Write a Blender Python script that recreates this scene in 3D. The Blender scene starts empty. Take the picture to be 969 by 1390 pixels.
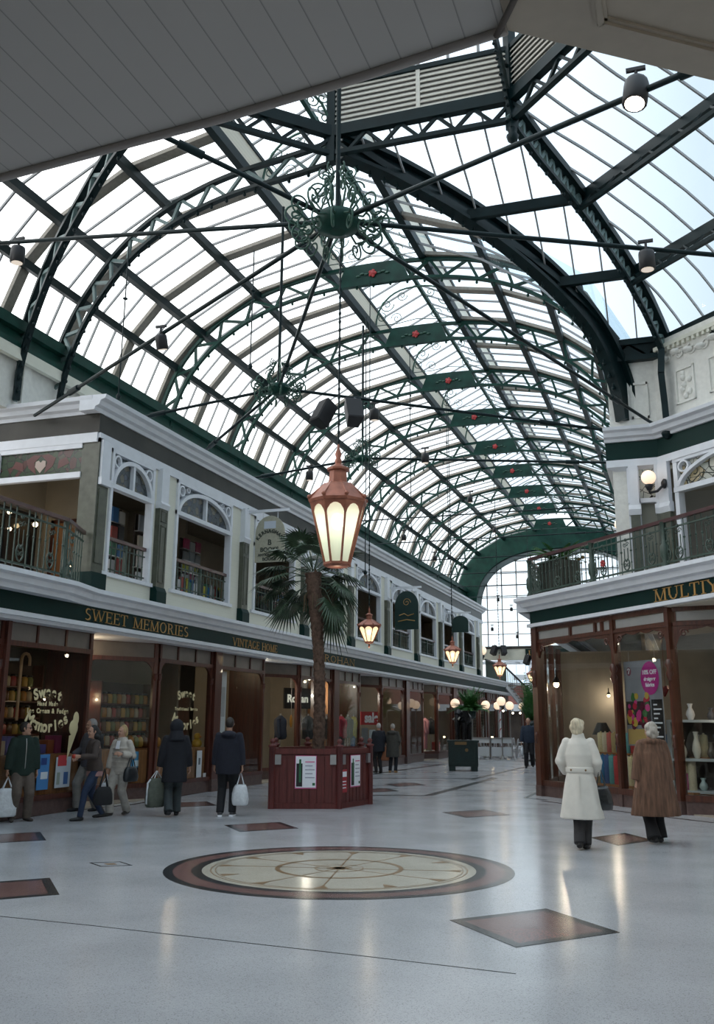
import bpy, bmesh, math, random
from mathutils import Vector as V, Matrix as M, noise as NZ
random.seed(11)
sc = bpy.context.scene
col = sc.collection
PI = math.pi
def rad(a): return a * PI / 180
Zu = V((0, 0, 1))

# ---------------------------------------------------------------- materials
def mat(name, rgb, rough=.5, metal=0., var=0., scale=14., bump=0., emit=0., ecol=None, coat=0., stretch=None, spec=.5):
    m = bpy.data.materials.new(name); m.use_nodes = True
    nt = m.node_tree; b = nt.nodes['Principled BSDF']
    b.inputs['Base Color'].default_value = (*rgb, 1)
    b.inputs['Roughness'].default_value = rough
    b.inputs['Metallic'].default_value = metal
    b.inputs['Coat Weight'].default_value = coat; b.inputs['Specular IOR Level'].default_value = spec
    if emit:
        b.inputs['Emission Color'].default_value = (*(ecol or rgb), 1)
        b.inputs['Emission Strength'].default_value = emit
    if var or bump:
        tc = nt.nodes.new('ShaderNodeTexCoord'); n = nt.nodes.new('ShaderNodeTexNoise')
        n.inputs['Scale'].default_value = scale; n.inputs['Detail'].default_value = 5
        src = tc.outputs['Object']
        if stretch:
            mp = nt.nodes.new('ShaderNodeMapping'); mp.inputs['Scale'].default_value = stretch
            nt.links.new(src, mp.inputs[0]); src = mp.outputs[0]
        nt.links.new(src, n.inputs['Vector'])
        if var:
            r = nt.nodes.new('ShaderNodeValToRGB')
            r.color_ramp.elements[0].position = .3; r.color_ramp.elements[1].position = .7
            r.color_ramp.elements[0].color = (*[max(0, c * (1 - var)) for c in rgb], 1)
            r.color_ramp.elements[1].color = (*[min(1, c * (1 + var)) for c in rgb], 1)
            nt.links.new(n.outputs['Fac'], r.inputs[0]); nt.links.new(r.outputs[0], b.inputs['Base Color'])
        if bump:
            bp = nt.nodes.new('ShaderNodeBump'); bp.inputs['Strength'].default_value = bump
            bp.inputs['Distance'].default_value = .02
            nt.links.new(n.outputs['Fac'], bp.inputs['Height']); nt.links.new(bp.outputs[0], b.inputs['Normal'])
    return m

def glass(name, tint=(1, 1, 1), refl=1.0, rough=.0):
    m = bpy.data.materials.new(name); m.use_nodes = True
    nt = m.node_tree; nt.nodes.clear()
    o = nt.nodes.new('ShaderNodeOutputMaterial'); t = nt.nodes.new('ShaderNodeBsdfTransparent')
    g = nt.nodes.new('ShaderNodeBsdfGlossy'); x = nt.nodes.new('ShaderNodeMixShader'); f = nt.nodes.new('ShaderNodeLayerWeight')
    mu = nt.nodes.new('ShaderNodeMath'); mu.operation = 'MULTIPLY'; mu.inputs[1].default_value = refl
    # Schlick reflectance from the facing angle, the same for both sides of a pane
    pw = nt.nodes.new('ShaderNodeMath'); pw.operation = 'POWER'; pw.inputs[1].default_value = 5
    ma = nt.nodes.new('ShaderNodeMath'); ma.operation = 'MULTIPLY_ADD'; ma.inputs[1].default_value = .96; ma.inputs[2].default_value = .04
    nt.links.new(f.outputs['Facing'], pw.inputs[0]); nt.links.new(pw.outputs[0], ma.inputs[0])
    t.inputs[0].default_value = (*tint, 1); g.inputs['Roughness'].default_value = rough
    nt.links.new(ma.outputs[0], mu.inputs[0]); nt.links.new(mu.outputs[0], x.inputs[0])
    nt.links.new(t.outputs[0], x.inputs[1]); nt.links.new(g.outputs[0], x.inputs[2]); nt.links.new(x.outputs[0], o.inputs[0])
    return m

def terrazzo(name, rgb, fleck, rough=.16, var=.10):
    m = mat(name, rgb, rough); nt = m.node_tree; b = nt.nodes['Principled BSDF']
    tc = nt.nodes.new('ShaderNodeTexCoord')
    v = nt.nodes.new('ShaderNodeTexVoronoi'); v.inputs['Scale'].default_value = 150
    n = nt.nodes.new('ShaderNodeTexNoise'); n.inputs['Scale'].default_value = 1.1; n.inputs['Detail'].default_value = 6
    nt.links.new(tc.outputs['Object'], v.inputs['Vector']); nt.links.new(tc.outputs['Object'], n.inputs['Vector'])
    sp = nt.nodes.new('ShaderNodeSeparateColor'); nt.links.new(v.outputs['Color'], sp.inputs[0])
    r = nt.nodes.new('ShaderNodeValToRGB'); r.color_ramp.interpolation = 'CONSTANT'
    e = r.color_ramp.elements; e[0].color = (*fleck, 1); e[0].position = 0
    e[1].position = .10; e[1].color = (*rgb, 1)
    q = e.new(.55); q.color = (*[c * (1 - var) for c in rgb], 1)
    q = e.new(.80); q.color = (*[min(1, c * (1 + var)) for c in rgb], 1)
    nt.links.new(sp.outputs[0], r.inputs[0])
    mx = nt.nodes.new('ShaderNodeMix'); mx.data_type = 'RGBA'; mx.blend_type = 'MULTIPLY'; mx.inputs[0].default_value = 1
    r2 = nt.nodes.new('ShaderNodeValToRGB'); r2.color_ramp.elements[0].color = (.86, .86, .86, 1); r2.color_ramp.elements[0].position = .3
    r2.color_ramp.elements[1].position = .7
    nt.links.new(n.outputs['Fac'], r2.inputs[0])
    nt.links.new(r.outputs[0], mx.inputs[6]); nt.links.new(r2.outputs[0], mx.inputs[7]); nt.links.new(mx.outputs[2], b.inputs['Base Color'])
    rr = nt.nodes.new('ShaderNodeMapRange'); rr.inputs[3].default_value = rough * .7; rr.inputs[4].default_value = rough * 1.5
    nt.links.new(n.outputs['Fac'], rr.inputs[0]); nt.links.new(rr.outputs[0], b.inputs['Roughness'])
    return m

def stained(name, base, cols, scale=9.):
    """leaded glass: voronoi cells in a few colours with dark lead lines"""
    m = mat(name, base, .25); nt = m.node_tree; b = nt.nodes['Principled BSDF']
    tc = nt.nodes.new('ShaderNodeTexCoord')
    v = nt.nodes.new('ShaderNodeTexVoronoi'); v.inputs['Scale'].default_value = scale
    w = nt.nodes.new('ShaderNodeTexVoronoi'); w.feature = 'DISTANCE_TO_EDGE'; w.inputs['Scale'].default_value = scale
    for k in (v, w): nt.links.new(tc.outputs['Object'], k.inputs['Vector'])
    sp = nt.nodes.new('ShaderNodeSeparateColor'); nt.links.new(v.outputs['Color'], sp.inputs[0])
    r = nt.nodes.new('ShaderNodeValToRGB'); r.color_ramp.interpolation = 'CONSTANT'
    e = r.color_ramp.elements; e[0].color = (*base, 1); e[0].position = 0; e[1].color = (*cols[-1], 1); e[1].position = .85
    for i, c in enumerate(cols[:-1]):
        q = e.new(.5 + .3 * i / len(cols)); q.color = (*c, 1)
    nt.links.new(sp.outputs[0], r.inputs[0])
    gt = nt.nodes.new('ShaderNodeMath'); gt.operation = 'GREATER_THAN'; gt.inputs[1].default_value = .03
    nt.links.new(w.outputs['Distance'], gt.inputs[0])
    mx = nt.nodes.new('ShaderNodeMix'); mx.data_type = 'RGBA'; mx.inputs[6].default_value = (.01, .01, .01, 1)
    nt.links.new(gt.outputs[0], mx.inputs[0]); nt.links.new(r.outputs[0], mx.inputs[7]); nt.links.new(mx.outputs[2], b.inputs['Base Color'])
    b.inputs['Transmission Weight'].default_value = 0.0
    return m

def brick(name):
    m = mat(name, (.3, .08, .06), .8); nt = m.node_tree; b = nt.nodes['Principled BSDF']
    tc = nt.nodes.new('ShaderNodeTexCoord'); t = nt.nodes.new('ShaderNodeTexBrick')
    t.inputs['Color1'].default_value = (.36, .10, .08, 1); t.inputs['Color2'].default_value = (.28, .07, .06, 1)
    t.inputs['Mortar'].default_value = (.4, .36, .33, 1); t.inputs['Scale'].default_value = 4
    mp = nt.nodes.new('ShaderNodeMapping'); mp.inputs['Rotation'].default_value = (PI / 2, 0, 0)
    nt.links.new(tc.outputs['Object'], mp.inputs[0]); nt.links.new(mp.outputs[0], t.inputs['Vector'])
    nt.links.new(t.outputs['Color'], b.inputs['Base Color'])
    return m

def planks(name, rgb, axis, spacing, rough=.6, dark=.55):
    """boards: thin dark joints across one object axis"""
    m = mat(name, rgb, rough); nt = m.node_tree; b = nt.nodes['Principled BSDF']
    tc = nt.nodes.new('ShaderNodeTexCoord'); s = nt.nodes.new('ShaderNodeSeparateXYZ'); nt.links.new(tc.outputs['Object'], s.inputs[0])
    d = nt.nodes.new('ShaderNodeMath'); d.operation = 'DIVIDE'; d.inputs[1].default_value = spacing
    fr = nt.nodes.new('ShaderNodeMath'); fr.operation = 'FRACT'
    nt.links.new(s.outputs[axis], d.inputs[0]); nt.links.new(d.outputs[0], fr.inputs[0])
    r = nt.nodes.new('ShaderNodeValToRGB'); e = r.color_ramp.elements
    e[0].position = 0; e[0].color = (*[c * dark for c in rgb], 1); e[1].position = .06; e[1].color = (*rgb, 1)
    nt.links.new(fr.outputs[0], r.inputs[0]); nt.links.new(r.outputs[0], b.inputs['Base Color'])
    return m

IRON = mat('dark_green_iron', (.0025, .012, .0135), .42, var=.25, scale=3, spec=.22)
IRONG = mat('green_iron', (.005, .040, .029), .45, var=.3, scale=3, spec=.25)
IRONF = mat('scroll_green', (.022, .075, .05), .5, var=.25)
WEB = mat('pale_green_web', (.10, .155, .15), .5)
BARW = mat('glazing_bar_paint', (.30, .30, .30), .6)
BEAMB = mat('purlin_brown', (.24, .215, .18), .6, var=.15)
LOUV = planks('louvre_beige', (.74, .68, .56), 2, .10, .6, .40)
LOUVB = mat('louvre_paint', (.62, .59, .52), .6, var=.05)
ROOFGL = glass('roof_glass', (.93, .96, .97), .55, .03)
ROOFGLB = glass('roof_glass_clear', (.86, .93, .97), .45, .02)
SHOPGL = glass('shop_glass', (.90, .91, .90), .75)
WHITE = mat('white_paint', (.70, .72, .76), .45, var=.05, scale=4)
CREAM = mat('cream_paint', (.66, .655, .56), .6, var=.05, scale=3)
CREAMB = planks('cream_boarding', (.67, .665, .57), 2, .14, .6, .86)
PLAST = mat('cream_plaster', (.68, .67, .62), .7, var=.07, scale=9, bump=.35)
OLIVE = mat('olive_pilaster', (.085, .09, .066), .38, var=.25, scale=6)
FRIEZE = mat('olive_frieze', (.040, .038, .031), .4, var=.35, scale=1.3, spec=.3)
GREENF = mat('green_fascia', (.003, .022, .019), .5, spec=.18)
GOLD = mat('gold_letter', (.50, .28, .09), .4, metal=.25)
PALEGOLD = mat('pale_gold_letter', (.72, .62, .36), .5)
MAHOG = mat('mahogany', (.075, .020, .012), .34, var=.4, scale=4, stretch=(6, 6, .5), coat=.3)
MAHOGR = mat('red_mahogany', (.072, .022, .012), .34, var=.4, scale=4, stretch=(6, 6, .5), coat=.3)
PLINTH = mat('plinth_marble', (.10, .062, .055), .35, var=.25, scale=12)
RAILM = mat('rail_wood', (.06, .018, .018), .3, coat=.4)
BALU = mat('baluster_green', (.035, .06, .045), .45, var=.2)
OAK = mat('oak_panel', (.30, .13, .045), .45, var=.3, scale=5, stretch=(5, 5, .4), coat=.2)
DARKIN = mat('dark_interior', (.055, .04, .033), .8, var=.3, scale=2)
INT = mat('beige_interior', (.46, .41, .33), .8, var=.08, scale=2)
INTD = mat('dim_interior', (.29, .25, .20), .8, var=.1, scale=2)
BLACK = mat('black_plastic', (.012, .012, .014), .45)
STEEL = mat('steel', (.5, .5, .52), .3, metal=.9)
PAPER = mat('paper', (.78, .80, .84), .6)
COPPER = mat('copper_paint', (.33, .12, .075), .42, metal=.25, var=.25, scale=9)
LAMPG = mat('lamp_glass', (.80, .82, .66), .35, emit=.55, ecol=(.92, .95, .74))
LAMPW = mat('lamp_glass_warm', (.9, .8, .55), .35, emit=1.1, ecol=(1, .80, .46))
BULB = mat('bulb', (1, 1, .9), .5, emit=14, ecol=(1, .97, .84))
BULBW = mat('bulb_warm', (1, .9, .7), .5, emit=11, ecol=(1, .76, .42))
GLOBE = mat('opal_globe', (.9, .8, .68), .4, emit=.95, ecol=(1, .70, .47))
REDP = mat('planter_red', (.105, .020, .017), .5, var=.3, scale=5, stretch=(5, 5, .5))
LEAF = mat('palm_leaf', (.038, .070, .038), .45, var=.35, scale=6)
LEAF2 = mat('fern_leaf', (.045, .15, .035), .5, var=.35, scale=6)
TRUNK = mat('palm_trunk', (.10, .06, .042), .9, var=.45, scale=16, bump=.6)
SOIL = mat('soil', (.03, .022, .018), .95, bump=.5)
STONE = mat('dark_green_plinth', (.006, .020, .020), .35, var=.3)
BRONZE = mat('dark_bronze', (.018, .018, .020), .35, metal=.5, var=.3)
BRICK = brick('far_brick')
TERR = terrazzo('terrazzo_white', (.475, .49, .515), (.33, .335, .345), .16, .06)
TERRC = terrazzo('terrazzo_cream', (.55, .525, .44), (.44, .40, .32), .16, .05)
TERRR = terrazzo('terrazzo_red', (.18, .098, .09), (.10, .06, .06), .2, .25)
TERRD = terrazzo('terrazzo_dark', (.020, .025, .028), (.06, .06, .06), .2, .3)
BRASS = mat('brass_inlay', (.20, .12, .05), .4, metal=.3)
SOFF = mat('soffit_board', (.40, .36, .34), .7, var=.04)
SOFFR = mat('soffit_beige', (.47, .40, .32), .6, var=.04)
STG_D = stained('stained_dark', (.06, .072, .078), [(.09, .10, .11), (.12, .11, .08), (.05, .06, .08)], 7)
STG_G = stained('stained_green', (.022, .045, .02), [(.035, .06, .024), (.07, .025, .02), (.07, .06, .04)], 6)
STG_L = stained('stained_light', (.42, .42, .36), [(.46, .45, .38), (.36, .38, .33), (.38, .31, .18)], 5)
STG_R = mat('stained_red', (.10, .026, .022), .3); STG_P = mat('stained_pink', (.42, .33, .28), .3); STG_GR = mat('stained_leaf', (.05, .14, .05), .3)

# ---------------------------------------------------------------- mesh builder
def frame_from(d, up=Zu):
    d = V(d).normalized()
    if abs(d.dot(up)) > .98: up = V((1, 0, 0)) if abs(d.x) < .9 else V((0, 1, 0))
    s = d.cross(up).normalized(); u = s.cross(d).normalized()
    return d, s, u

class MB:
    def __init__(self): self.v = []; self.f = []; self.sm = []
    def add(self, vs, fs, smooth=False):
        o = len(self.v); self.v += [V(p) for p in vs]
        self.f += [tuple(i + o for i in f) for f in fs]; self.sm += [smooth] * len(fs)
        return self
    def obox(self, o, u, v, w):
        o, u, v, w = V(o), V(u), V(v), V(w)
        p = [o, o + u, o + u + v, o + v]; p += [q + w for q in p]
        f = [(3, 2, 1, 0), (4, 5, 6, 7), (0, 1, 5, 4), (1, 2, 6, 5), (2, 3, 7, 6), (3, 0, 4, 7)]
        if u.cross(v).dot(w) < 0: f = [t[::-1] for t in f]
        return self.add(p, f)
    def box(self, x0, x1, y0, y1, z0, z1):
        return self.obox((x0, y0, z0), (x1 - x0, 0, 0), (0, y1 - y0, 0), (0, 0, z1 - z0))
    def bar(self, a, b, w, h=None, up=Zu):
        a, b = V(a), V(b); h = h or w
        if (b - a).length < 1e-5: return self
        d, s, u = frame_from(b - a, up)
        return self.obox(a - s * w / 2 - u * h / 2, s * w, u * h, b - a)
    def poly(self, pts, w, h, up=Zu):
        for a, b in zip(pts[:-1], pts[1:]): self.bar(a, b, w, h, up)
        return self
    def tube(self, pts, r, n=8, cap=True, smooth=True, flat=1.0, up=Zu):
        pts = [V(p) for p in pts]; k = len(pts); rs = r if isinstance(r, (list, tuple)) else [r] * k
        vs = []; pu = None
        for i, p in enumerate(pts):
            d = (pts[min(i + 1, k - 1)] - pts[max(i - 1, 0)])
            if d.length < 1e-9: d = V((0, 0, 1))
            d.normalize()
            if pu is None: _, s, u = frame_from(d, up)
            else:
                u = pu - d * pu.dot(d)
                if u.length < 1e-6: _, s, u = frame_from(d, up)
                u.normalize(); s = d.cross(u)
            pu = u
            for j in range(n):
                a = 2 * PI * j / n
                vs.append(p + s * math.cos(a) * rs[i] + u * math.sin(a) * rs[i] * flat)
        fs = []
        for i in range(k - 1):
            for j in range(n):
                a = i * n + j; b = i * n + (j + 1) % n
                fs.append((a, b, b + n, a + n))
        self.add(vs, fs, smooth)
        if cap:
            self.add(vs[:n], [tuple(range(n))[::-1]]); self.add(vs[-n:], [tuple(range(n))])
        return self
    def lathe(self, prof, n=16, c=(0, 0, 0), smooth=True, sx=1., sy=1., rot=0., axis=None):
        c = V(c); vs = []
        if axis is None: X, Y, Z = V((1, 0, 0)), V((0, 1, 0)), Zu
        else:
            Z, X, Y = frame_from(axis)
        for r, z in prof:
            for j in range(n):
                a = 2 * PI * j / n + rot
                vs.append(c + X * (r * math.cos(a) * sx) + Y * (r * math.sin(a) * sy) + Z * z)
        fs = []
        for i in range(len(prof) - 1):
            for j in range(n):
                a = i * n + j; b = i * n + (j + 1) % n
                fs.append((a, b, b + n, a + n))
        self.add(vs, fs, smooth)
        if prof[0][0] > 1e-4: self.add(vs[:n], [tuple(range(n))[::-1]])
        if prof[-1][0] > 1e-4: self.add(vs[-n:], [tuple(range(n))])
        return self
    def sphere(self, c, r, nu=12, nv=8, s=(1, 1, 1)):
        c = V(c); prof = [(max(1e-5, math.sin(PI * i / nv)), -math.cos(PI * i / nv)) for i in range(nv + 1)]
        vs = []
        for q, z in prof:
            for j in range(nu):
                a = 2 * PI * j / nu
                vs.append(c + V((q * math.cos(a) * r * s[0], q * math.sin(a) * r * s[1], z * r * s[2])))
        fs = []
        for i in range(nv):
            for j in range(nu):
                a = i * nu + j; b = i * nu + (j + 1) % nu
                fs.append((a, b, b + nu, a + nu))
        return self.add(vs, fs, True)
    def prism(self, pts, w):
        """polygon (3d points) pushed along w"""
        pts = [V(p) for p in pts]; w = V(w); n = len(pts)
        nrm = V((0, 0, 0))
        for i in range(n): nrm += (pts[i] - pts[0]).cross(pts[(i + 1) % n] - pts[0])
        if nrm.dot(w) > 0: pts = pts[::-1]
        fs = [tuple(range(n)), tuple(range(2 * n - 1, n - 1, -1))]
        fs += [((i + 1) % n, i, i + n, (i + 1) % n + n) for i in range(n)]
        return self.add(pts + [p + w for p in pts], fs)
    def strip(self, A, B, w):
        """solid band between two 3d polylines of equal length, thickness w"""
        for i in range(len(A) - 1):
            self.prism([A[i], A[i + 1], B[i + 1], B[i]], w)
        return self
    def quad(self, a, b, c, d): return self.add([a, b, c, d], [(0, 1, 2, 3)])
    def build(self, name, m, parent=None, bevel=0.):
        me = bpy.data.meshes.new(name)
        o = bpy.data.objects.new(name, me); col.objects.link(o)
        if parent is not None:
            inv = wm(parent).inverted(); vs = [inv @ p for p in self.v]; o.parent = parent
        else:
            if self.v:
                lo = V([min(p[i] for p in self.v) for i in range(3)]); hi = V([max(p[i] for p in self.v) for i in range(3)])
                c = V(((lo.x + hi.x) / 2, (lo.y + hi.y) / 2, lo.z))
            else: c = V((0, 0, 0))
            o.location = c; vs = [p - c for p in self.v]
        me.from_pydata(vs, [], self.f)
        me.polygons.foreach_set('use_smooth', self.sm)
        me.update()
        if m: me.materials.append(m)
        if bevel:
            b = o.modifiers.new('edge', 'BEVEL'); b.width = bevel; b.segments = 2; b.limit_method = 'ANGLE'
        return o

def wm(o):
    while o.parent: o = o.parent
    return M.LocRotScale(o.location, o.rotation_euler, None)
def thing(name, label, cat, loc=(0, 0, 0), rz=0., group=None):
    o = bpy.data.objects.new(name, None); col.objects.link(o)
    o.location = loc; o.rotation_euler = (0, 0, rz); o.empty_display_size = .1
    return tag(o, label, cat, group)
def tag(o, label, cat, group=None):
    o['label'] = label; o['category'] = cat
    if group: o['group'] = group
    return o
def struct(o): o['kind'] = 'structure'; return o
def snode(name, loc=(0, 0, 0)):
    o = bpy.data.objects.new(name, None); col.objects.link(o); o.location = loc; o['kind'] = 'structure'; return o
def dup(root, loc, rz=None, label=None, group=None):
    r = root.copy(); col.objects.link(r); r.location = loc
    if rz is not None: r.rotation_euler = (0, 0, rz)
    if label: r['label'] = label
    if group: r['group'] = group
    for ch in list(root.children):
        c = ch.copy(); col.objects.link(c); c.parent = r
        for g in list(ch.children):
            d = g.copy(); col.objects.link(d); d.parent = c
    return r
def lcopy(o, delta):
    """a further part with the same mesh, shifted by a world vector inside its thing"""
    c = o.copy(); col.objects.link(c)
    c.location = V(o.location) + wm(o.parent).to_3x3().inverted() @ V(delta); return c

class FR:
    """flat frame: u along the wall, z up, n outward"""
    def __init__(s, o, u, n): s.o, s.u, s.n = V(o), V(u).normalized(), V(n).normalized()
    def p(s, a, z, d=0.): return s.o + s.u * a + Zu * z + s.n * d
    def box(s, mb, a0, a1, z0, z1, d0, d1):
        return mb.obox(s.p(a0, z0, d0), s.u * (a1 - a0), Zu * (z1 - z0), s.n * (d1 - d0))
    def prof(s, mb, a0, a1, pts):
        """moulding: profile of (d, z) extruded along u"""
        return mb.prism([s.p(a0, z, d) for d, z in pts], s.u * (a1 - a0))

def textmesh(body, size, m, name, parent, o, u, v, ext=.004, align='CENTER', bold=0.):
    cu = bpy.data.curves.new('t', 'FONT'); cu.body = body; cu.size = size; cu.align_x = align; cu.extrude = ext; cu.offset = bold
    ob = bpy.data.objects.new('t', cu); col.objects.link(ob)
    dg = bpy.context.evaluated_depsgraph_get(); dg.update()
    me = bpy.data.meshes.new_from_object(ob.evaluated_get(dg))
    bpy.data.objects.remove(ob)
    u = V(u).normalized(); v = V(v).normalized(); w = u.cross(v); o = V(o)
    mb = MB(); mb.add([o + u * q.co.x + v * q.co.y + w * (q.co.z + ext) for q in me.vertices], [tuple(p.vertices) for p in me.polygons])
    bpy.data.meshes.remove(me)
    return mb.build(name, m, parent) if name else mb

# ---------------- roman capitals with serifs, built from strokes
GL = {
 'S': (.62, [('a', .31, .745, .23, .255, 35, 270, 1), ('a', .31, .255, .25, .255, 90, -145, 1)]),
 'W': (1.15, ['t0.04,1,.32,0', 'n.32,0,.57,1', 't.55,1,.82,0', 'n.82,0,1.1,1']),
 'E': (.66, ['t.14,0,.14,1', 'n.14,.97,.6,.97', 'n.14,.52,.5,.52', 'n.14,.03,.62,.03', 'n.6,.97,.6,.78', 'n.62,.03,.62,.24', 'n.5,.62,.5,.42']),
 'T': (.72, ['t.36,0,.36,1', 'n.03,.97,.69,.97', 'n.03,.97,.03,.76', 'n.69,.97,.69,.76']),
 'M': (1.0, ['n.12,0,.16,1', 't.14,1,.5,0', 'n.5,0,.84,1', 't.86,1,.88,0']),
 'O': (.86, [('a', .43, .5, .37, .5, 0, 360, 0)]),
 'R': (.76, ['t.14,0,.14,1', ('a', .3, .74, .28, .26, 90, -90, 1), 'n.14,.97,.32,.97', 'n.14,.5,.32,.5', 't.36,.5,.68,0']),
 'I': (.34, ['t.17,0,.17,1']),
 'V': (.86, ['t.05,1,.43,0', 'n.43,0,.8,1']),
 'N': (.9, ['n.13,0,.13,1', 't.13,1,.76,0', 'n.76,0,.76,1']),
 'A': (.86, ['n.06,0,.43,1', 't.43,1,.82,0', 'n.2,.34,.64,.34']),
 'G': (.84, [('a', .43, .5, .37, .5, 50, 330, 0), 't.72,.06,.72,.42']),
 'H': (.9, ['t.14,0,.14,1', 't.76,0,.76,1', 'n.14,.5,.76,.5']),
 'U': (.86, ['t.14,1,.14,.36', 'n.72,1,.72,.36', ('a', .43, .36, .29, .36, 180, 360, 0)]),
 'L': (.64, ['t.14,0,.14,1', 'n.14,.03,.6,.03', 'n.6,.03,.6,.26']),
 'Y': (.84, ['t.05,1,.42,.48', 'n.78,1,.42,.48', 't.42,0,.42,.5']),
 'K': (.82, ['t.14,0,.14,1', 'n.14,.45,.7,1', 't.32,.58,.76,0']),
 'B': (.72, ['t.14,0,.14,1', ('a', .3, .75, .25, .25, 90, -90, 1), ('a', .32, .25, .3, .27, 90, -90, 1), 'n.14,.97,.32,.97', 'n.14,.51,.34,.51', 'n.14,.03,.34,.03']),
 'P': (.72, ['t.14,0,.14,1', ('a', .3, .73, .28, .27, 90, -90, 1), 'n.14,.97,.32,.97', 'n.14,.47,.32,.47']),
 ' ': (.42, []),
}
def serif(body, h, o, u, v, w=None, thick=.15, thin=.065, depth=.012, gap=.08):
    """returns an MB with the word centred on o; u right, v up"""
    u = V(u).normalized(); v = V(v).normalized(); n = u.cross(v)
    tot = sum(GL[c][0] + gap for c in body) - gap
    sx = (w / tot) if w else h
    x = -tot * sx / 2; mb = MB(); o = V(o)
    def P(a, b): return o + u * (x + a * sx) + v * (b * h)
    def line(a, b, c, d, t):
        p, q = P(a, b), P(c, d)
        if abs(d - b) < 1e-6: mb.obox(p - v * t * h / 2, q - p, v * t * h, n * depth)
        else:
            hw = u * (t * h / 2); mb.prism([p - hw, p + hw, q + hw, q - hw], n * depth)
            for (aa, bb) in ((a, b), (c, d)):
                if bb in (0., 1.):
                    s = P(aa, bb); e = .13 * sx; zz = thin * h * .75
                    mb.obox(s - u * (e + t * h * .3) - v * (zz if bb else 0), u * 2 * (e + t * h * .3), v * zz, n * depth)
    for c in body:
        wd, st = GL[c]
        for s in st:
            if isinstance(s, str):
                line(*[float(q) for q in s[1:].split(',')], thick if s[0] == 't' else thin)
            else:
                _, cx, cy, rx, ry, a0, a1, k = s; N = 18; A = []; B = []
                for i in range(N + 1):
                    a = rad(a0 + (a1 - a0) * i / N); cs, sn = math.cos(a), math.sin(a)
                    t = thin + (thick - thin) * cs * cs if not (c == 'S') else thin + (thick - thin) * (.5 - .5 * math.cos(2 * PI * i / N))
                    A.append(P(cx + rx * cs, cy + ry * sn)); B.append(P(cx + (rx - t * h / sx) * cs, cy + (ry - t) * sn))
                mb.strip(A, B, n * depth)
        x += (wd + gap) * sx
    return mb

def spiral(mb, o, u, v, R, turns=1.6, r=.012, n=5, a0=0., flip=1, k=26):
    o, u, v = V(o), V(u), V(v); pts = []
    for i in range(k + 1):
        t = i / k; a = a0 + flip * 2 * PI * turns * t; q = R * (1 - t) ** .9 + .1 * R
        pts.append(o + u * math.cos(a) * q + v * math.sin(a) * q)
    mb.tube(pts, r, n); return pts

# ---------------------------------------------------------------- camera, sky
cam = bpy.data.cameras.new('camera'); co = bpy.data.objects.new('camera', cam); col.objects.link(co)
F, PIT, YAW, ROLL, HC = 1300., .248, .327, .006, 1.68
fw = V((-math.sin(YAW) * math.cos(PIT), math.cos(YAW) * math.cos(PIT), math.sin(PIT)))
rt = V((math.cos(YAW), math.sin(YAW), 0)); up = rt.cross(fw)
r2 = rt * math.cos(ROLL) + up * math.sin(ROLL); u2 = -rt * math.sin(ROLL) + up * math.cos(ROLL)
co.matrix_world = M(((r2.x, u2.x, -fw.x, 0), (r2.y, u2.y, -fw.y, 0), (r2.z, u2.z, -fw.z, HC), (0, 0, 0, 1)))
cam.sensor_fit = 'VERTICAL'; cam.sensor_height = 36; cam.lens = F * 36 / 1390.
cam.shift_y = -(695. - 650.) / 1390.; cam.clip_start = .05; cam.clip_end = 400
sc.camera = co
def atf(f, x, y, d=0.):
    """measured picture point on a wall frame: (distance along, height)"""
    r = ray(x, y); o = V((0, 0, HC)); q = o + r * ((f.p(0, 0, d) - o).dot(f.n) / r.dot(f.n))
    return (q - f.o).dot(f.u), q.z
def ray(x, y):
    return (fw * F + r2 * (x - 484.5) - u2 * (y - 650.)).normalized()
def at(x, y, X=None, Y=None, Z=None):
    """a measured picture point carried to a plane of the building"""
    d = ray(x, y)
    t = (X / d.x) if X is not None else (Y / d.y) if Y is not None else ((Z - HC) / d.z)
    return V((0, 0, HC)) + d * t

w = bpy.data.worlds.new('overcast'); sc.world = w; w.use_nodes = True
nt = w.node_tree; bg = nt.nodes['Background']
tc = nt.nodes.new('ShaderNodeTexCoord'); sx = nt.nodes.new('ShaderNodeSeparateXYZ'); nt.links.new(tc.outputs['Generated'], sx.inputs[0])
mr = nt.nodes.new('ShaderNodeMapRange'); mr.inputs[1].default_value = -.45; mr.inputs[2].default_value = .05
nt.links.new(sx.outputs[0], mr.inputs[0])
rp = nt.nodes.new('ShaderNodeValToRGB'); rp.color_ramp.elements[0].color = (1, 1, 1, 1); rp.color_ramp.elements[1].color = (.79, .90, 1, 1)
nt.links.new(mr.outputs[0], rp.inputs[0])
ms = nt.nodes.new('ShaderNodeMapRange'); ms.inputs[1].default_value = -.45; ms.inputs[2].default_value = .05
ms.inputs[3].default_value = 2.7; ms.inputs[4].default_value = 1.08
nt.links.new(sx.outputs[0], ms.inputs[0])
my = nt.nodes.new('ShaderNodeMapRange'); my.inputs[1].default_value = .50; my.inputs[2].default_value = .05; my.inputs[3].default_value = 0; my.inputs[4].default_value = .75
nt.links.new(sx.outputs[1], my.inputs[0]); ad = nt.nodes.new('ShaderNodeMath'); nt.links.new(ms.outputs[0], ad.inputs[0]); nt.links.new(my.outputs[0], ad.inputs[1])
nt.links.new(rp.outputs[0], bg.inputs[0]); nt.links.new(ad.outputs[0], bg.inputs[1])
sc.view_settings.view_transform = 'Standard'; sc.view_settings.look = 'None'
sc.view_settings.exposure = 0.0; sc.view_settings.gamma = 1; sc.view_settings.use_curve_mapping = False
try:
    sc.cycles.use_denoising = True; sc.cycles.denoiser = 'OPENIMAGEDENOISE'
except Exception: pass
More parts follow.
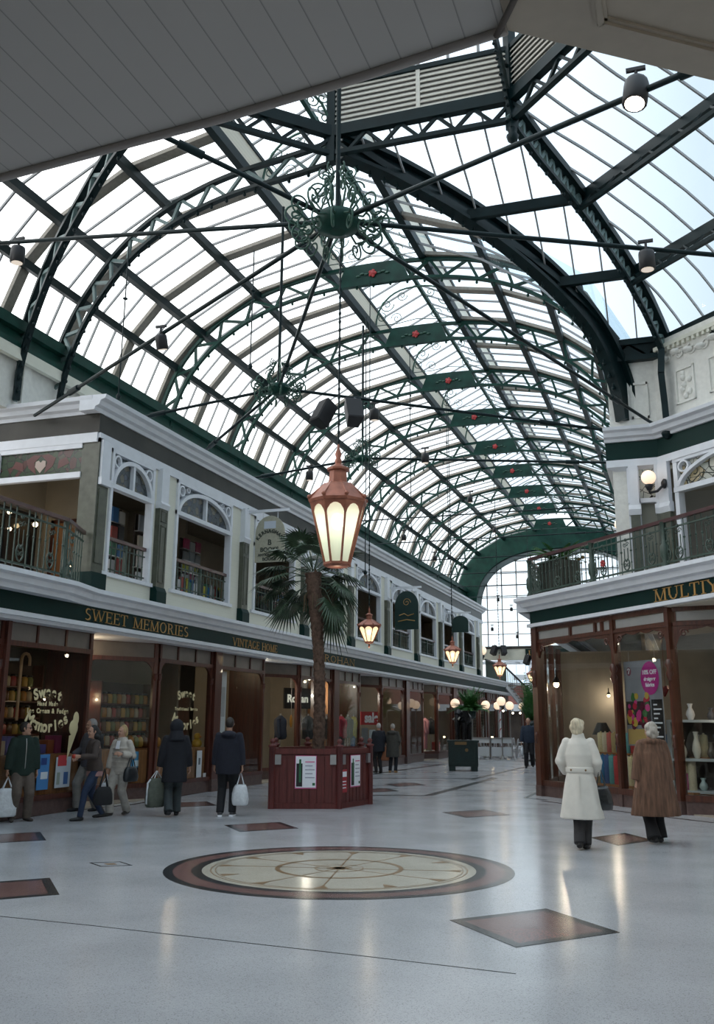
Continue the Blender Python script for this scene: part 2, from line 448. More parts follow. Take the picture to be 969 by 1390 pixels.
sc.cycles.max_bounces = 10; sc.cycles.transparent_max_bounces = 24; sc.cycles.diffuse_bounces = 5; sc.cycles.glossy_bounces = 3
sc.cycles.sample_clamp_indirect = 6
# ---------------------------------------------------------------- floor
fl = MB(); fl.box(-24, 14, -9, 82, -.2, 0); struct(fl.build('floor', TERR))
CX0, CY0 = -4.04, 11.35
def ring(mb, r0, r1, z, c=(CX0, CY0), n=72):
    A = []; B = []
    for i in range(n + 1):
        a = 2 * PI * i / n; A.append(V((c[0] + r1 * math.cos(a), c[1] + r1 * math.sin(a), 0))); B.append(V((c[0] + r0 * math.cos(a), c[1] + r0 * math.sin(a), 0)))
    vs = [p + Zu * z for p in A + B] + [p for p in A]
    k = n + 1
    fs = [(i, i + 1, k + i + 1, k + i) for i in range(n)] + [(2 * k + i, 2 * k + i + 1, i + 1, i) for i in range(n)]
    mb.add(vs, fs)
md = thing('compass_medallion', 'large round compass rose set in the pale floor, cream inside dark red rings', 'floor inlay', (CX0, CY0, 0))
m = MB(); ring(m, 1.93, 2.04, .003); ring(m, 1.60, 1.72, .003); m.build('dark_ring', TERRD, md)
m = MB(); ring(m, 1.72, 1.93, .003); m.build('red_ring', TERRR, md)
m = MB(); m.lathe([(1.60, 0), (1.60, .003), (1e-5, .003)], 64, (CX0, CY0, 0), smooth=False); m.build('cream_disc', TERRC, md)
m = MB(); ring(m, 1.49, 1.503, .005); ring(m, 1.44, 1.449, .005); m.build('thin_ring', BRASS, md)
m = MB(); ring(m, .70, .755, .005); ring(m, .27, .29, .005); m.build('inner_ring', BRASS, md)
m = MB()
for k in range(12):
    a = rad(30 * k + 12); d = V((math.cos(a), math.sin(a), 0)); s = V((-d.y, d.x, 0)); c = V((CX0, CY0, .0035))
    m.prism([c + d * 1.22, c + d * 1.42 + s * .075, c + d * 1.42 - s * .075], (0, 0, .002))
    if k % 3 != 1: m.bar(c + d * .02, c + d * 1.28, .018, .003)
    m.prism([c + d * .16, c + s * .05, c - s * .05], (0, 0, .0025))
m.build('compass_pointer', BRASS, md)

def diamond(c, a, b, label, bd=.09):
    t = thing('diamond_inlay', label, 'floor inlay', (c[0], c[1], 0), 0, 'red terrazzo diamonds in the floor')
    c = V((c[0], c[1], 0)); P = [c + V((-a, 0, 0)), c + V((0, b, 0)), c + V((a, 0, 0)), c + V((0, -b, 0))]
    Q = [c + (p - c) * (1 - bd * 1.45 / a) for p in P]
    m = MB(); m.strip(P + [P[0]], Q + [Q[0]], (0, 0, .0035)); m.build('border', TERRD, t)
    m = MB(); m.prism(Q, (0, 0, .0035)); m.build('field', TERRR, t)
diamond((-1.40, 8.84), .72, .84, 'largest red diamond floor inlay with dark border, nearest in front of the compass medallion')
diamond((-6.76, 8.72), .72, .84, 'nearer of two red diamond floor inlays cut by the left picture edge')
diamond((-9.60, 12.40), .72, .84, 'small red diamond floor inlay near the feet of the man in glasses')
diamond((-6.78, 15.20), .66, .80, 'red diamond floor inlay between the medallion and the red palm planter')
diamond((-3.98, 18.85), .66, .86, 'thin red diamond floor inlay right of the red palm planter')
diamond((-1.10, 15.65), .46, .84, 'red diamond floor inlay under the feet of the two women on the right')
p = at(255, 1092, Z=0); diamond((p.x, p.y), .66, .84, 'red diamond floor inlay behind the two people in dark coats')
p = at(510, 1073, Z=0); diamond((p.x, p.y), .60, .9, 'red diamond floor inlay in the banded floor beside the red planter')
p = at(550, 1065, Z=0); diamond((p.x, p.y), .60, .9, 'red diamond floor inlay in the middle of the banded arcade floor')
sd = thing('compass_marker', 'tiny brass and dark lozenge set in the floor left of the medallion', 'floor inlay', tuple(at(150, 1173, Z=0)))
c = at(150, 1173, Z=0); P = [c + V((-.3, 0, 0)), c + V((0, .22, 0)), c + V((.3, 0, 0)), c + V((0, -.22, 0))]; Q = [c + (q - c) * .88 for q in P]
m = MB(); m.strip(P + P[:1], Q + Q[:1], (0, 0, .003)); m.build('outline', TERRD, sd)
P2 = [c + (q - c) * .3 for q in P]; m = MB(); m.prism(P2, (0, 0, .003)); m.build('centre', BRASS, sd)
def band(name, pts, w, mtl, label):
    m = MB(); pts = [at(x, y, Z=0) for x, y in pts]
    for a, b in zip(pts[:-1], pts[1:]):
        d = (b - a).normalized(); s = V((-d.y, d.x, 0)) * w / 2; m.prism([a + s, b + s, b - s, a - s], (0, 0, .0025))
    o = m.build(name, mtl); tag(o, label, 'floor inlay'); return o
band('floor_band', [(420, 1079), (581, 1080), (672, 1056), (480, 1057)], .22, TERRD, 'dark zigzag band in the arcade floor beyond the red planter')
band('floor_band', [(440, 1058), (470, 1056), (604, 1037)], .2, TERRD, 'dark band running past the green statue plinth')
band('floor_band', [(640, 1058), (735, 1036)], .2, TERRD, 'dark band in the floor towards the far man in a navy jumper')
band('floor_band', [(738, 1072), (713, 1083), (742, 1086)], .10, TERRD, 'dark pointed stripe at the corner of the right shop')
band('floor_band', [(735, 1087), (861, 1104), (969, 1117)], .09, TERRD, 'dark stripe along the foot of the right shop front')
band('floor_band', [(-40, 1121), (90, 1101), (180, 1092), (300, 1071), (345, 1065)], .10, TERRD, 'dark stripe along the foot of the left shop fronts')
band('floor_joint', [(-40, 1240), (120, 1256), (485, 1297), (700, 1322)], .012, TERRD, 'thin joint line crossing the pale floor in the foreground')

# ---------------------------------------------------------------- barrel vault
AX = -7.1; VA, VB, VZ, VN = 5.95, 4.45, 8.5, 2.4
def vpt(t, off=0.):
    """point of the rib profile, t from 0 (right) to pi (left): returns (x, z)"""
    def q(s):
        c, sn = math.cos(s), math.sin(s)
        return V((math.copysign(abs(c) ** (2 / VN), c) * VA, max(0, sn) ** (2 / VN) * VB))
    p = q(t); e = .012
    d = q(min(PI, t + e)) - q(max(0, t - e)); n = V((d.y, -d.x))
    if n.length > 1e-9: n.normalize()
    if off and n.dot(p) < 0: n = -n
    r = p + n * off
    return AX + r.x, VZ + r.y
def vdx(dx, off=.62):
    """t where the offset profile is dx right of the axis"""
    lo, hi = 0., PI
    for _ in range(40):
        mid = (lo + hi) / 2
        if vpt(mid, off)[0] - AX > dx: lo = mid
        else: hi = mid
    return lo
TC = vdx(1.35); TCL = PI - TC
TEL = None
for i in range(400):                      # left eaves where the glazing meets the gutter
    t = PI - i * .002
    if vpt(t, .62)[1] > 9.75: TEL = t; break
TER = PI - TEL
GY0, GY1 = 7.0, 61.2
vx0, vy0, vx1, vy1 = -5.75, 15.7, -.95, 21.5        # plan line of the valley between dome and vault
def xvalley(y): return vx0 + (vx1 - vx0) * (y - vy0) / (vy1 - vy0)
ceil = snode('ceiling', (AX, 22, 8.5))
def arc(t0, t1, off, n):
    tt = [t0] + sorted([vdx(d, .5) for d in (-5.75, -4.95, -3.3, 3.0, 4.35, 5.35) if min(t0, t1) + .01 < vdx(d, .5) < max(t0, t1) - .01], reverse=t0 > t1) + [t1]
    return [vpt(t, off) for t in tt]
m = MB(); A = arc(TEL, TCL, .84, 22)
for (x, z), (x2, z2) in zip(A[:-1], A[1:]): m.quad((x, GY0, z), (x, GY1, z), (x2, GY1, z2), (x2, GY0, z2))
m.build('roof_glazing', ROOFGL, ceil)
VAL = [(-5.71, 12.43), (-5.28, 12.40), (-4.86, 12.33), (-3.97, 12.06), (-3.11, 11.65), (-2.4, 11.16), (-1.9, 10.70), (-1.52, 10.22), (-1.22, 9.55), (-1.06, 8.9), (-1.0, 8.3)]
def valz(x):
    if x <= VAL[0][0]: return VAL[0][1]
    for (a, b), (c, d) in zip(VAL[:-1], VAL[1:]):
        if x <= c: return b + (d - b) * (x - a) / (c - a)
    return VAL[-1][1]
def clipR(A, y):
    out = clipR0(A, y)
    if y >= vy1 or len(out) < 2: return out
    xe, ze = out[-1]; x0 = out[0][0]; dlt = min(0, valz(xe) + .46 - ze)
    return [(x, z + dlt * ((x - x0) / max(.05, xe - x0))) for x, z in out]
def clipR0(A, y):
    if y >= vy1: return A
    xm = xvalley(y) - .12; out = []
    for i, p in enumerate(A):
        if p[0] <= xm: out.append(p)
        else:
            if i and out:
                a = A[i - 1]; k = (xm - a[0]) / (p[0] - a[0]); out.append((xm, a[1] + k * (p[1] - a[1])))
            break
    return out
B = arc(TC, TER, .84, 26)
def resample(P, n):
    L = [0]
    for a, b in zip(P[:-1], P[1:]): L.append(L[-1] + math.hypot(b[0] - a[0], b[1] - a[1]))
    out = []
    for i in range(n + 1):
        s = L[-1] * i / n; j = 0
        while j < len(L) - 2 and L[j + 1] < s: j += 1
        k = (s - L[j]) / max(1e-6, L[j + 1] - L[j]); out.append((P[j][0] + k * (P[j + 1][0] - P[j][0]), P[j][1] + k * (P[j + 1][1] - P[j][1])))
    return out
m = MB(); ys = [15.75 + .479 * i for i in range(13)] + [21.52, GY1]; prev = None
for y in ys:
    C = clipR(B, y)
    if len(C) < 2: prev = None; continue
    C = resample(C, 64)
    if prev:
        for i in range(64): m.quad((prev[0][i][0], prev[1], prev[0][i][1]), (C[i][0], y, C[i][1]), (C[i + 1][0], y, C[i + 1][1]), (prev[0][i + 1][0], prev[1], prev[0][i + 1][1]))
    prev = (C, y)
m.build('roof_glazing', ROOFGLB, ceil)
# thin glazing bars and the brown principal rafters, both bent round the profile
SP = 4.32; RY = [22.2 + SP * i for i in range(9)]
bl, br, wl, wr = MB(), MB(), MB(), MB()
k = 0; y = 22.2 - 21 * .72
while y < GY1 - .1:
    left = [V((x, y, z)) for x, z in arc(TEL, TCL, .63, 16)]
    C = clipR(arc(TC, TER, .63, 22), y) if y > 15.8 else []
    right = [V((x, y, z)) for x, z in C]
    big = (k % 3 == 0)
    for pts, a, b in ((left, bl, wl), (right, br, wr)):
        if len(pts) < 2: continue
        (b if big else a).poly(pts, .27 if big else .042, .09 if big else .05)
    k += 1; y += .72
bl.build('glazing_bars', BARW, ceil); br.build('glazing_bars', BARW, ceil)
wl.build('brown_rafters', BEAMB, ceil); wr.build('brown_rafters', BEAMB, ceil)
def purlin(dx, y0, y1, w, h, off=.5, mt=IRON):
    x, z = vpt(vdx(dx, off), off); m = MB()
    m.bar((x, y0, z), (x, y1, z), w, h); o = m.build('purlin', mt, ceil); return o
for dx, w in ((-5.75, .10), (-4.95, .16), (-3.3, .15)): purlin(dx, GY0, GY1, w, .2)
for dx, w in ((3.0, .16), (4.35, .16), (5.35, .14)):
    y0 = vy0 + (AX + dx - vx0) * (vy1 - vy0) / (vx1 - vx0); purlin(dx, y0 + 1.1, GY1, w, .22)
# left gutter and the clerestory wall under it
m = MB(); m.box(-13.45, -12.95, GY0, GY1, 9.36, 9.86); m.box(-12.97, -12.80, GY0, GY1, 9.66, 9.90); m.box(-12.99, -12.86, GY0, GY1, 9.30, 9.42); m.build('gutter', IRONG, ceil)
xr = AX + (AX + 13.2)
m = MB(); m.box(-1.30, -.80, 21.6, GY1, 9.36, 9.86); m.build('gutter', IRONG, ceil)
# ridge lantern: louvred upstands, glazed monitor roof, scroll brackets
rl = snode('ridge_lantern', (AX, 30, 13.3)); rl['kind'] = 'structure'; zc = vpt(TC, .62)[1]
for s in (-1, 1):
    m = MB(); y0 = 13.0 if s < 0 else 15.9
    m.bar((AX + s * 1.35, y0, zc), (AX + s * 1.35, GY1, zc), .17, .24); m.bar((AX + s * 1.35, y0, zc + .72), (AX + s * 1.35, GY1, zc + .72), .10, .10)
    m.build('curb', IRON, rl)
    m = MB(); m.box(AX + s * 1.35 - .02, AX + s * 1.35 + .02, y0, GY1, zc + .1, zc + .7); m.build('louvre', LOUV, rl)
    m = MB(); m.quad((AX + s * 1.42, y0, zc + .76), (AX + s * 1.42, GY1, zc + .76), (AX, GY1, zc + 1.45), (AX, y0, zc + 1.45)); m.build('monitor_glazing', ROOFGLB, rl)
    m = MB(); y = y0 + .05
    while y < GY1: m.bar((AX + s * 1.42, y, zc + .76), (AX, y, zc + 1.45), .045, .05); y += .72
    m.build('monitor_bars', BARW, rl)
m = MB(); m.bar((AX, 13., zc + 1.45), (AX, GY1, zc + 1.45), .1, .12); m.build('ridge_beam', IRONG, rl)
m = MB(); yy = [17.9] + RY
for i, y in enumerate(yy):
    for s in (-1, 1):
        X = V((s, 0, 0)); o = V((AX, y, zc))
        if y < 20 and s > 0: continue
        pts = [o + X * (1.30 * math.cos(a) ** .8) + Zu * (.1 + 1.18 * math.sin(a)) for a in [PI / 2 * j / 10 for j in range(10)]] + [o + Zu * 1.28]
        m.tube(pts, .03, 5)
        if i < 5:
            spiral(m, o + X * .95 + Zu * .78, X, Zu, .22, 1.5, .016, 4, PI); spiral(m, o + X * .45 + Zu * 1.03, X, Zu, .16, 1.5, .014, 4, PI)
            spiral(m, o + X * 1.12 + Zu * .38, X, Zu, .15, 1.4, .014, 4, PI / 2)
            spiral(m, o + X * .62 + Zu * .30, X, Zu, .17, 1.5, .012, 4, 0); m.tube([o + X * 1.3 + Zu * .12, o + X * .6 + Zu * .12, o + Zu * .2], .014, 4)
m.build('scroll_bracket', IRONF, rl)

# ---------------------------------------------------------------- lattice ribs
def lattice(mb_u, mb_l, mb_w, mb_b, lo, hi, y=(0, .11, 0), step=2, beads=True, cw=.10, bead_r=.032):
    """lo, hi: matching polylines for the inner and outer chord"""
    sd = V(y)
    for P, mb, h in ((lo, mb_l, .075), (hi, mb_u, .085)):
        for a, b in zip(P[:-1], P[1:]):
            d = (b - a).normalized(); n = d.cross(sd.normalized()).normalized(); mb.obox(a - n * h / 2 - sd * .5, b - a, n * h, sd)
    i = 0; up_ = True
    while i + step < len(lo) + 0:
        a = lo[i] if up_ else hi[i]; b = hi[min(i + step, len(hi) - 1)] if up_ else lo[min(i + step, len(lo) - 1)]
        d = (b - a).normalized(); n = d.cross(sd.normalized()).normalized(); mb_w.obox(a - n * .036 - sd * .25, b - a, n * .072, sd * .5)
        i += step; up_ = not up_
    if beads: return [p for p in bead_pts(lo, hi)]
def bead_pts(lo, hi):
    acc = 0
    for j in range(1, len(lo)):
        acc += (lo[j] - lo[j - 1]).length
        if acc > .27: acc = 0; yield lo[j] + (lo[j] - hi[j]).normalized() * .09
def bead_parts(pts, t, mt, r=.038):
    """small iron drops along the lower chord, each a part"""
    p = pts[0]; m = MB(); m.lathe([(r * .3, -r * 1.4), (r * .8, -r), (r, -r * .3), (r * .8, r * .5), (r * .35, r * .9), (r * .3, r * 2.6)], 7, p); o = m.build('bead_drop', mt, t)
    for q in pts[1:99]: lcopy(o, q - p)
def make_rib(y, label):
    t = thing('lattice_rib', label, 'roof rib', (AX, y, VZ), 0, 'green lattice arch ribs of the glazed vault')
    u_, l_, w_, b_ = MB(), MB(), MB(), MB(); N = 84
    lo = []; hi = []
    for i in range(N + 1):
        tt = PI * i / N; dp = .50 - .12 * abs(math.cos(tt)) ** 4
        a = vpt(tt, 0); b = vpt(tt, dp); lo.append(V((a[0], y, a[1]))); hi.append(V((b[0], y, b[1])))
    # the superellipse crowds points at the crown: even them out
    def even(P, n):
        L = [0]
        for a, b in zip(P[:-1], P[1:]): L.append(L[-1] + (b - a).length)
        o = []
        for i in range(n + 1):
            s = L[-1] * i / n; j = 0
            while j < len(L) - 2 and L[j + 1] < s: j += 1
            o.append(P[j].lerp(P[j + 1], (s - L[j]) / max(1e-6, L[j + 1] - L[j])))
        return o
    lo = even(lo, 72); hi = even(hi, 72)
    bp_ = lattice(u_, l_, w_, b_, lo, hi)
    u_.build('upper_chord', IRONG, t); l_.build('lower_chord', IRONG, t); w_.build('lattice_web', IRONG, t); bead_parts(bp_, t, IRONG)
    m = MB(); z0, z1 = VZ + VB - .02, VZ + VB + .50
    m.prism([V((AX - 1.0, y - .07, z0 - .05)), V((AX + 1.0, y - .07, z0 - .05)), V((AX + .78, y - .07, z1)), V((AX - .78, y - .07, z1))], (0, .14, 0))
    pl = m.build('crown_plate', IRONG, t)
    m = MB(); c = V((AX, y - .09, z0 + .24)); m.sphere(c, .085, 10, 6, (1, .6, 1))
    for k in range(5): m.sphere(c + V((math.cos(k * 1.257) * .07, -.01, math.sin(k * 1.257) * .07)), .05, 7, 5, (1, .6, 1))
    r = m.build('red_rose', mat('rose_red', (.38, .03, .03), .5) if 'rose_red' not in bpy.data.materials else bpy.data.materials['rose_red'], pl); r['label'] = 'painted red rose'
    m = MB()
    for s in (-1, 1):
        for k in range(3): m.sphere(c + V((s * (.18 + .11 * k), .0, .03 * math.sin(2.2 * k))), .07, 6, 4, (1, .3, .45))
    m.build('rose_leaves', IRONF, pl)
    m = MB()
    for s in (-1, 1):
        x = AX + s * VA; m.bar((x, y, VZ + .05), (x + s * .55, y, VZ + .35), .07); m.bar((x, y, VZ - .05), (x + s * .75, y, VZ - .05), .08)
        m.bar((x - s * .05, y, VZ - .55), (x - s * .05, y, VZ + .1), .09)
    m.build('foot_bracket', IRONG, t); return t
ORD = ['first', 'second', 'third', 'fourth', 'fifth', 'sixth', 'seventh', 'eighth', 'ninth']
rib0 = make_rib(RY[0], 'green lattice arch rib with a red rose plaque, first of the long arcade vault')
for k, y in enumerate(RY[1:], 1):
    dup(rib0, (AX, y, VZ), 0, 'green lattice arch rib with a red rose plaque, %s along the vault from the crossing' % ORD[k])

# ---------------------------------------------------------------- octagonal dome over the crossing
DC = V((-4.1, 11.35, 0)); RL, RB = 4.30, 10.15; T8 = math.tan(PI / 8)
# glazing height against distance from the dome's centre, in the middle of a face
DZ = [(4.30, 12.95), (5.2, 12.62), (6.0, 12.42), (7.0, 12.12), (8.0, 11.72), (8.7, 11.36), (9.4, 10.90), (9.8, 10.55), (10.15, 10.18)]
def dz(r):
    for (a, b), (c, d) in zip(DZ[:-1], DZ[1:]):
        if r <= c: return b + (d - b) * (r - a) / (c - a)
    return DZ[-1][1]
def dpt(phi, r, l, off=0.):
    a = rad(phi); n = V((math.cos(a), math.sin(a), 0)); s = V((-math.sin(a), math.cos(a), 0))
    return DC + n * r + s * l + Zu * (dz(r) + off)
dome = snode('dome', (DC.x, DC.y, 10)); RR = [q[0] for q in DZ]
faces = [90, 45, 0, -45, -90, -135]
for phi in faces:
    g, b, p = MB(), MB(), MB()
    for i in range(len(RR) - 1):
        for j in range(8):
            f0, f1 = -1 + j / 4, -1 + (j + 1) / 4
            q = [dpt(phi, RR[i], RR[i] * T8 * f0, .03), dpt(phi, RR[i], RR[i] * T8 * f1, .03), dpt(phi, RR[i + 1], RR[i + 1] * T8 * f1, .03), dpt(phi, RR[i + 1], RR[i + 1] * T8 * f0, .03)]
            if phi == 90:
                if max(k.x - xvalley(k.y) for k in q) < -.05: continue
                q = [V((max(k.x, xvalley(k.y)), k.y, k.z)) for k in q]
            g.quad(*q)
    g.build('dome_glazing', ROOFGLB, dome)
    l = -4.2 + .02
    while l < 4.2:
        pts = [dpt(phi, r, l) for r in [4.30 + (RB - 4.30) * i / 24 for i in range(25)] if abs(l) <= r * T8]
        if phi == 90: pts = [k for k in pts if k.x > xvalley(k.y)]
        if len(pts) > 1: b.poly(pts, .032, .05)
        l += .60
    b.build('glazing_bars', BARW, dome)
    for r in (6.75, 8.75):
        a, c = dpt(phi, r, -r * T8, -.10), dpt(phi, r, r * T8, -.10)
        if phi == 90:
            k = (xvalley(a.y) - a.x) / (c.x - a.x) if (c.x - a.x) else 0
            if c.x > a.x: a = a.lerp(c, max(0, k))
            else: c = c.lerp(a, max(0, 1 - k)) if False else V((xvalley(c.y), c.y, c.z))
        p.bar(a, c, .13, .22)
        if phi != 90:
            dn = V((-math.cos(rad(phi)) * .16, -math.sin(rad(phi)) * .16, -.34)); p.bar(a + dn, c + dn, .09, .09); L = (c - a).length; n = int(L / .35)
            for i in range(n): p.bar(a.lerp(c, i / n) + (dn if i % 2 else V()), a.lerp(c, (i + 1) / n) + (V() if i % 2 else dn), .04)
    p.build('purlin', IRON, dome)
    # base gutter girder
    m = MB(); a, c = dpt(phi, RB, -RB * T8, -.12), dpt(phi, RB, RB * T8, -.12)
    if phi == 90: a, c = (a, V((-1.15, a.y, a.z))) if a.x > c.x else (V((-1.15, a.y, a.z)), c)
    m.bar(a + Zu * .1, c + Zu * .1, .16, .14); m.bar(a - Zu * .3, c - Zu * .3, .2, .12); n = max(1, int((c - a).length / .4))
    for i in range(n): m.bar(a.lerp(c, i / n) - Zu * (.26 if i % 2 else -.06), a.lerp(c, (i + 1) / n) - Zu * (-.06 if i % 2 else .26), .05)
    m.bar(a - Zu * .12 + V((0, 0, 0)), c - Zu * .12, .05, .34)
    m.build('gutter_girder', IRON, dome)
def hipcurve(ang, off=0.):
    a = rad(ang); out = []
    for i in range(49):
        r = RL + (RB - RL) * i / 48; rr = r / math.cos(PI / 8)
        out.append(DC + V((math.cos(a) * rr, math.sin(a) * rr, dz(r) + off)))
    return out
HL = {67.5: 'curved hip rib of the dome landing on the cream pier right of the arcade vault', 22.5: 'curved hip rib of the dome over the right side of the crossing',
      -22.5: 'curved hip rib at the right rear of the dome', -67.5: 'curved hip rib at the rear of the dome above the entrance soffit', -112.5: 'curved hip rib at the left rear of the dome'}
for ang, lb in HL.items():
    t = thing('hip_rib', lb, 'roof rib', tuple(hipcurve(ang)[-1]), 0, 'hip ribs of the octagonal dome')
    hi = hipcurve(ang, -.08); a = rad(ang); rdir = V((math.cos(a), math.sin(a), 0))
    lo = []
    for i, p in enumerate(hi):
        d = (hi[min(i + 1, 48)] - hi[max(i - 1, 0)]).normalized(); n = V((0, 0, 1)) - d * d.z; n.normalize(); lo.append(p - n * .42)
    m = MB(); m.poly(hi, .26, .16); m.build('upper_chord', IRON, t)
    u_, l_, w_, b_ = MB(), MB(), MB(), MB(); sd = V((-rdir.y, rdir.x, 0)) * .12
    bp_ = lattice(u_, l_, w_, b_, lo, [p - Zu * .05 for p in hi], sd, 1)
    l_.build('lower_chord', IRON, t); w_.build('lattice_web', WEB, t); bead_parts(bp_, t, IRON)
    m = MB(); e = lo[-1]; m.poly([e, e - rdir * .12 - Zu * .6, e - rdir * .05 - Zu * 1.3, e - rdir * .02 - Zu * 1.95], .16, .14); m.sphere(e - Zu * 1.95, .14, 10, 6); m.build('wall_post', IRON, t)
# valley rib: heavy curved girder where the vault breaks into the dome, down to the pier
def smooth(P, n):
    out = []
    for i in range(n + 1):
        s = i / n * (len(P) - 1); j = min(int(s), len(P) - 2); k = s - j
        p0, p1, p2, p3 = P[max(j - 1, 0)], P[j], P[j + 1], P[min(j + 2, len(P) - 1)]
        out.append((p1 * 2 + (p2 - p0) * k + (p0 * 2 - p1 * 5 + p2 * 4 - p3) * k * k + (p1 * 3 - p0 - p2 * 3 + p3) * k ** 3) * .5)
    return out
VC = smooth([V((x, vy0 + (x - vx0) * (vy1 - vy0) / (vx1 - vx0), z)) for x, z in VAL], 50)
t = thing('valley_girder', 'heavy dark curved girder sweeping from the dome lantern down to the right pier', 'roof rib', tuple(VC[-1]))
sd = V((vx1 - vx0, vy1 - vy0, 0)).normalized(); nn = V((-sd.y, sd.x, 0))
def offs(P, d):
    o = []
    for i, p in enumerate(P):
        q = (P[min(i + 1, len(P) - 1)] - P[max(i - 1, 0)]).normalized(); n = nn.cross(q).normalized()
        if n.z < 0 or (abs(n.z) < .3 and n.dot(sd) < 0): n = -n
        o.append(p + n * d)
    return o
m = MB(); m.strip([p + nn * -.04 for p in offs(VC, .06)], [p + nn * -.04 for p in offs(VC, .44)], nn * .08); m.build('web_plate', IRON, t)
m = MB(); m.strip([p - nn * .15 for p in offs(VC, .0)], [p - nn * .15 for p in offs(VC, .08)], nn * .3); m.strip([p - nn * .17 for p in offs(VC, .42)], [p - nn * .17 for p in offs(VC, .52)], nn * .34); m.build('flange', IRON, t)
bead_parts([q - Zu * .02 for q in bead_pts(VC[:44], [p + Zu for p in VC[:44]])], t, IRON)
m = MB(); top = [p for p in offs(VC, .5)]; 
hl = [V((p.x, p.y, dz(p.y - DC.y) - .05)) for p in VC if RL <= p.y - DC.y <= RB]
m.poly(hl, .20, .16); m.build('curb', IRON, t)
# the skew lattice arch running left from the lantern corner to the left gutter
LL = smooth([V(q) for q in [(-5.75, 15.7, 12.36), (-6.75, 15.91, 12.36), (-8.19, 16.21, 12.40), (-9.27, 16.44, 12.30), (-10.2, 16.63, 12.05), (-11.0, 16.8, 11.66), (-11.62, 16.93, 11.15), (-12.2, 17.05, 10.5), (-12.6, 17.14, 9.8), (-12.86, 17.2, 9.0), (-12.95, 17.2, 8.2)]], 54)
d1 = V((-12.9 + 5.75, 17.2 - 15.7, 0)).normalized(); nn = V((-d1.y, d1.x, 0)); sd = d1
t = thing('lattice_rib', 'lattice half arch from the dome lantern mast down to the left wall', 'roof rib', tuple(LL[-1]))
u_, l_, w_, b_ = MB(), MB(), MB(), MB(); bp_ = lattice(u_, l_, w_, b_, LL, offs(LL, .46), nn * .12)
u_.build('upper_chord', IRON, t); l_.build('lower_chord', IRON, t); w_.build('lattice_web', WEB, t); bead_parts(bp_, t, IRON)
DB = smooth([V(q) for q in [(-8.3, 13.05, 12.45), (-8.93, 13.43, 12.22), (-9.8, 13.95, 11.95), (-10.6, 14.42, 11.52), (-11.5, 14.96, 10.98), (-12.2, 15.4, 10.3), (-12.7, 15.7, 9.55), (-12.93, 15.82, 8.9), (-12.97, 15.84, 8.2)]], 44)
d1 = V((-12.9 + 8.3, 15.8 - 13.05, 0)).normalized(); nn = V((-d1.y, d1.x, 0)); sd = d1
t = thing('lattice_rib', 'steep double lattice rib near the left picture edge, under the boarded soffit', 'roof rib', tuple(DB[-1]))
u_, l_, w_, b_ = MB(), MB(), MB(), MB(); bp_ = lattice(u_, l_, w_, b_, DB, offs(DB, .40), nn * .14)
u_.build('upper_chord', IRON, t); l_.build('lower_chord', IRON, t); w_.build('lattice_web', WEB, t); bead_parts(bp_, t, IRON)
# lantern of the dome: eight posts, ring girders, louvres, clerestory glass, roof
lan = snode('dome_lantern', (DC.x, DC.y, 12.5))
def lv(k, r=RL, z=0.): a = rad(22.5 + 45 * k); q = r / math.cos(PI / 8); return DC + V((math.cos(a) * q, math.sin(a) * q, z))
for k in range(8):
    a, b = lv(k - 1), lv(k); phi = 45 * k; nrm = V((math.cos(rad(phi)), math.sin(rad(phi)), 0))
    gir = MB(); gir.bar(a + Zu * 12.98, b + Zu * 12.98, .16, .24); gir.bar(a + Zu * 12.50, b + Zu * 12.50, .12, .09)
    for i in range(10): gir.bar(a.lerp(b, i / 10) + Zu * (12.52 if i % 2 else 12.88), a.lerp(b, (i + 1) / 10) + Zu * (12.88 if i % 2 else 12.52), .06)
    gir.bar(a + Zu * 14.02, b + Zu * 14.02, .12, .10); gir.bar(a + Zu * 14.62, b + Zu * 14.62, .14, .12)
    gir.build('ring_girder', IRON, lan)
    if phi not in (135,):
        m = MB(); u = (b - a); n_ = 8
        for i in range(n_):
            z = 13.12 + i * .112; m.obox(a + Zu * z - nrm * .05, u, nrm * .05 + Zu * .085, nrm * .012 - Zu * .012)
        m.obox(a.lerp(b, .5) - u.normalized() * .04 - nrm * .05 + Zu * 13.1, u.normalized() * .08, nrm * .04, Zu * .9)
        m.build('louvre', LOUVB, lan); m = MB(); m.obox(a + Zu * 13.08 + nrm * .02, u, nrm * .01, Zu * .92); m.build('louvre_backing', BARW, lan)
    m = MB(); m.quad(a + Zu * 14.06, b + Zu * 14.06, b + Zu * 14.6, a + Zu * 14.6)
    m.quad(a + Zu * 14.66, b + Zu * 14.66, lv(k, .4, 16.2), lv(k - 1, .4, 16.2)); m.build('lantern_glazing', ROOFGLB, lan)
    m = MB()
    for i in range(1, 6): p = a.lerp(b, i / 6); m.bar(p + Zu * 14.05, p + Zu * 14.62, .05); q = lv(k - 1, .4, 16.2).lerp(lv(k, .4, 16.2), i / 6); m.bar(p + Zu * 14.62, q, .05)
    m.build('glazing_bars', BARW, lan)
    m = MB(); m.bar(b + Zu * 12.3, b + Zu * 14.7, .17, .17, nrm); m.bar(b + Zu * 14.66, lv(k, .4, 16.2), .12, .12)
    if k == 1: m.lathe([(.02, 12.0), (.09, 12.06), (.12, 12.16), (.07, 12.22), (.1, 12.3), (.06, 12.36)], 10, (b.x, b.y, 0))
    m.build('corner_post', IRON, lan)
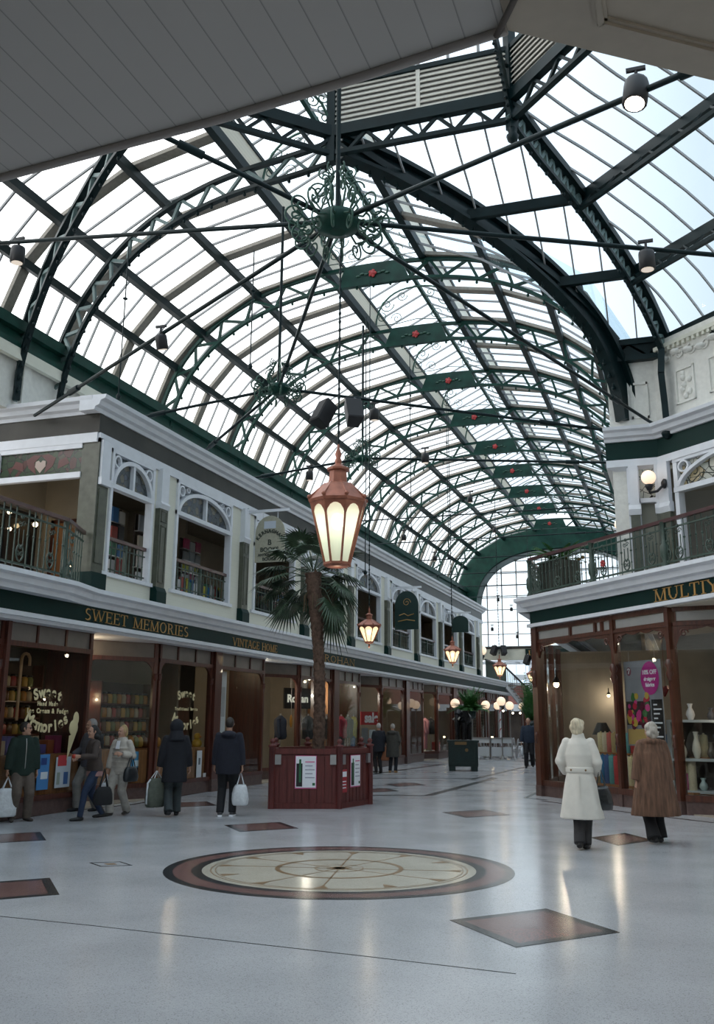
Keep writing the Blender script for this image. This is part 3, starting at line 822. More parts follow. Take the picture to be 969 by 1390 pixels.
# iron scroll arch in the open face of the lantern and brackets at its corners
m = MB(); a, b = lv(2, RL, 13.1), lv(3, RL, 13.1); u = (b - a).normalized(); L = (b - a).length
for z0, fl_ in ((0., 1),):
    m.tube([a + u * (L * i / 16) + Zu * (.05 + .95 * math.sin(PI * i / 16) ** .5) for i in range(17)], .03, 5); m.tube([a + Zu * .98, b + Zu * .98], .03, 5)
    for i in range(12):
        f = (i + .5) / 12; z = .05 + .95 * math.sin(PI * f) ** .5
        spiral(m, a + u * L * f + Zu * min(.86, z - .16 if .12 < f < .88 else z - .25), u, Zu, .15, 1.5, .015, 4, i * 1.3, 1 if i % 2 else -1)
    for f in (.06, .94):
        for j in range(3): spiral(m, a + u * L * f + Zu * (.86 - .0 * j - j * .26), u, Zu, .13, 1.5, .015, 4, j)
m.build('scroll_arch', IRONF, lan)
m = MB(); b = lv(1, RL); i_ = V((DC.x - b.x, DC.y - b.y, 0)).normalized()
m.poly([b + Zu * 14.6 + i_ * .75, b + Zu * 13.6 + i_ * .32, b + Zu * 12.55 + i_ * .02], .07, .12); m.bar(b + i_ * .32 + Zu * 13.6, b + Zu * 13.6, .05)
for j in range(14): p = (b + Zu * 14.5 + i_ * .72).lerp(b + Zu * 12.6 + i_ * .03, j / 14); m.sphere(p + i_ * .07, .034, 6, 4)
m.build('corner_bracket', IRON, lan)
# ---------------------------------------------------------------- left building
LF = FR((-11, 0, 0), (0, 1, 0), (1, 0, 0))
YE = 55.0                                            # end of the upper storey
wl_ = snode('wall_left', (-11, 35, 0))
# mouldings
m = MB(); LF.box(m, 16.0, 64.6, 3.50, 3.82, -.30, .10); LF.box(m, 4.0, 16.0, 3.50, 3.82, -.30, .10); fas = m.build('trim_1', GREENF); struct(fas)
m = MB(); LF.box(m, 4.0, 64.6, 3.42, 3.50, -.30, .15)
PRF = [(-.2, 3.82), (.13, 3.82), (.15, 3.90), (.24, 3.93), (.27, 4.02), (.36, 4.05), (.36, 4.13), (-.2, 4.16)]
LF.prof(m, 15.9, 64.6, PRF)
LF.prof(m, 4.0, 14.9, [(d + (.22 if d > 0 else 0), z) for d, z in PRF])
# slanted return between the two runs
A = [LF.p(14.9, z, d + (.22 if d > 0 else 0)) for d, z in PRF]; B = [LF.p(15.9, z, d) for d, z in PRF]; n = len(A)
m.add(A + B, [(i, (i + 1) % n, n + (i + 1) % n, n + i) for i in range(n)] + [tuple(range(n))[::-1], tuple(range(n, 2 * n))])
LF.box(m, 4.0, 64.6, 3.36, 3.43, -1.6, .05)          # white soffit over the shop recesses
struct(m.build('trim_2', WHITE))
PK = [18.58 + 4.36 * k for k in range(9)]
m = MB(); LF.box(m, 16.02, YE, 7.36, 7.76, -.16, .02)
m.obox((-17.5, 15.99, 7.36), (6.53, 0, 0), (0, .15, 0), (0, 0, .4)); struct(m.build('trim_3', FRIEZE))
CRN = [(-.3, 7.76), (.06, 7.76), (.08, 7.83), (.17, 7.86), (.20, 7.95), (.30, 7.98), (.32, 8.06), (-.3, 8.08)]
m = MB(); LF.prof(m, 15.72, YE + .2, CRN); LF.box(m, 16.02, YE, 7.16, 7.36, -.2, .05)
m.prism([(-17.5, 16.02 - d, z) for d, z in CRN], (6.5, 0, 0)); m.obox((-17.5, 15.98, 7.16), (6.5, 0, 0), (0, .2, 0), (0, 0, .2))
m.box(-13.2, -11.2, 16.1, YE, 8.0, 8.06); struct(m.build('trim_4', WHITE))
m = MB(); m.box(-13.25, -13.08, 15.0, 61, 8.0, 9.4); m.build('clerestory', PLAST, wl_)
m = MB(); m.box(-18.2, -13.0, 16.05, 16.3, 7.9, 9.75); m.build('gable_upstand', PLAST, wl_)
m = MB(); m.box(-12.98, -12.86, 15.0, 61, 9.05, 9.30); m.build('clerestory_cornice', CREAM, wl_)
# upper storey wall, bay by bay
wall = MB(); sill = MB()
spans = []
edges = [16.38] + PK + [YE]
wins = [(16.52, 18.25)] + [(p + .70, p + 3.62) for p in PK[:8]]
prev = 16.25
for a, b in wins:
    LF.box(wall, prev, a, 4.16, 7.16, -.14, 0); LF.box(wall, a, b, 4.16, 4.52, -.14, 0); LF.box(sill, a - .12, b + .12, 4.50, 4.58, -.16, .06); prev = b
LF.box(wall, prev, YE, 4.16, 7.16, -.14, 0)
wall.build('cream_boarding', CREAMB, wl_); sill.build('window_sills', WHITE, wl_)
LOOK = ['at the building corner', 'with the white book poster rack behind', 'half behind the hanging book sign', 'behind the palm crown', 'left of the dark green hanging sign',
        'behind the dark green hanging sign', 'beyond the dark green hanging sign', 'second from the far end', 'last before the far end']
GN = mat('leaded_glass', (.12, .14, .15), .15)
for k, (a, b) in enumerate(wins):
    wn = snode('window_%d' % (k + 1), tuple(LF.p((a + b) / 2, 4.55)))
    c = (a + b) / 2; hw = (b - a) / 2; zt = 6.38; R = 7.02 - zt; f = MB()
    LF.box(f, a, a + .09, 4.55, 7.16, -.12, .05); LF.box(f, b - .09, b, 4.55, 7.16, -.12, .05); LF.box(f, a, b, zt - .05, zt + .05, -.10, .06); LF.box(f, a, b, 7.08, 7.18, -.1, .05)
    A = [LF.p(c + (hw - .06) * math.cos(rad(x)), zt + (R + .04) * math.sin(rad(x)), -.08) for x in range(0, 181, 10)]
    B = [LF.p(c + (hw - .15) * math.cos(rad(x)), zt + (R - .05) * math.sin(rad(x)), -.08) for x in range(0, 181, 10)]
    f.strip(A, B, LF.n * .14); LF.box(f, c - .035, c + .035, zt, zt + R, -.08, .05)
    for s in (-1, 1):
        o = LF.p(c + s * (hw - .24), 6.93, -.05); rr = [o + LF.u * .135 * math.cos(rad(x)) + Zu * .135 * math.sin(rad(x)) for x in range(0, 361, 20)]
        f.strip(rr, [o + (q - o) * .72 for q in rr], LF.n * .09)
        if hw > 1:
            o = LF.p(c + s * (hw - .55), 7.01, -.05); rr = [o + LF.u * .08 * math.cos(rad(x)) + Zu * .07 * math.sin(rad(x)) for x in range(0, 361, 30)]
            f.strip(rr, [o + (q - o) * .7 for q in rr], LF.n * .08)
    f.build('frame', WHITE, wn)
    g = MB(); q = [LF.p(c + (hw - .12) * math.cos(rad(x)), zt + R * math.sin(rad(x)), -.05) for x in range(0, 181, 10)]; g.prism(q, LF.n * .012); g.build('stained_glass', STG_D, wn)
    g = MB(); LF.box(g, a + .05, b - .05, zt, 7.1, -.075, -.065); g.build('spandrel_glass', GN, wn)
    # iron railing in the opening
    t = thing('window_railing', 'green iron railing in the arched first floor window ' + LOOK[k], 'railing', tuple(LF.p(c, 4.58)), 0, 'railings in the first floor windows')
    mb = MB(); LF.box(mb, a + .08, b - .08, 5.26, 5.33, -.10, -.02); mb.build('handrail', RAILM, t)
    mb = MB(); LF.box(mb, a + .08, b - .08, 5.12, 5.145, -.075, -.045); LF.box(mb, a + .08, b - .08, 4.66, 4.685, -.075, -.045); mb.build('rail_bar', BALU, t)
    n = max(6, int((b - a) / .19)); st = (b - a - .16) / n; y = a + .08 + st / 2
    mb = MB(); LF.box(mb, y - .01, y + .01, 4.58, 5.27, -.07, -.05); mb.sphere(LF.p(y, 4.9, -.06), .022, 6, 4); bo = mb.build('baluster', BALU, t)
    for j in range(1, n): lcopy(bo, LF.u * st * j)
    mb = MB(); LF.box(mb, c - .035, c + .035, 4.58, 5.3, -.095, -.025); mb.sphere(LF.p(c, 5.2, -.06), .055, 8, 6); mb.build('post', BALU, t)
PLB = ['right of the corner window', 'left of the hanging cream book sign', 'left of the palm crown', 'right of the palm crown', 'left of the dark green hanging sign', 'right of the dark green hanging sign', 'third from the far end', 'second from the far end', 'nearest the far end']
def pilaster(y, lb, w=.36):
    t = thing('pilaster', lb, 'pilaster', tuple(LF.p(y, 4.0)), 0, 'olive pilasters on the first floor')
    mb = MB(); LF.box(mb, y - w / 2, y + w / 2, 4.5, 6.3, 0, .12); mb.build('shaft', OLIVE, t)
    mb = MB()
    for z0, z1 in ((4.62, 5.9), (5.98, 6.24)):
        LF.box(mb, y - w / 2 + .06, y - w / 2 + .085, z0, z1, .12, .135); LF.box(mb, y + w / 2 - .085, y + w / 2 - .06, z0, z1, .12, .135)
        LF.box(mb, y - w / 2 + .06, y + w / 2 - .06, z0, z0 + .025, .12, .135); LF.box(mb, y - w / 2 + .06, y + w / 2 - .06, z1 - .025, z1, .12, .135)
    mb.build('panel_moulding', OLIVE, t)
    mb = MB(); LF.box(mb, y - w / 2 - .03, y + w / 2 + .03, 4.04, 4.42, 0, .17); LF.prof(mb, y - w / 2 - .03, y + w / 2 + .03, [(0, 4.42), (.17, 4.42), (.12, 4.52), (0, 4.52)]); mb.build('base', GREENF, t)
    mb = MB(); LF.box(mb, y - w / 2 + .02, y + w / 2 - .02, 6.42, 7.2, 0, .13); LF.prof(mb, y - w / 2 - .01, y + w / 2 + .01, [(0, 6.28), (.13, 6.28), (.17, 6.38), (.13, 6.44), (0, 6.44)])
    mb.build('capital', WHITE, t)
for y, l in zip(PK, PLB): pilaster(y, 'olive first floor pilaster with white cap, ' + l)
# corner post and the glazed end of the upper storey facing the crossing
t = thing('pilaster', 'thick olive corner post with dark green foot, where the left building turns', 'pilaster', (-11.16, 16.2, 4.1))
m = MB(); m.box(-11.36, -10.95, 16.02, 16.42, 4.5, 7.25); m.build('shaft', OLIVE, t)
m = MB(); m.box(-10.97, -10.925, 16.09, 16.36, 4.7, 6.2); m.build('panel_moulding', OLIVE, t)
m = MB(); m.box(-11.42, -10.88, 15.96, 16.48, 4.10, 4.50); m.build('base', GREENF, t)
m = MB(); m.box(-10.96, -10.90, 16.07, 16.38, 6.42, 7.22); m.box(-10.97, -10.87, 16.05, 16.41, 6.28, 6.43); m.build('capital', WHITE, t)
wn = snode('window_10', (-13, 16.05, 6.5)); f = MB()
for z0, z1 in ((6.44, 6.56), (7.06, 7.2)): f.box(-17.4, -11.35, 15.99, 16.11, z0, z1)
for x in (-13.42, -15.6, -17.4): f.box(x - .07, x + .07, 15.99, 16.11, 6.5, 7.1)
f.build('frame', WHITE, wn)
for x0, x1 in ((-13.35, -11.36), (-15.53, -13.49)):
    g = MB(); g.box(x0, x1, 16.04, 16.06, 6.55, 7.07); g.build('stained_glass', STG_G, wn)
    c = V(((x0 + x1) / 2, 16.035, 6.79)); g = MB()
    for s in (-1, 1):
        g.prism([c + V((s * .1, 0, -.2)), c + V((s * .3, 0, -.05)), c + V((s * .36, 0, .12)), c + V((s * .18, 0, .22)), c + V((0, 0, .2)), c + V((s * .16, 0, .05))], (0, .004, 0))
        g.prism([c + V((s * .42, 0, -.12)), c + V((s * .7, 0, -.02)), c + V((s * .62, 0, .12)), c + V((s * .44, 0, .06))], (0, .004, 0))
    g.build('red_flower', STG_R, wn)
    g = MB(); g.prism([c + V((0, 0, -.18)), c + V((.13, 0, -.04)), c + V((.12, 0, .07)), c + V((.05, 0, .09)), c + V((0, 0, .04)), c + V((-.05, 0, .09)), c + V((-.12, 0, .07)), c + V((-.13, 0, -.04))], (0, -.006, 0)); g.build('pale_heart', STG_P, wn)
# upper rooms
ur = snode('wall_upper_rooms', (-13, 30, 4.1))
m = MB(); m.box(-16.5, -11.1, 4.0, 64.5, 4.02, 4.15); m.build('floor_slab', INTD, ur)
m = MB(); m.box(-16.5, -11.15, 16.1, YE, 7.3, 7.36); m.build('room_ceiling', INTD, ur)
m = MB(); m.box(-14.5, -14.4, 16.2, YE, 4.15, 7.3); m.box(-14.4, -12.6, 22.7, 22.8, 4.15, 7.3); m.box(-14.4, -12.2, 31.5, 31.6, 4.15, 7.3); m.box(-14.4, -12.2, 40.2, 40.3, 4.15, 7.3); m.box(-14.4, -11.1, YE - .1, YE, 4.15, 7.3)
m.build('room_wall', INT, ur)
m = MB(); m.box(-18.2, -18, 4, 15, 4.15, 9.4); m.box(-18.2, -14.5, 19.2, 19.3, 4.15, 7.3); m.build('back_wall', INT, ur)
# doors at the left landing
t = thing('landing_door', 'dark framed glazed door with lamps behind, on the left landing under the stained glass', 'door', (-14.35, 17.6, 4.15))
m = MB(); m.box(-14.42, -14.28, 16.5, 16.68, 4.15, 6.3); m.box(-14.42, -14.28, 18.4, 18.62, 4.15, 6.3); m.box(-14.42, -14.28, 16.5, 18.62, 6.15, 6.35); m.box(-14.42, -14.3, 17.5, 17.6, 4.15, 6.2); m.build('door_frame', BLACK, t)
m = MB(); m.box(-14.38, -14.36, 16.68, 18.4, 4.2, 6.15); m.build('door_glass', mat('dim_glass', (.05, .045, .04), .1), t)
m = MB(); m.box(-14.4, -14.3, 16.7, 18.4, 4.2, 4.6); m.build('kick_panel', MAHOG, t)
t = thing('panel_door', 'brown wooden door at the back of the left landing near the corner post', 'door', (-13.2, 18.98, 4.15))
m = MB(); m.box(-14.0, -13.1, 18.9, 18.98, 4.15, 6.2); m.build('door_leaf', OAK, t)
m = MB(); m.box(-14.08, -14.0, 18.86, 19.02, 4.15, 6.28); m.box(-13.1, -13.02, 18.86, 19.02, 4.15, 6.28); m.box(-14.08, -13.02, 18.86, 19.02, 6.2, 6.28); m.build('door_frame', MAHOG, t)
m = MB(); m.sphere((-13.2, 18.87, 5.15), .04, 8, 6); m.build('door_knob', BRASS, t)
m = MB(); m.box(-14.4, -12.9, 19.0, 19.1, 4.15, 7.3); m.build('landing_wall', INT, ur)
def bulb_thing(p, lb, e=BULBW, r=.05, name='wall_lamp', cat='lamp'):
    t = thing(name, lb, cat, tuple(p)); m = MB(); m.sphere(p, r, 10, 8); m.build('bulb', e, t)
    m = MB(); m.tube([V(p) + V((-.12, 0, 0)), V(p) + V((-.12, 0, r)), V(p) + Zu * r], .015, 6); m.build('bracket', BLACK, t); return t
bulb_thing(at(13, 695, X=-14.1), 'small round wall lamp by the dark landing door, upper left', r=.05)
bulb_thing(at(48, 712, X=-14.1), 'bright wall lamp at the right of the dark landing door', r=.06)
bulb_thing(at(13, 718, X=-14.0), 'small lamp just above the left balcony rail', r=.045)
bulb_thing(at(96, 771, X=-12.9), 'glowing lamp seen through the left balcony balusters beside the corner post', r=.05)
# left balcony railing: one long run, then the short slanted return
def rail_run(root, P, Q, z0, z1, first=True, st=.165):
    P, Q = V(P), V(Q); d = (Q - P); L = d.length; d.normalize()
    m = MB(); m.bar(P + Zu * (z1 - .035), Q + Zu * (z1 - .035), .09, .07); m.build('handrail', RAILM, root)
    m = MB(); m.bar(P + Zu * (z1 - .20), Q + Zu * (z1 - .20), .03); m.bar(P + Zu * (z0 + .12), Q + Zu * (z0 + .12), .035); m.build('rail_bar', BALU, root)
    n = max(2, int(L / st)); s = L / n
    m = MB(); q = P + d * s * .5; m.bar(q + Zu * z0, q + Zu * (z1 - .06), .02); m.sphere(q + Zu * (z0 + (z1 - z0) * .55), .026, 6, 4); m.sphere(q + Zu * (z0 + (z1 - z0) * .3), .02, 6, 4); b = m.build('baluster', BALU, root)
    m = MB(); c = P + d * s * .5; h = z1 - z0     # heart and scroll panel
    for k in (-1, 1):
        m.tube([c + d * (k * .06) + Zu * (z0 + .62 * h), c + d * (k * .06) + Zu * (z0 + .36 * h)], .011, 4)
        m.tube([c + Zu * (z0 + .14 * h)] + [c + d * (k * .10 * math.sin(a)) + Zu * (z0 + h * (.27 - .12 * math.cos(a))) for a in (.5, 1.1, 1.7, 2.3, 2.8)] + [c + Zu * (z0 + .33 * h)], .016, 5)
        spiral(m, c + d * (k * .045) + Zu * (z0 + .25 * h), d, Zu, .045, 1.2, .011, 4, 0 if k > 0 else PI, k)
        spiral(m, c + d * (k * .045) + Zu * (z0 + .70 * h), d, Zu, .05, 1.2, .010, 4, 0, k)
    m.sphere(c + Zu * (z0 + .80 * h), .035, 8, 6)
    hb = m.build('heart_scroll', BALU, root)
    used_h = False
    for j in range(1, n):
        (lcopy(hb, d * s * j) if j % 5 == 2 else lcopy(b, d * s * j))
    return b
t = thing('balcony_railing', 'green iron balcony railing with dark red handrail at the left, above the dark shop windows', 'railing', (-10.75, 11, 4.13))
rail_run(t, (-10.66, 7.2, 0), (-10.66, 14.75, 0), 4.13, 5.30); rail_run(t, (-10.66, 14.75, 0), (-11.12, 15.95, 0), 4.13, 5.30)
m = MB(); p = V((-10.66, 14.75, 0)); m.lathe([(.045, 4.13), (.06, 4.3), (.03, 4.4), (.045, 4.8), (.03, 5.1), (.05, 5.24)], 10, p); m.build('post', BALU, t)

# ---------------------------------------------------------------- ground floor shops
gf = snode('wall_shop_interiors', (-13, 30, 0))
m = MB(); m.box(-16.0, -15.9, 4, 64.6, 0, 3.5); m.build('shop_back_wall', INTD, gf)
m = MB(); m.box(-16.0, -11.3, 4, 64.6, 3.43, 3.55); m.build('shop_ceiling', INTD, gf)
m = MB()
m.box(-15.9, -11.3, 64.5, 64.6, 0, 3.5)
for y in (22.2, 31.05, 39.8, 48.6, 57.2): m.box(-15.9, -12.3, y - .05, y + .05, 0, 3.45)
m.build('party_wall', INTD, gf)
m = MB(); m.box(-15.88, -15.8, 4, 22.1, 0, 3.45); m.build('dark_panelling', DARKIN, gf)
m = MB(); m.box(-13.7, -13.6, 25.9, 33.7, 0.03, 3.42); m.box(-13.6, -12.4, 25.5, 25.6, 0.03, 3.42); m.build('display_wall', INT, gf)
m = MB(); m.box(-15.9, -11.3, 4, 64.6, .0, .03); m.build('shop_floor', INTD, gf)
TRP = mat('transom_panel', (.17, .15, .135), .35, var=.15, scale=3)
def shop_window(P, Q, label, wood=MAHOG, group=None, arch=True, stall=None, panes=3, zt=2.99, ztop=3.40, sill=.30, mull=None):
    """glazed shop window between plan points P and Q (left to right as seen)"""
    P, Q = V(P), V(Q); u = (Q - P); L = u.length; u.normalize(); n = V((u.y, -u.x, 0))
    if n.dot(V((-4, 8, 0)) - P) < 0: n = -n
    f = FR(P, u, n); t = thing('shop_window', label, 'shop window', tuple(f.p(L / 2, 0)), 0, group)
    m = MB(); f.box(m, 0, L, 0, sill - .04, -.10, .05); m.build('plinth', PLINTH, t)
    m = MB(); f.box(m, 0, L, sill - .04, sill + .05, -.12, .08); m.build('sill', wood, t)
    m = MB(); f.box(m, 0, .09, sill, ztop, -.06, .05); f.box(m, L - .09, L, sill, ztop, -.06, .05); f.box(m, 0, L, zt - .04, zt + .05, -.05, .06); f.box(m, 0, L, ztop - .05, ztop + .03, -.05, .05)
    for i in range(1, panes): a = L * i / panes; f.box(m, a - .025, a + .025, zt, ztop, -.04, .04)
    for a in (mull or []): f.box(m, a - .02, a + .02, sill, zt, -.03, .03)
    m.build('frame', wood, t)
    m = MB(); f.box(m, .08, L - .08, sill + .04, zt - .03, -.006, .006); m.build('pane', SHOPGL, t)
    for i in range(panes):
        m = MB(); f.box(m, L * i / panes + .03, L * (i + 1) / panes - .03, zt + .05, ztop - .05, -.01, .01); m.build('transom_panel', TRP, t)
    if arch:
        m = MB()
        for s, a in ((1, .09), (-1, L - .09)):
            R = min(.30, L * .25); q = [f.p(a, zt - .03, -.03), f.p(a + s * R, zt - .03, -.03)] + [f.p(a + s * R * (1 - math.sin(rad(x))), zt - .03 - R * (1 - math.cos(rad(x))) , -.03) for x in (15, 30, 45, 60, 75, 90)]
            m.prism(q, n * .06)
            m.lathe([(.03, zt - .46), (.06, zt - .40), (.05, zt - .34), (.07, zt - .30)], 8, f.p(a - s * .05, 0, .03))
        m.build('corner_bracket', wood, t)
    if stall:
        m = MB(); f.box(m, .1, L - .1, sill + .05, 1.03, -.06, -.03); f.box(m, .1, L - .1, 1.0, 1.05, -.9, -.025); m.build('display_shelf', stall, t)
    return t, f
def GX(y, d=-.30): return LF.p(y, 0, d)
S1, F1 = shop_window(GX(14.12), GX(16.75), 'dark sweet shop window with pale gold arched lettering, nearest the left picture edge', stall=OAK, arch=False)
S0, F0 = shop_window(GX(10.6), GX(14.06), 'dark shop window cut off by the left picture edge', stall=OAK)
S2, F2 = shop_window(GX(19.40), GX(22.02), 'sweet shop window with arched lettering and rows of jars, left of the dark coated man', stall=OAK)
S2b, F2b = shop_window(GX(17.9, -1.3), GX(19.36), 'slanting sweet shop side window with a blue poster beside the doorway', stall=OAK, panes=1)
S3, F3 = shop_window(GX(22.42), GX(25.2), 'vintage shop window with a chandelier and white banner, right of the sweet shop')
S4b, F4b = shop_window(GX(25.9, -1.3), GX(27.85), 'slanting clothes shop window with arched top, above the left half of the red planter', panes=1)
S4, F4 = shop_window(GX(27.9), GX(30.7), 'clothes shop window behind the palm trunk')
S5, F5 = shop_window(GX(31.3), GX(33.7), 'clothes shop window showing red and blue jackets, right of the palm')
S6b, F6b = shop_window(GX(34.4, -1.2), GX(36.3), 'slanting window with the red sale sign behind the elderly couple', panes=1, stall=None)
S6, F6 = shop_window(GX(36.35), GX(39.5), 'tall window right of the sale sign, beyond the elderly couple')
S7, F7 = shop_window(GX(40.2), GX(42.6), 'window with a warm lamp, left of the pink mannequin')
S8b, F8b = shop_window(GX(43.2, -1.2), GX(45.2), 'slanting window with the pink dressed mannequin', panes=1)
S8, F8 = shop_window(GX(45.25), GX(48.2), 'pale window left of the dark green statue plinth')
for k, (a, b) in enumerate([(49.1, 51.6), (52.4, 54.6), (55.2, 56.9), (57.6, 60.0), (60.4, 62.4), (62.6, 64.4)]):
    shop_window(GX(a), GX(b), ['far shop window just beyond the statue on its green plinth', 'far shop window behind the left globe lamps', 'far shop window behind the fern by the globe lamps', 'far shop window behind the middle globe lamp post', 'far shop window left of the stair foot', 'last shop window on the left, under the far stair'][k])
for k, (y, w) in enumerate([(14.09, .10), (22.22, .36), (31.0, .5), (39.85, .5), (48.65, .6), (57.2, .5)]):
    t = thing('shop_post', ['slim mahogany post at the left end of the sweet shop window', 'mahogany post between the sweet shop and the vintage shop', 'mahogany post right of the palm trunk between two clothes windows',
              'mahogany post beyond the elderly couple', 'mahogany post left of the dark green plinth', 'mahogany post far down the left shops'][k], 'post', tuple(LF.p(y, 0, -.25)), 0, 'mahogany posts between the left shops')
    m = MB(); LF.box(m, y - w / 2, y + w / 2, .28, 3.44, -.36, -.18); m.build('shaft', MAHOG, t); m = MB(); LF.box(m, y - w / 2 - .02, y + w / 2 + .02, 0, .28, -.38, -.16); m.build('base', PLINTH, t)
def shop_door(y0, y1, d, label):
    t = thing('shop_door', label, 'door', tuple(LF.p((y0 + y1) / 2, 0, d))); m = MB()
    LF.box(m, y0, y0 + .1, 0, 3.4, d - .05, d + .05); LF.box(m, y1 - .1, y1, 0, 3.4, d - .05, d + .05); LF.box(m, y0, y1, 2.2, 2.32, d - .05, d + .05); LF.box(m, y0, y1, 3.28, 3.4, d - .05, d + .05); m.build('door_frame', MAHOG, t)
    m = MB(); LF.box(m, y0 + .1, y1 - .1, 0.02, .35, d - .03, d + .03); LF.box(m, y0 + .1, y0 + .22, .3, 2.2, d - .03, d + .03); LF.box(m, y1 - .22, y1 - .1, .3, 2.2, d - .03, d + .03); LF.box(m, y0 + .1, y1 - .1, 2.08, 2.2, d - .03, d + .03); dl = m.build('door_leaf', MAHOG, t)
    m = MB(); LF.box(m, y0 + .2, y1 - .2, .34, 2.1, d - .005, d + .005); LF.box(m, y0 + .1, y1 - .1, 2.32, 3.28, d - .005, d + .005); m.build('door_glass', SHOPGL, t)
    m = MB(); m.sphere(LF.p(y0 + .28, 1.05, d + .07), .035, 8, 6); m.build('door_knob', BRASS, dl)
shop_door(16.8, 17.88, -1.3, 'dark sweet shop door set back under the fascia'); shop_door(25.2, 25.9, -1.3, 'narrow door recessed right of the vintage shop window')
shop_door(33.75, 34.38, -1.2, 'narrow recessed door left of the sale window'); shop_door(42.62, 43.2, -1.2, 'narrow recessed door before the pink mannequin window')
m = MB()
for y in (16.8, 25.2, 33.75, 42.62): LF.box(m, y - .06, y, 0, 3.42, -1.3, -.3)
m.build('recess_cheek', MAHOG, gf)
# lettering on the fascia and windows
def fascia_sign(txt, y0, y1, z, label, h=.21):
    mb = serif(txt, h, LF.p((y0 + y1) / 2, z - h / 2, .102), LF.u, Zu, (y1 - y0)); o = mb.build('fascia_lettering', GOLD); tag(o, label, 'sign lettering')
fascia_sign('SWEET MEMORIES', 15.85, 20.0, 3.66, 'gold capitals of the sweet shop name on the left green fascia', .23)
fascia_sign('VINTAGE HOME', 22.35, 25.2, 3.64, 'gold capitals of the vintage shop name on the left green fascia', .20)
fascia_sign('ROHAN', 29.0, 32.0, 3.64, 'gold capitals right of the palm trunk on the left green fascia', .22)
def arctext(body, f, c, z, R, size, bend, m_, label, name='window_lettering', d=.02, wfac=.62, parent=None):
    mb = MB(); n = len(body); wd = size * wfac
    for i, ch in enumerate(body):
        s = (i - (n - 1) / 2) * wd; a = s / R
        if bend > 0: o = f.p(c + R * math.sin(a), z + R * (math.cos(a) - 1), d); u = f.u * math.cos(a) - Zu * math.sin(a)
        elif bend < 0: o = f.p(c + R * math.sin(a), z - R * (math.cos(a) - 1), d); u = f.u * math.cos(a) + Zu * math.sin(a)
        else: o = f.p(c + s, z, d); u = f.u
        v = -u.cross(f.n) if False else f.n.cross(u)
        if ch == ' ': continue
        g = textmesh(ch, size, m_, None, None, o, u, v, .003, 'CENTER', .012 * size / .3); mb.add(g.v, g.f)
    o = mb.build(name, m_, parent)
    return o if parent else tag(o, label, 'sign lettering')
for f_, X0, cx_, ys_, small in ((F1, 14.12, 65, (944, 986, 955, 965), True), (F2, 19.4, 253, (945, 984, 962, 962), False)):
    wl2 = 'on the leftmost dark window' if small else 'on the window with the jars'
    q = at(cx_, ys_[0], X=-11.28); arctext('Sweet', f_, q.y - X0, q.z - .02, 1.0, .27, 1, PALEGOLD, 'pale gold arched word Sweet ' + wl2, wfac=.62)
    q = at(cx_ - 1, ys_[1], X=-11.28); arctext('Memories', f_, q.y - X0, q.z - .10, 1.15, .29, -1, PALEGOLD, 'pale gold word Memories curving ' + wl2, wfac=.60)
    if small:
        q = at(cx_, ys_[2], X=-11.28); arctext('Hand Made', f_, q.y - X0, q.z - .04, 1, .11, 0, PALEGOLD, 'small pale gold line Hand Made ' + wl2)
        q = at(cx_, ys_[3], X=-11.28); arctext('Ice Cream & Fudge', f_, q.y - X0, q.z - .04, 1, .12, 0, PALEGOLD, 'small pale gold line about ice cream and fudge ' + wl2)
    else:
        q = at(cx_, ys_[2], X=-11.28); arctext('Traditional Sweets', f_, q.y - X0, q.z - .04, 1, .10, 0, PALEGOLD, 'small pale gold line between the two words ' + wl2)
# ice cream cone picture on the first window
t = thing('cone_transfer', 'pale gold ice cream cone transfer on the leftmost window', 'window transfer', tuple(at(98, 995, X=-11.27))); o = at(98, 995, X=-11.27)
m = MB(); m.prism([o + V((0, -.10, -.05)), o + V((0, .14, .02)), o + V((0, -.12, -.5))], (.005, 0, 0)); m.build('cone', PALEGOLD, t)
m = MB(); m.sphere(o + V((0, .03, .1)), .15, 10, 8, (.06, 1, 1)); m.sphere(o + V((0, .09, .26)), .10, 10, 8, (.06, 1, 1.4)); m.build('ice_cream', PALEGOLD, t)
# posters on the oak stall boards
def poster(p, w, h, colr, name, label, bits=(), n=V((1, 0, 0)), u=V((0, 1, 0))):
    t = thing(name, label, 'poster', tuple(p)); m = MB(); m.obox(p - u * w / 2 - Zu * h / 2, u * w, Zu * h, n * .008); m.build('sheet', mat('poster_%d' % len(bpy.data.materials), colr, .5), t)
    for (a, b, ww, hh, c2) in bits:
        m = MB(); m.obox(p + u * (a - ww / 2) * w + Zu * (b - hh / 2) * h + n * .009, u * ww * w, Zu * hh * h, n * .002); m.build('print', mat('print_%d' % len(bpy.data.materials), c2, .5), t)
    return t
XS = -11.285
poster(at(58, 1048, X=XS), .34, .62, (.06, .22, .50), 'poster', 'tall blue poster low on the sweet shop front beside the man in glasses', [(.1, -.1, .6, .2, (.7, .75, .8)), (0, .3, .5, .2, (.02, .05, .2))])
poster(at(85, 1048, X=XS), .46, .55, (.50, .55, .60), 'poster', 'white and red poster low on the sweet shop front behind the grey haired man', [(-.1, .38, .6, .35, (.5, .05, .06)), (.2, -.2, .3, .4, (.05, .12, .3)), (-.3, -.2, .2, .4, (.3, .35, .3))])
poster(at(186, 1040, X=-11.5), .62, .62, (.05, .25, .45), 'poster', 'blue seaside poster by the sweet shop door behind the woman in beige', [(0, .1, .5, .2, (.5, .6, .65)), (0, -.15, .7, .2, (.01, .03, .06)), (0, -.42, 1, .1, (.6, .65, .7))])
poster(at(270, 1037, X=XS), .24, .62, (.58, .62, .66), 'poster', 'narrow white notice right of the person in the hooded coat', [(0, .1, .4, .25, (.1, .12, .14))])
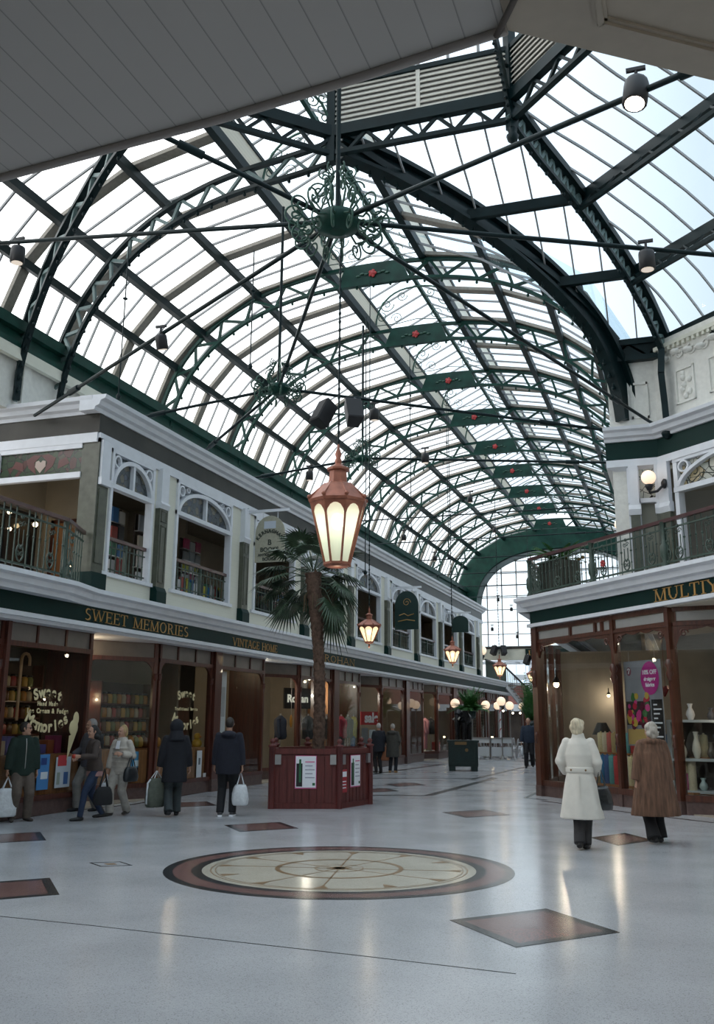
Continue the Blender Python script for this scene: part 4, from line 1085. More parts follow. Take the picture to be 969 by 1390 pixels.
poster(at(277, 1055, X=XS), .14, .2, (.6, .6, .62), 'poster', 'tiny white card at the foot of the sweet shop window')
# jars of sweets on shelves
JC = [(.45, .20, .04), (.5, .42, .28), (.35, .05, .05), (.12, .05, .02), (.55, .35, .08), (.2, .22, .08)]
JM = [mat('jar_sweets_%d' % i, c, .25, coat=.5) for i, c in enumerate(JC)]; LIDM = mat('jar_lid', (.02, .02, .02), .4)
def shelf_unit(x, y0, y1, zs, label, depth=.3):
    t = thing('jar_shelf', label, 'shelf', (x, (y0 + y1) / 2, 0)); m = MB(); m.box(x - depth - .04, x - depth, y0, y1, .2, zs[-1] + .5); m.build('back_panel', DARKIN, t)
    m = MB(); m.box(x - depth, x, y0 - .03, y0, 0, zs[-1] + .5); m.box(x - depth, x, y1, y1 + .03, 0, zs[-1] + .5); m.build('side_panel', MAHOG, t)
    for z in zs: m = MB(); m.box(x - depth, x, y0, y1, z - .03, z); m.build('shelf', MAHOG, t)
jarp = {}
def jar(p, k, label, group):
    if k not in jarp:
        t = thing('sweet_jar', label, 'jar', tuple(p), 0, group); m = MB(); m.lathe([(.075, 0), (.085, .02), (.085, .18), (.055, .22)], 10, p); m.build('body', JM[k], t)
        m = MB(); m.lathe([(.062, .22), (.062, .26), (.02, .27)], 10, p); m.build('lid', LIDM, t); jarp[k] = t; return
    dup(jarp[k], tuple(p), 0, label, group)
CN = ['amber', 'cream', 'red', 'brown', 'yellow', 'olive']
for (x, y0, y1, zs, lb, gl) in ((-12.9, 19.7, 22.0, (1.10, 1.42, 1.74, 2.06), 'dark shelf of sweet jars behind the lettered sweet shop window', 'jars behind the lettered window'),
                                (-14.2, 16.6, 19.2, (1.0, 1.36, 1.72, 2.08, 2.4), 'dark shelf of sweet jars seen through the sweet shop doorway', 'jars seen through the sweet shop doorway')):
    shelf_unit(x, y0, y1, zs, lb)
    for z in zs:
        n = int((y1 - y0) / .2)
        for i in range(n):
            k = (i * 7 + int(z * 10)) % 6; jar(V((x - .13, y0 + .1 + .2 * i, z)), k, '%s sweet jar with dark lid on the shelf %s' % (CN[k], gl[4:].replace('behind', 'behind')), gl)
# a stuffed toy, a walking stick and sweets boxes in the windows
t = thing('toy_duck', 'yellow toy duck on the oak shelf of the lettered jar window', 'toy', tuple(at(267, 1016, X=-11.6))); p = at(267, 1016, X=-11.6); YEL = mat('toy_yellow', (.60, .36, .02), .5)
m = MB(); m.sphere(p + Zu * .12, .12, 12, 8, (1, 1.1, 1)); m.build('body', YEL, t); m = MB(); m.sphere(p + Zu * .29, .085, 12, 8); m.build('head', YEL, t); m = MB(); m.lathe([(.035, 0), (.005, .06)], 8, p + V((.07, 0, .28)), axis=(1, 0, 0)); m.build('beak', mat('toy_orange', (.6, .18, .02), .5), t)
t = thing('striped_cane', 'large striped candy cane in the leftmost sweet shop window', 'candy cane', tuple(at(22, 978, X=-11.7))); p = at(22, 978, X=-11.7)
m = MB(); m.tube([p, p + Zu * 1.1] + [p + Zu * 1.1 + V((0, .12 - .12 * math.cos(a), .12 * math.sin(a))) for a in (.5, 1, 1.57, 2.1, 2.7, 3.14)] + [p + V((0, .24, 1.0))], .03, 8); m.build('stick', mat('cane_cream', (.45, .25, .12), .4), t)
for i in range(9):
    y = 14.5 + i * .24; c_ = [(.35, .05, .12), (.4, .3, .2), (.12, .1, .3), (.4, .12, .05)][i % 4]
    m = MB(); m.box(-11.98, -11.72, y, y + .19, 1.05, 1.22 + .08 * (i % 3)); o = m.build('sweet_box', mat('sweetbox_%d' % i, c_, .4), None, .008)
    tag(o, 'coloured sweet box lined up on the oak shelf of the leftmost window', 'box', 'sweet boxes in the leftmost window')
for i in range(7):
    p = at(178 + 6 * i, 1014, X=-11.8); m = MB(); m.lathe([(.04, 0), (.07, .04), (.07, .14), (.05, .2), (.02, .22)], 8, p); o = m.build('sweet_bag', JM[(i * 5) % 6]); tag(o, 'small bag of sweets along the ledge of the slanting sweet shop window', 'sweets', 'sweet bags on the slanting ledge')
# Rohan shop: black hanging sign, clothes on stands
o = at(404, 948, X=-12.2); t = thing('hanging_sign', 'black hanging sign with white name inside the clothes shop window', 'sign', tuple(o)); dv = V((.5, .86, 0)).normalized(); n_ = V((.86, -.5, 0)).normalized()
m = MB(); m.obox(o - dv * .55 - Zu * .33, dv * 1.1, Zu * .66, -n_ * .06); m.build('board', BLACK, t)
textmesh('Rohan', .34, mat('sign_white', (.8, .8, .7), .5, emit=.5), 'lettering', t, o - Zu * .12 + n_ * .004, dv, Zu, .004, 'CENTER', .012)
m = MB(); m.bar(o + dv * -.3 + Zu * .33, o + dv * -.3 + Zu * 1.2, .02); m.bar(o + dv * .3 + Zu * .33, o + dv * .3 + Zu * 1.2, .02); m.build('hanger', STEEL, t)
def jacket(p, colr, label, trous=None, tall=1.45):
    """shop figure: torso form with a jacket on a stand"""
    t = thing('clothes_stand', label, 'clothes display', tuple(p)); m = MB(); p = V(p)
    m.lathe([(.10, .75), (.20, .78), (.19, 1.0), (.22, 1.25), (.20, 1.38), (.09, 1.47), (.05, 1.5)], 14, p, sx=1., sy=.75); 
    for s in (-1, 1): m.tube([p + V((0, s * .19, 1.38)), p + V((.03, s * .27, 1.1)), p + V((.08, s * .25, .82))], [.075, .065, .05], 8)
    m.build('jacket', mat('cloth_%d' % len(bpy.data.materials), colr, .8), t)
    if trous:
        m = MB()
        for s in (-1, 1): m.tube([p + V((0, s * .08, .82)), p + V((0, s * .1, .1))], [.10, .07], 8)
        m.build('trousers', mat('cloth_%d' % len(bpy.data.materials), trous, .8), t)
    m = MB(); m.tube([p, p + Zu * .8], .02, 6); m.lathe([(.18, 0), (.18, .02), (.02, .03)], 12, p); m.tube([p + Zu * 1.48, p + Zu * 1.56], .03, 6); m.build('stand', STEEL, t)
def fz(x, y, X): q = at(x, y, X=X); return V((q.x, q.y, .35))
jacket(fz(380, 1000, -12.5), (.02, .03, .06), 'dark blue jacket on a stand, left in the clothes shop window'); jacket(fz(418, 985, -11.8), (.04, .045, .05), 'charcoal jacket on a stand left of the palm trunk')
jacket(fz(443, 985, -11.6), (.10, .10, .11), 'grey jacket on a stand right of the palm trunk'); jacket(fz(463, 985, -11.5), (.28, .02, .04), 'red jacket on a stand, right of the mahogany post', (.03, .04, .05))
jacket(fz(472, 985, -11.6), (.03, .035, .03), 'black jacket between the red and yellow clothes'); jacket(fz(480, 985, -11.5), (.30, .26, .02), 'yellow top over blue trousers on a stand', (.02, .10, .28))
t = thing('price_disc', 'orange oval price tag hanging in the clothes shop window', 'tag', tuple(at(395, 979, X=-11.9))); p = at(395, 979, X=-11.9); m = MB(); m.sphere(p, .2, 14, 10, (.08, .55, 1)); m.build('disc', mat('orange_tag', (.62, .25, .02), .5), t); m = MB(); m.bar(p + Zu * .2, p + Zu * 1.6, .008); m.build('string', STEEL, t)
# white banner and chandelier in the vintage shop
o = at(302, 962, X=-11.45); t = thing('shop_banner', 'tall white banner at the left of the vintage shop window', 'banner', tuple(o)); m = MB(); m.box(o.x, o.x + .01, o.y - .16, o.y + .16, o.z - .62, o.z + .95); m.build('sheet', PAPER, t)
m = MB(); m.box(o.x + .011, o.x + .014, o.y - .10, o.y + .10, o.z - .2, o.z + .55); m.build('printing', mat('grey_print', (.5, .5, .52), .6), t)
p = at(323, 936, X=-12.8); t = thing('chandelier', 'glass chandelier with white shades inside the vintage shop', 'lamp', tuple(p)); m = MB()
for k in range(6):
    a = k * PI / 3; d = V((math.cos(a), math.sin(a), 0)); m.tube([p, p + d * .25 - Zu * .08, p + d * .42 + Zu * .02], .018, 5)
m.tube([p - Zu * .15, p + Zu * .8], .02, 6); m.build('arms', BRASS, t)
m = MB(); m.lathe([(.36, .05), (.30, .25), (.12, .36)], 16, p); m.build('shade', mat('shade_white', (.55, .45, .36), .6, emit=.25, ecol=(1, .75, .5)), t)
m = MB(); m.sphere(p + Zu * .12, .05, 8, 6); m.build('bulb', BULBW, t)
t = thing('dresser', 'dark wooden dresser inside the vintage shop', 'dresser', (-13.4, 24.3, .03)); m = MB(); m.box(-13.7, -13.2, 23.5, 25.0, .03, .95); m.build('body', MAHOG, t, .02); m = MB(); m.box(-13.7, -13.4, 23.6, 24.9, 1.0, 2.3); m.build('upper_cabinet', MAHOG, t, .02); m = MB(); m.box(-13.75, -13.15, 23.45, 25.05, .95, 1.0); m.build('top', OAK, t)
for k in range(3): m = MB(); m.sphere((-13.18, 23.8 + .5 * k, .6), .03, 8, 6); m.build('knob', BRASS, t)
p = at(343, 1043, X=-11.7); t = thing('table_lamp', 'small glowing lamp low in the vintage shop window beside the carried white bag', 'lamp', tuple(p - Zu * .2)); m = MB(); m.sphere(p, .055, 8, 6); m.build('bulb', BULBW, t); m = MB(); m.lathe([(.09, -.2), (.09, -.17), (.02, -.16), (.02, -.05)], 10, p); m.build('base', BRASS, t)
# sale sign and posters of the next shop
o = at(504, 975, X=-11.9); dv = (GX(36.3) - GX(34.4, -1.2)).normalized(); n_ = V((dv.y, -dv.x, 0)); t = thing('sale_sign', 'red sale sign with white letters behind the elderly couple', 'sign', tuple(o)); m = MB(); m.obox(o - dv * .6 - Zu * .25, dv * 1.2, Zu * .5, -n_ * .02); m.build('board', mat('sale_red', (.42, .03, .035), .5), t)
textmesh('sale', .52, PAPER, 'lettering', t, o - Zu * .15 + n_ * .004, dv, Zu, .004, 'CENTER', .02)
for i, (x, y) in enumerate([(495, 995), (505, 997), (496, 1008), (508, 1010)]):
    q = at(x, y, X=-11.85); poster(q, .36, .36, (.45, .52, .58) if i % 2 else (.2, .22, .24), 'card', ['pale blue card below the sale sign at its left', 'grey card below the middle of the sale sign', 'lower left card under the sale sign', 'lower right card under the sale sign beside the couple'][i], n=n_, u=dv)
m = MB(); m.box(-13.4, -13.3, 34.0, 39.5, .03, 3.4); m.build('wood_backdrop', OAK, gf)
jacket(fz(577, 1010, -11.9), (.5, .22, .26), 'mannequin in a pink coat in the far left window', (.48, .2, .24)); jacket(fz(585, 1010, -11.8), (.03, .03, .035), 'mannequin in black beside the pink one')
t = thing('red_bag_display', 'red display box at the feet of the pink mannequin', 'display box', tuple(fz(586, 1010, -11.8))); p = fz(586, 1010, -11.8); m = MB(); m.obox(p, (.3, 0, 0), (0, .5, 0), (0, 0, .4)); m.build('box', mat('display_red', (.45, .05, .05), .5), t, .01); m = MB(); m.tube([p + V((.15, .12, .4)), p + V((.15, .25, .58)), p + V((.15, .38, .4))], .015, 6); m.build('handle', BLACK, t)
# ceiling lamps inside the shops (the bright points seen through the glass)
def shoplamp(px, X, label, e=120, colr=(1, .78, .5), r=.06, power=True):
    p = at(px[0], px[1], X=X); t = thing('spot_lamp', label, 'lamp', tuple(p)); m = MB(); m.sphere(p, r, 10, 8, (1, 1.4, 1)); m.build('bulb', BULBW, t)
    m = MB(); m.lathe([(r * .6, r * .4), (r * 1.5, r * .9), (r * .5, r * 2.4), (.015, r * 2.6), (.015, r * 6)], 10, p); m.build('holder', BLACK, t)
    if power:
        l = bpy.data.lights.new('lamp_light', 'POINT'); l.energy = e; l.color = colr; l.shadow_soft_size = .03; lo = bpy.data.objects.new('lamp_light', l); col.objects.link(lo); lo.location = p - Zu * (r * 1.5 + .04)
shoplamp((113, 879), -11.9, 'bright spotlight at the top of the leftmost sweet shop window', 16, r=.06)
shoplamp((113, 942), -13.2, 'small amber lamp deep inside the sweet shop', 5, r=.05); shoplamp((245, 890), -12.6, 'tiny amber lamp at the top of the lettered jar window', 22, r=.04)
shoplamp((354, 933), -12.2, 'white lamp at the right of the vintage shop window', 40, (1, .9, .75), r=.06); shoplamp((420, 921), -12.3, 'large bright spotlight beside the palm trunk in the clothes shop', 40, (1, .9, .75), r=.05)
shoplamp((469, 940), -12.6, 'small twin spotlight over the red jacket', 70, (1, .95, .85), r=.05); shoplamp((563, 935), -12.0, 'wide warm lamp beyond the sale sign', 80, (1, .85, .6), r=.08)
shoplamp((332, 955), -13.5, 'amber wall lamp in the vintage shop', 14, r=.05); shoplamp((588, 944), -13.0, 'faint lamp over the mannequins', 40, (1, .9, .8), r=.05)
# first floor shop contents
def rack(p, w, h, rows, cols, label, gl, pal, u=V((0, 1, 0)), n=V((1, 0, 0)), name='book', depth=.05):
    p = V(p); t = thing('display_rack', label, 'rack', tuple(p)); m = MB(); m.obox(p - u * w / 2 - n * .1, u * w, Zu * h, n * .03); m.build('back_board', DARKIN, t)
    for r in range(rows): m = MB(); m.obox(p - u * w / 2 + Zu * (h * r / rows) - n * .08, u * w, Zu * .02, n * .12); m.build('shelf', STEEL, t)
    cw, rh = w / cols, h / rows
    for r in range(rows):
        for c in range(cols):
            k = pal[(r * 5 + c * 3) % len(pal)]; q = p - u * w / 2 + u * (cw * (c + .08)) + Zu * (rh * r + .022); m = MB()
            m.obox(q, u * cw * .84, Zu * rh * (.72 + .15 * ((r + c) % 2)), n * depth); o = m.build(name, BK(k)); tag(o, label_of(k) + ' cover standing on the ' + gl, name, name + 's on the ' + gl)
BKM = {}
def BK(k):
    if k not in BKM: BKM[k] = mat('cover_%d' % len(BKM), k, .5)
    return BKM[k]
def label_of(c):
    r, g, b = c; mx = max(c); mn = min(c)
    if mx < .08: return 'black'
    if mx - mn < .1: return 'white' if mn > .4 else 'grey'
    return 'yellow' if r > .3 and g > .3 and b < .2 else 'pink' if r > .3 and b > .2 else 'red' if r == mx else 'green' if g == mx else 'blue'
P1_ = [(.5, .52, .55), (.04, .16, .4), (.45, .4, .05), (.35, .06, .05), (.55, .55, .55), (.05, .2, .12), (.03, .03, .04)]
q = at(157, 735, X=-12.2); rack((q.x, q.y, 4.9), .55, 1.55, 4, 2, 'slim book rack behind the corner first floor window, left one', 'left rack of the corner window', P1_)
q = at(192, 750, X=-12.2); rack((q.x, q.y, 4.75), .5, 1.75, 4, 2, 'slim white poster rack behind the corner first floor window, right one', 'right rack of the corner window', [(.5, .52, .55), (.55, .55, .55), (.45, .42, .36), (.3, .34, .4)])
q = at(258, 775, X=-12.3); rack((q.x, q.y, 5.15), .95, 1.2, 4, 3, 'book poster rack behind the second first floor window', 'poster rack of the second window', [(.5, .52, .56), (.32, .36, .4), (.55, .55, .57), (.4, .06, .14), (.2, .22, .24), (.40, .42, .05)])
q = at(270, 800, X=-11.5); rack((q.x, q.y, 4.6), 2.3, .5, 1, 18, 'low row of book spines behind the railing of the second window', 'low shelf behind the second window railing', P1_, name='book_spine')
q = at(377, 800, X=-12.0); rack((q.x, q.y, 4.75), .75, 1.05, 4, 4, 'dark rack of coloured scarves behind the third first floor window', 'scarf rack of the third window', [(.03, .03, .05), (.05, .18, .42), (.30, .34, .40), (.05, .25, .12), (.06, .05, .06), (.2, .05, .07)], name='scarf')
q = at(420, 830, X=-12.0); rack((q.x, q.y, 4.8), .9, 1.0, 2, 3, 'rack of blue and white goods behind the palm crown', 'goods rack behind the palm', [(.05, .22, .5), (.55, .56, .6), (.1, .3, .5)], name='packet')
q = at(356, 806, X=-11.9); t = thing('hat_stand', 'dark capped bust behind the third first floor window railing', 'display bust', (q.x, q.y, 4.15)); m = MB(); m.lathe([(.2, 4.2), (.24, 4.9), (.10, 5.05), (.07, 5.12)], 12, (q.x, q.y, 0)); m.build('shoulders', BLACK, t); m = MB(); m.sphere((q.x, q.y, 5.24), .12, 12, 8, (1, .9, 1.2)); m.build('head', mat('bust_skin', (.3, .2, .15), .6), t); m = MB(); m.lathe([(.17, 5.30), (.15, 5.33), (.12, 5.42), (.02, 5.45)], 12, (q.x, q.y, 0)); m.build('cap', BLACK, t)
# hanging shop signs on brackets
def hang_sign(y, z, w, h, board, label, dx=-10.78, edge=None):
    t = thing('hanging_sign', label, 'sign', (dx + .12 + w / 2, y, z)); x0 = dx + .12; o = V((x0 + w / 2, y, z)); zr = h * .62
    pts = [V((x0, y, z)), V((x0 + w, y, z))] + [V((x0 + w / 2 + w / 2 * math.cos(rad(a)), y, z + zr + (h - zr) * math.sin(rad(a)))) for a in range(0, 181, 12)]
    m = MB(); m.prism(pts, (0, .05, 0)); m.build('board', board, t)
    m = MB(); m.bar((-10.9, y + .025, z + h + .14), (x0 + w + .12, y + .025, z + h + .14), .07); m.bar((-10.9, y + .025, z + h - .1), (-10.9, y + .025, z + h + .25), .05)
    for k in (.25, .75): m.tube([V((x0 + w * k, y + .025, z + h * .93)), V((x0 + w * k, y + .025, z + h + .11))], .012, 5)
    m.build('bracket', WHITE, t); return t, o
SIGNC = mat('sign_cream', (.36, .35, .27), .5, var=.1); SIGNK = mat('sign_ink', (.03, .04, .03), .5)
t, o = hang_sign(23.0, 5.75, .84, 1.25, SIGNC, 'cream arched hanging sign of the book shop left of the palm crown')
yv = 22.995
def st(txt, dz, s, bold=.004): textmesh(txt, s, SIGNK, 'lettering', t, (o.x, yv, o.z + dz), (1, 0, 0), Zu, .003, 'CENTER', bold)
arctext('KERNAGHAN', FR((o.x, yv, o.z), (1, 0, 0), (0, -1, 0)), 0, .79, .36, .13, 1, SIGNK, '', 'lettering', .002, .70, t); st('B', .46, .2); st('BOOKS', .28, .16); st('ANTIQUARIAN', .16, .095); st('BOOKS', .04, .12)
m = MB(); m.box(o.x - .17, o.x + .17, yv - .004, yv, o.z + .90, o.z + 1.1); m.build('picture', mat('sign_picture', (.5, .55, .62), .5), t)
SG = mat('sign_green', (.008, .03, .025), .4); t, o = hang_sign(36.15, 5.15, .95, 1.5, SG, 'dark green arched hanging sign with gold script far along the first floor'); yv = 36.145
for txt, dz, s in (('Antique', .62, .17), ('Tea Rooms', .38, .15), ('upstairs', .16, .12)):
    pass
m = MB(); spiral(m, V((o.x, yv, o.z + 1.05)), V((1, 0, 0)), Zu, .15, 1.5, .012, 4); m.tube([V((o.x - .3, yv, o.z + .55)), V((o.x - .1, yv, o.z + .62)), V((o.x + .05, yv, o.z + .53)), V((o.x + .3, yv, o.z + .60))], .018, 4); m.tube([V((o.x - .35, yv, o.z + .32)), V((o.x, yv, o.z + .38)), V((o.x + .33, yv, o.z + .33))], .018, 4); m.build('gold_script', GOLD, t)
m = MB(); m.tube([V((-10.98, 36.1, 5.15)) + V((1.06 * math.cos(rad(a)) * .0, 0, 0)) for a in (0, 1)], .01, 4)
t, o = hang_sign(46.0, 5.9, .8, .8, SG, 'small black hanging sign near the far end of the first floor')
# ---------------------------------------------------------------- right building
def FRA(o, deg):
    a = rad(deg); u = V((math.cos(a), math.sin(a), 0)); n = V((u.y, -u.x, 0)); return FR(o, u, n)
RS = FRA((-3.47, 23.97, 0), -50)          # shop front
RU = FRA((-.25, 21.5, 0), -43.2)          # upper storey, diagonal wall
RT = FRA((-.95, 21.5, 0), 0)              # short wall facing the entrance
wr_ = snode('wall_right', (0, 22, 0))
PR2 = [(-.1, 4.33), (.16, 4.33), (.18, 4.41), (.28, 4.44), (.31, 4.54), (.42, 4.58), (.42, 4.66), (-.1, 4.69)]
def mould(mb, f, a0, a1, prof):
    mb.prism([f.p(a0, z, d) for d, z in prof], f.u * (a1 - a0))
m = MB(); RS.box(m, -.05, 11.5, 4.03, 4.33, -.2, .10); m.box(-3.58, -3.40, 24.0, 61.0, 4.03, 4.33); struct(m.build('trim_5', GREENF))
m = MB(); mould(m, RS, -.28, 11.5, PR2); RS.box(m, -.12, 11.5, 3.95, 4.03, -.2, .16); m.box(-3.88, -3.3, 23.9, 61.0, 4.33, 4.69); m.box(-3.62, -3.35, 24.0, 61.0, 3.96, 4.03)
m.prism([RS.p(-.28, 4.33, .1), RS.p(-.1, 4.33, -.2), V((-3.4, 24.4, 4.33)), V((-3.88, 24.1, 4.33))], (0, 0, .36)); struct(m.build('trim_6', WHITE))
SOFFC = mat('recess_soffit', (.52, .47, .40), .7)
m = MB(); m.prism([RS.p(0, 3.92, .05), RS.p(11.5, 3.92, .05), RS.p(11.5, 3.92, -4.6), RS.p(0, 3.92, -4.6)], (0, 0, .04)); m.build('shop_soffit', SOFFC, wr_)
m = MB(); m.prism([V((-3.6, 24.1, 4.45)), RS.p(11.5, 4.45, .1), V((7, 22, 4.45)), V((7, 61, 4.45)), V((-3.6, 61, 4.45))], (0, 0, .18)); m.build('balcony_slab', INTD, wr_)
mb = serif('MULTIY', .25, RS.p((atf(RS, 888, 810, .1)[0] + atf(RS, 976, 790, .1)[0]) / 2, 4.05, .102), RS.u, Zu, atf(RS, 976, 790, .1)[0] - atf(RS, 888, 810, .1)[0], .18, .07); tag(mb.build('fascia_lettering', GOLD), 'large gold capitals on the green fascia of the right corner shop', 'sign lettering')
# ground floor glazing
def rwin(f, a0, a1, label, posts=True, panes=(), zt=3.58, wood=MAHOGR):
    t = thing('shop_window', label, 'shop window', tuple(f.p((a0 + a1) / 2, 0)), 0); m = MB(); f.box(m, a0, a1, 0, .24, -.12, .03); m.build('plinth', PLINTH, t)
    m = MB(); f.box(m, a0, a1, .24, .36, -.14, .06); m.build('sill', wood, t)
    m = MB(); f.box(m, a0, a1, 3.84, 3.95, -.08, .05); f.box(m, a0, a1, zt - .03, zt + .04, -.05, .05)
    for p in panes: f.box(m, p - .035, p + .035, zt, 3.87, -.05, .045)
    m.build('transom_frame', wood, t)
    m = MB(); f.box(m, a0, a1, .36, zt, -.006, .006); m.build('pane', SHOPGL, t)
    ed = [a0] + list(panes) + [a1]; TP = TRP
    for p, q in zip(ed[:-1], ed[1:]):
        m = MB(); f.box(m, p + .06, q - .06, zt + .06, 3.83, -.012, .012); m.build('transom_panel', TP2, t)
        m = MB(); f.box(m, p + .04, p + .065, zt + .04, 3.84, -.02, .03); f.box(m, q - .065, q - .04, zt + .04, 3.84, -.02, .03); f.box(m, p + .04, q - .04, zt + .04, zt + .065, -.02, .03); m.build('transom_bead', wood, t)
    # wavy valance under the transom and scroll corners
    m = MB(); N = 24; A = []; B = []
    for i in range(N + 1):
        a = a0 + (a1 - a0) * i / N; A.append(f.p(a, zt - .02, -.02)); e = min(i, N - i) / N
        B.append(f.p(a, zt - .06 - .05 * abs(math.sin(i * PI / 6)) - (.42 * max(0, 1 - e * 9) ** 2), -.02))
    m.strip(A, B, f.n * .05)
    for s, a in ((1, a0 + .1), (-1, a1 - .1)): spiral(m, f.p(a + s * .09, zt - .17, .03), f.u, Zu, .08, 1.4, .016, 5, 0, s)
    m.build('valance', wood, t); return t
TP2 = mat('transom_grey', (.30, .295, .28), .4, var=.08, scale=3)
PM = (atf(RS, 836, 890)[0] + atf(RS, 843, 1060)[0]) / 2; PR_ = (atf(RS, 908, 850)[0] + atf(RS, 922, 1050)[0]) / 2
rwin(RS, .12, PM - .04, 'large window of the right corner shop, left of the tall sale poster', panes=(PM * .49, PM * .80, PM * .88))
rwin(RS, PM + .04, PR_ - .04, 'window of the right corner shop with the tall flower poster')
RB2 = FRA(RS.p(PR_ + .04, 0), -8); 
rwin(RB2, .06, 2.6, 'recessed window at the right picture edge with the grey display cabinet')
def rpost(f, a, w, label, dp=.10):
    t = thing('shop_post', label, 'post', tuple(f.p(a, 0))); m = MB(); f.box(m, a - w / 2, a + w / 2, .24, 3.93, -.12, dp); m.build('shaft', MAHOGR, t)
    m = MB(); f.box(m, a - w / 2 - .01, a + w / 2 + .01, 0, .24, -.13, dp + .01); m.build('base', PLINTH, t)
    m = MB(); m.lathe([(.03, 1.2), (.055, 1.25), (.035, 1.32), (.055, 1.4), (.03, 1.46)], 8, f.p(a, 0, dp)); m.build('turned_moulding', MAHOGR, t); m = MB(); m.lathe([(.04, 2.5), (.08, 2.62), (.05, 2.7), (.09, 2.8), (.05, 2.9)], 8, f.p(a, 0, dp)); m.build('turned_moulding', MAHOGR, t)
rpost(RS, .06, .22, 'broad red brown corner post at the left end of the right shop'); rpost(RS, PM, .09, 'slim red brown post beside the white coated woman', .06); rpost(RS, PR_, .10, 'slim red brown post behind the fur coated woman', .06)
# arcade side of the shop and interior
m = MB(); m.box(-3.50, -3.40, 24.1, 61, 0, .3); m.build('plinth_run', PLINTH, wr_)
m = MB(); m.box(-3.46, -3.44, 24.2, 61, .3, 3.7); m.build('arcade_side_glass', SHOPGL, wr_)
m = MB()
for y in (25.1, 26.6, 28.1, 30, 34, 38, 42, 46, 50, 54, 58): m.box(-3.52, -3.38, y - .06, y + .06, 0, 3.7)
m.build('arcade_side_posts', MAHOGR, wr_)
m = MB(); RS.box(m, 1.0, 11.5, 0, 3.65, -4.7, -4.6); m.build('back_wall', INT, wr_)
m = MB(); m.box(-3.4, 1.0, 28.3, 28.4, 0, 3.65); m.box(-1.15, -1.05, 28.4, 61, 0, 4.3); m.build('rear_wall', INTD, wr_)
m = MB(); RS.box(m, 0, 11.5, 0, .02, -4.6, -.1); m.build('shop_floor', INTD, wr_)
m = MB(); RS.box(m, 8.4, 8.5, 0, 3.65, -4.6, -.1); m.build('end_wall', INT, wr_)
m = MB(); RS.box(m, 1.6, 2.9, 2.0, 3.6, -4.58, -4.5); m.build('wall_panel', mat('brown_panel', (.25, .17, .10), .6), wr_)
# upper storey: frieze, cornice, wall, arched window
def upper(f, a0, a1):
    m = MB(); f.box(m, a0, a1, 7.38, 7.80, -.25, .02); m.build('frieze', mat('green_frieze', (.003, .024, .020), .5, spec=.18) if 'green_frieze' not in bpy.data.materials else bpy.data.materials['green_frieze'], wr_)
    m = MB(); mould(m, f, a0 - .02, a1, [(-.3, 7.80), (.08, 7.80), (.10, 7.86), (.2, 7.89), (.23, 7.98), (.33, 8.01), (.35, 8.08), (-.3, 8.10)]); f.box(m, a0, a1, 7.22, 7.38, -.25, .06); m.build('cornice', WHITE, wr_)
upper(RU, 0.02, 9.0); upper(RT, -.42, .72)
m = MB(); m.prism([RT.p(-.42, 7.22, .04), RT.p(.72, 7.22, .04), RT.p(.7, 7.05, -.3), RT.p(0, 7.05, -.3)], (0, .0, .03)); m.box(-1.37, -.95, 21.5, 23.5, 7.2, 8.05); m.build('cornice_soffit', WHITE, wr_)
m = MB()   # transverse face
RT.box(m, 0, .10, 4.4, 7.22, -.25, 0); RT.box(m, .62, .72, 4.4, 7.22, -.25, 0); RT.box(m, 0, .7, 6.38, 6.48, -.2, .03); RT.box(m, .22, .26, 4.4, 7.2, -.2, .03); m.build('white_frame', WHITE, wr_)
m = MB(); RT.box(m, .24, .64, 6.46, 7.2, -.1, -.08); m.build('stained_glass', STG_L, wr_)
m = MB(); RT.box(m, .1, .64, 4.4, 6.4, -.14, -.1); m.build('grey_panel', mat('grey_green_panel', (.19, .19, .15), .5), wr_)
def rpil(f, a, w, label):
    t = thing('pilaster', label, 'pilaster', tuple(f.p(a, 4.4)), 0); m = MB(); f.box(m, a - w / 2, a + w / 2, 4.4, 6.1, 0, .10); m.build('shaft', OLIVE, t)
    m = MB(); f.box(m, a - w / 2, a + w / 2, 6.3, 7.22, 0, .11); f.prof(m, a - w / 2 - .03, a + w / 2 + .03, [(0, 6.1), (.11, 6.1), (.15, 6.22), (.11, 6.32), (0, 6.32)]); m.build('capital', WHITE, t)
rpil(RT, .14, .2, 'narrow white capped pilaster on the right building, next to the far globe lamp'); rpil(RT, .66, .14, 'pilaster edge at the turn of the right building'); rpil(RU, .18, .28, 'white capped pilaster carrying the bracketed globe lamp')
wn = snode('window_11', tuple(RU.p(2.4, 4.5))); f = MB(); a0, a1, zt = .42, 5.0, 6.55; c = (a0 + a1) / 2; hw = (a1 - a0) / 2; R = .72
RU.box(f, a0, a0 + .11, 4.4, 7.22, -.15, .03); RU.box(f, a1 - .11, a1, 4.4, 7.22, -.15, .03); RU.box(f, a0, a1, zt - .06, zt + .05, -.12, .05); RU.box(f, a0, a1, 7.15, 7.22, -.12, .04)
q = [(x, RU.p(c + (hw - .08) * math.cos(rad(x)), zt + R * math.sin(rad(x)) , -.08)) for x in range(0, 181, 8)]
f.strip([k for _, k in q], [RU.p(c + (hw - .17) * math.cos(rad(x)), zt + (R - .08) * math.sin(rad(x)), -.08) for x, _ in q], RU.n * .14)
for s in (-1, 1):
    o = RU.p(c + s * (hw - .30), 7.02, -.05); rr = [o + RU.u * .15 * math.cos(rad(x)) + Zu * .13 * math.sin(rad(x)) for x in range(0, 361, 20)]; f.strip(rr, [o + (k - o) * .74 for k in rr], RU.n * .1)
f.build('frame', WHITE, wn)
g = MB(); RU.box(g, a0 + .05, a1 - .05, zt, 7.16, -.07, -.055); g.build('stained_glass', STG_L, wn)
m = MB()      # lead lines drawn as thin cames in swirling curves
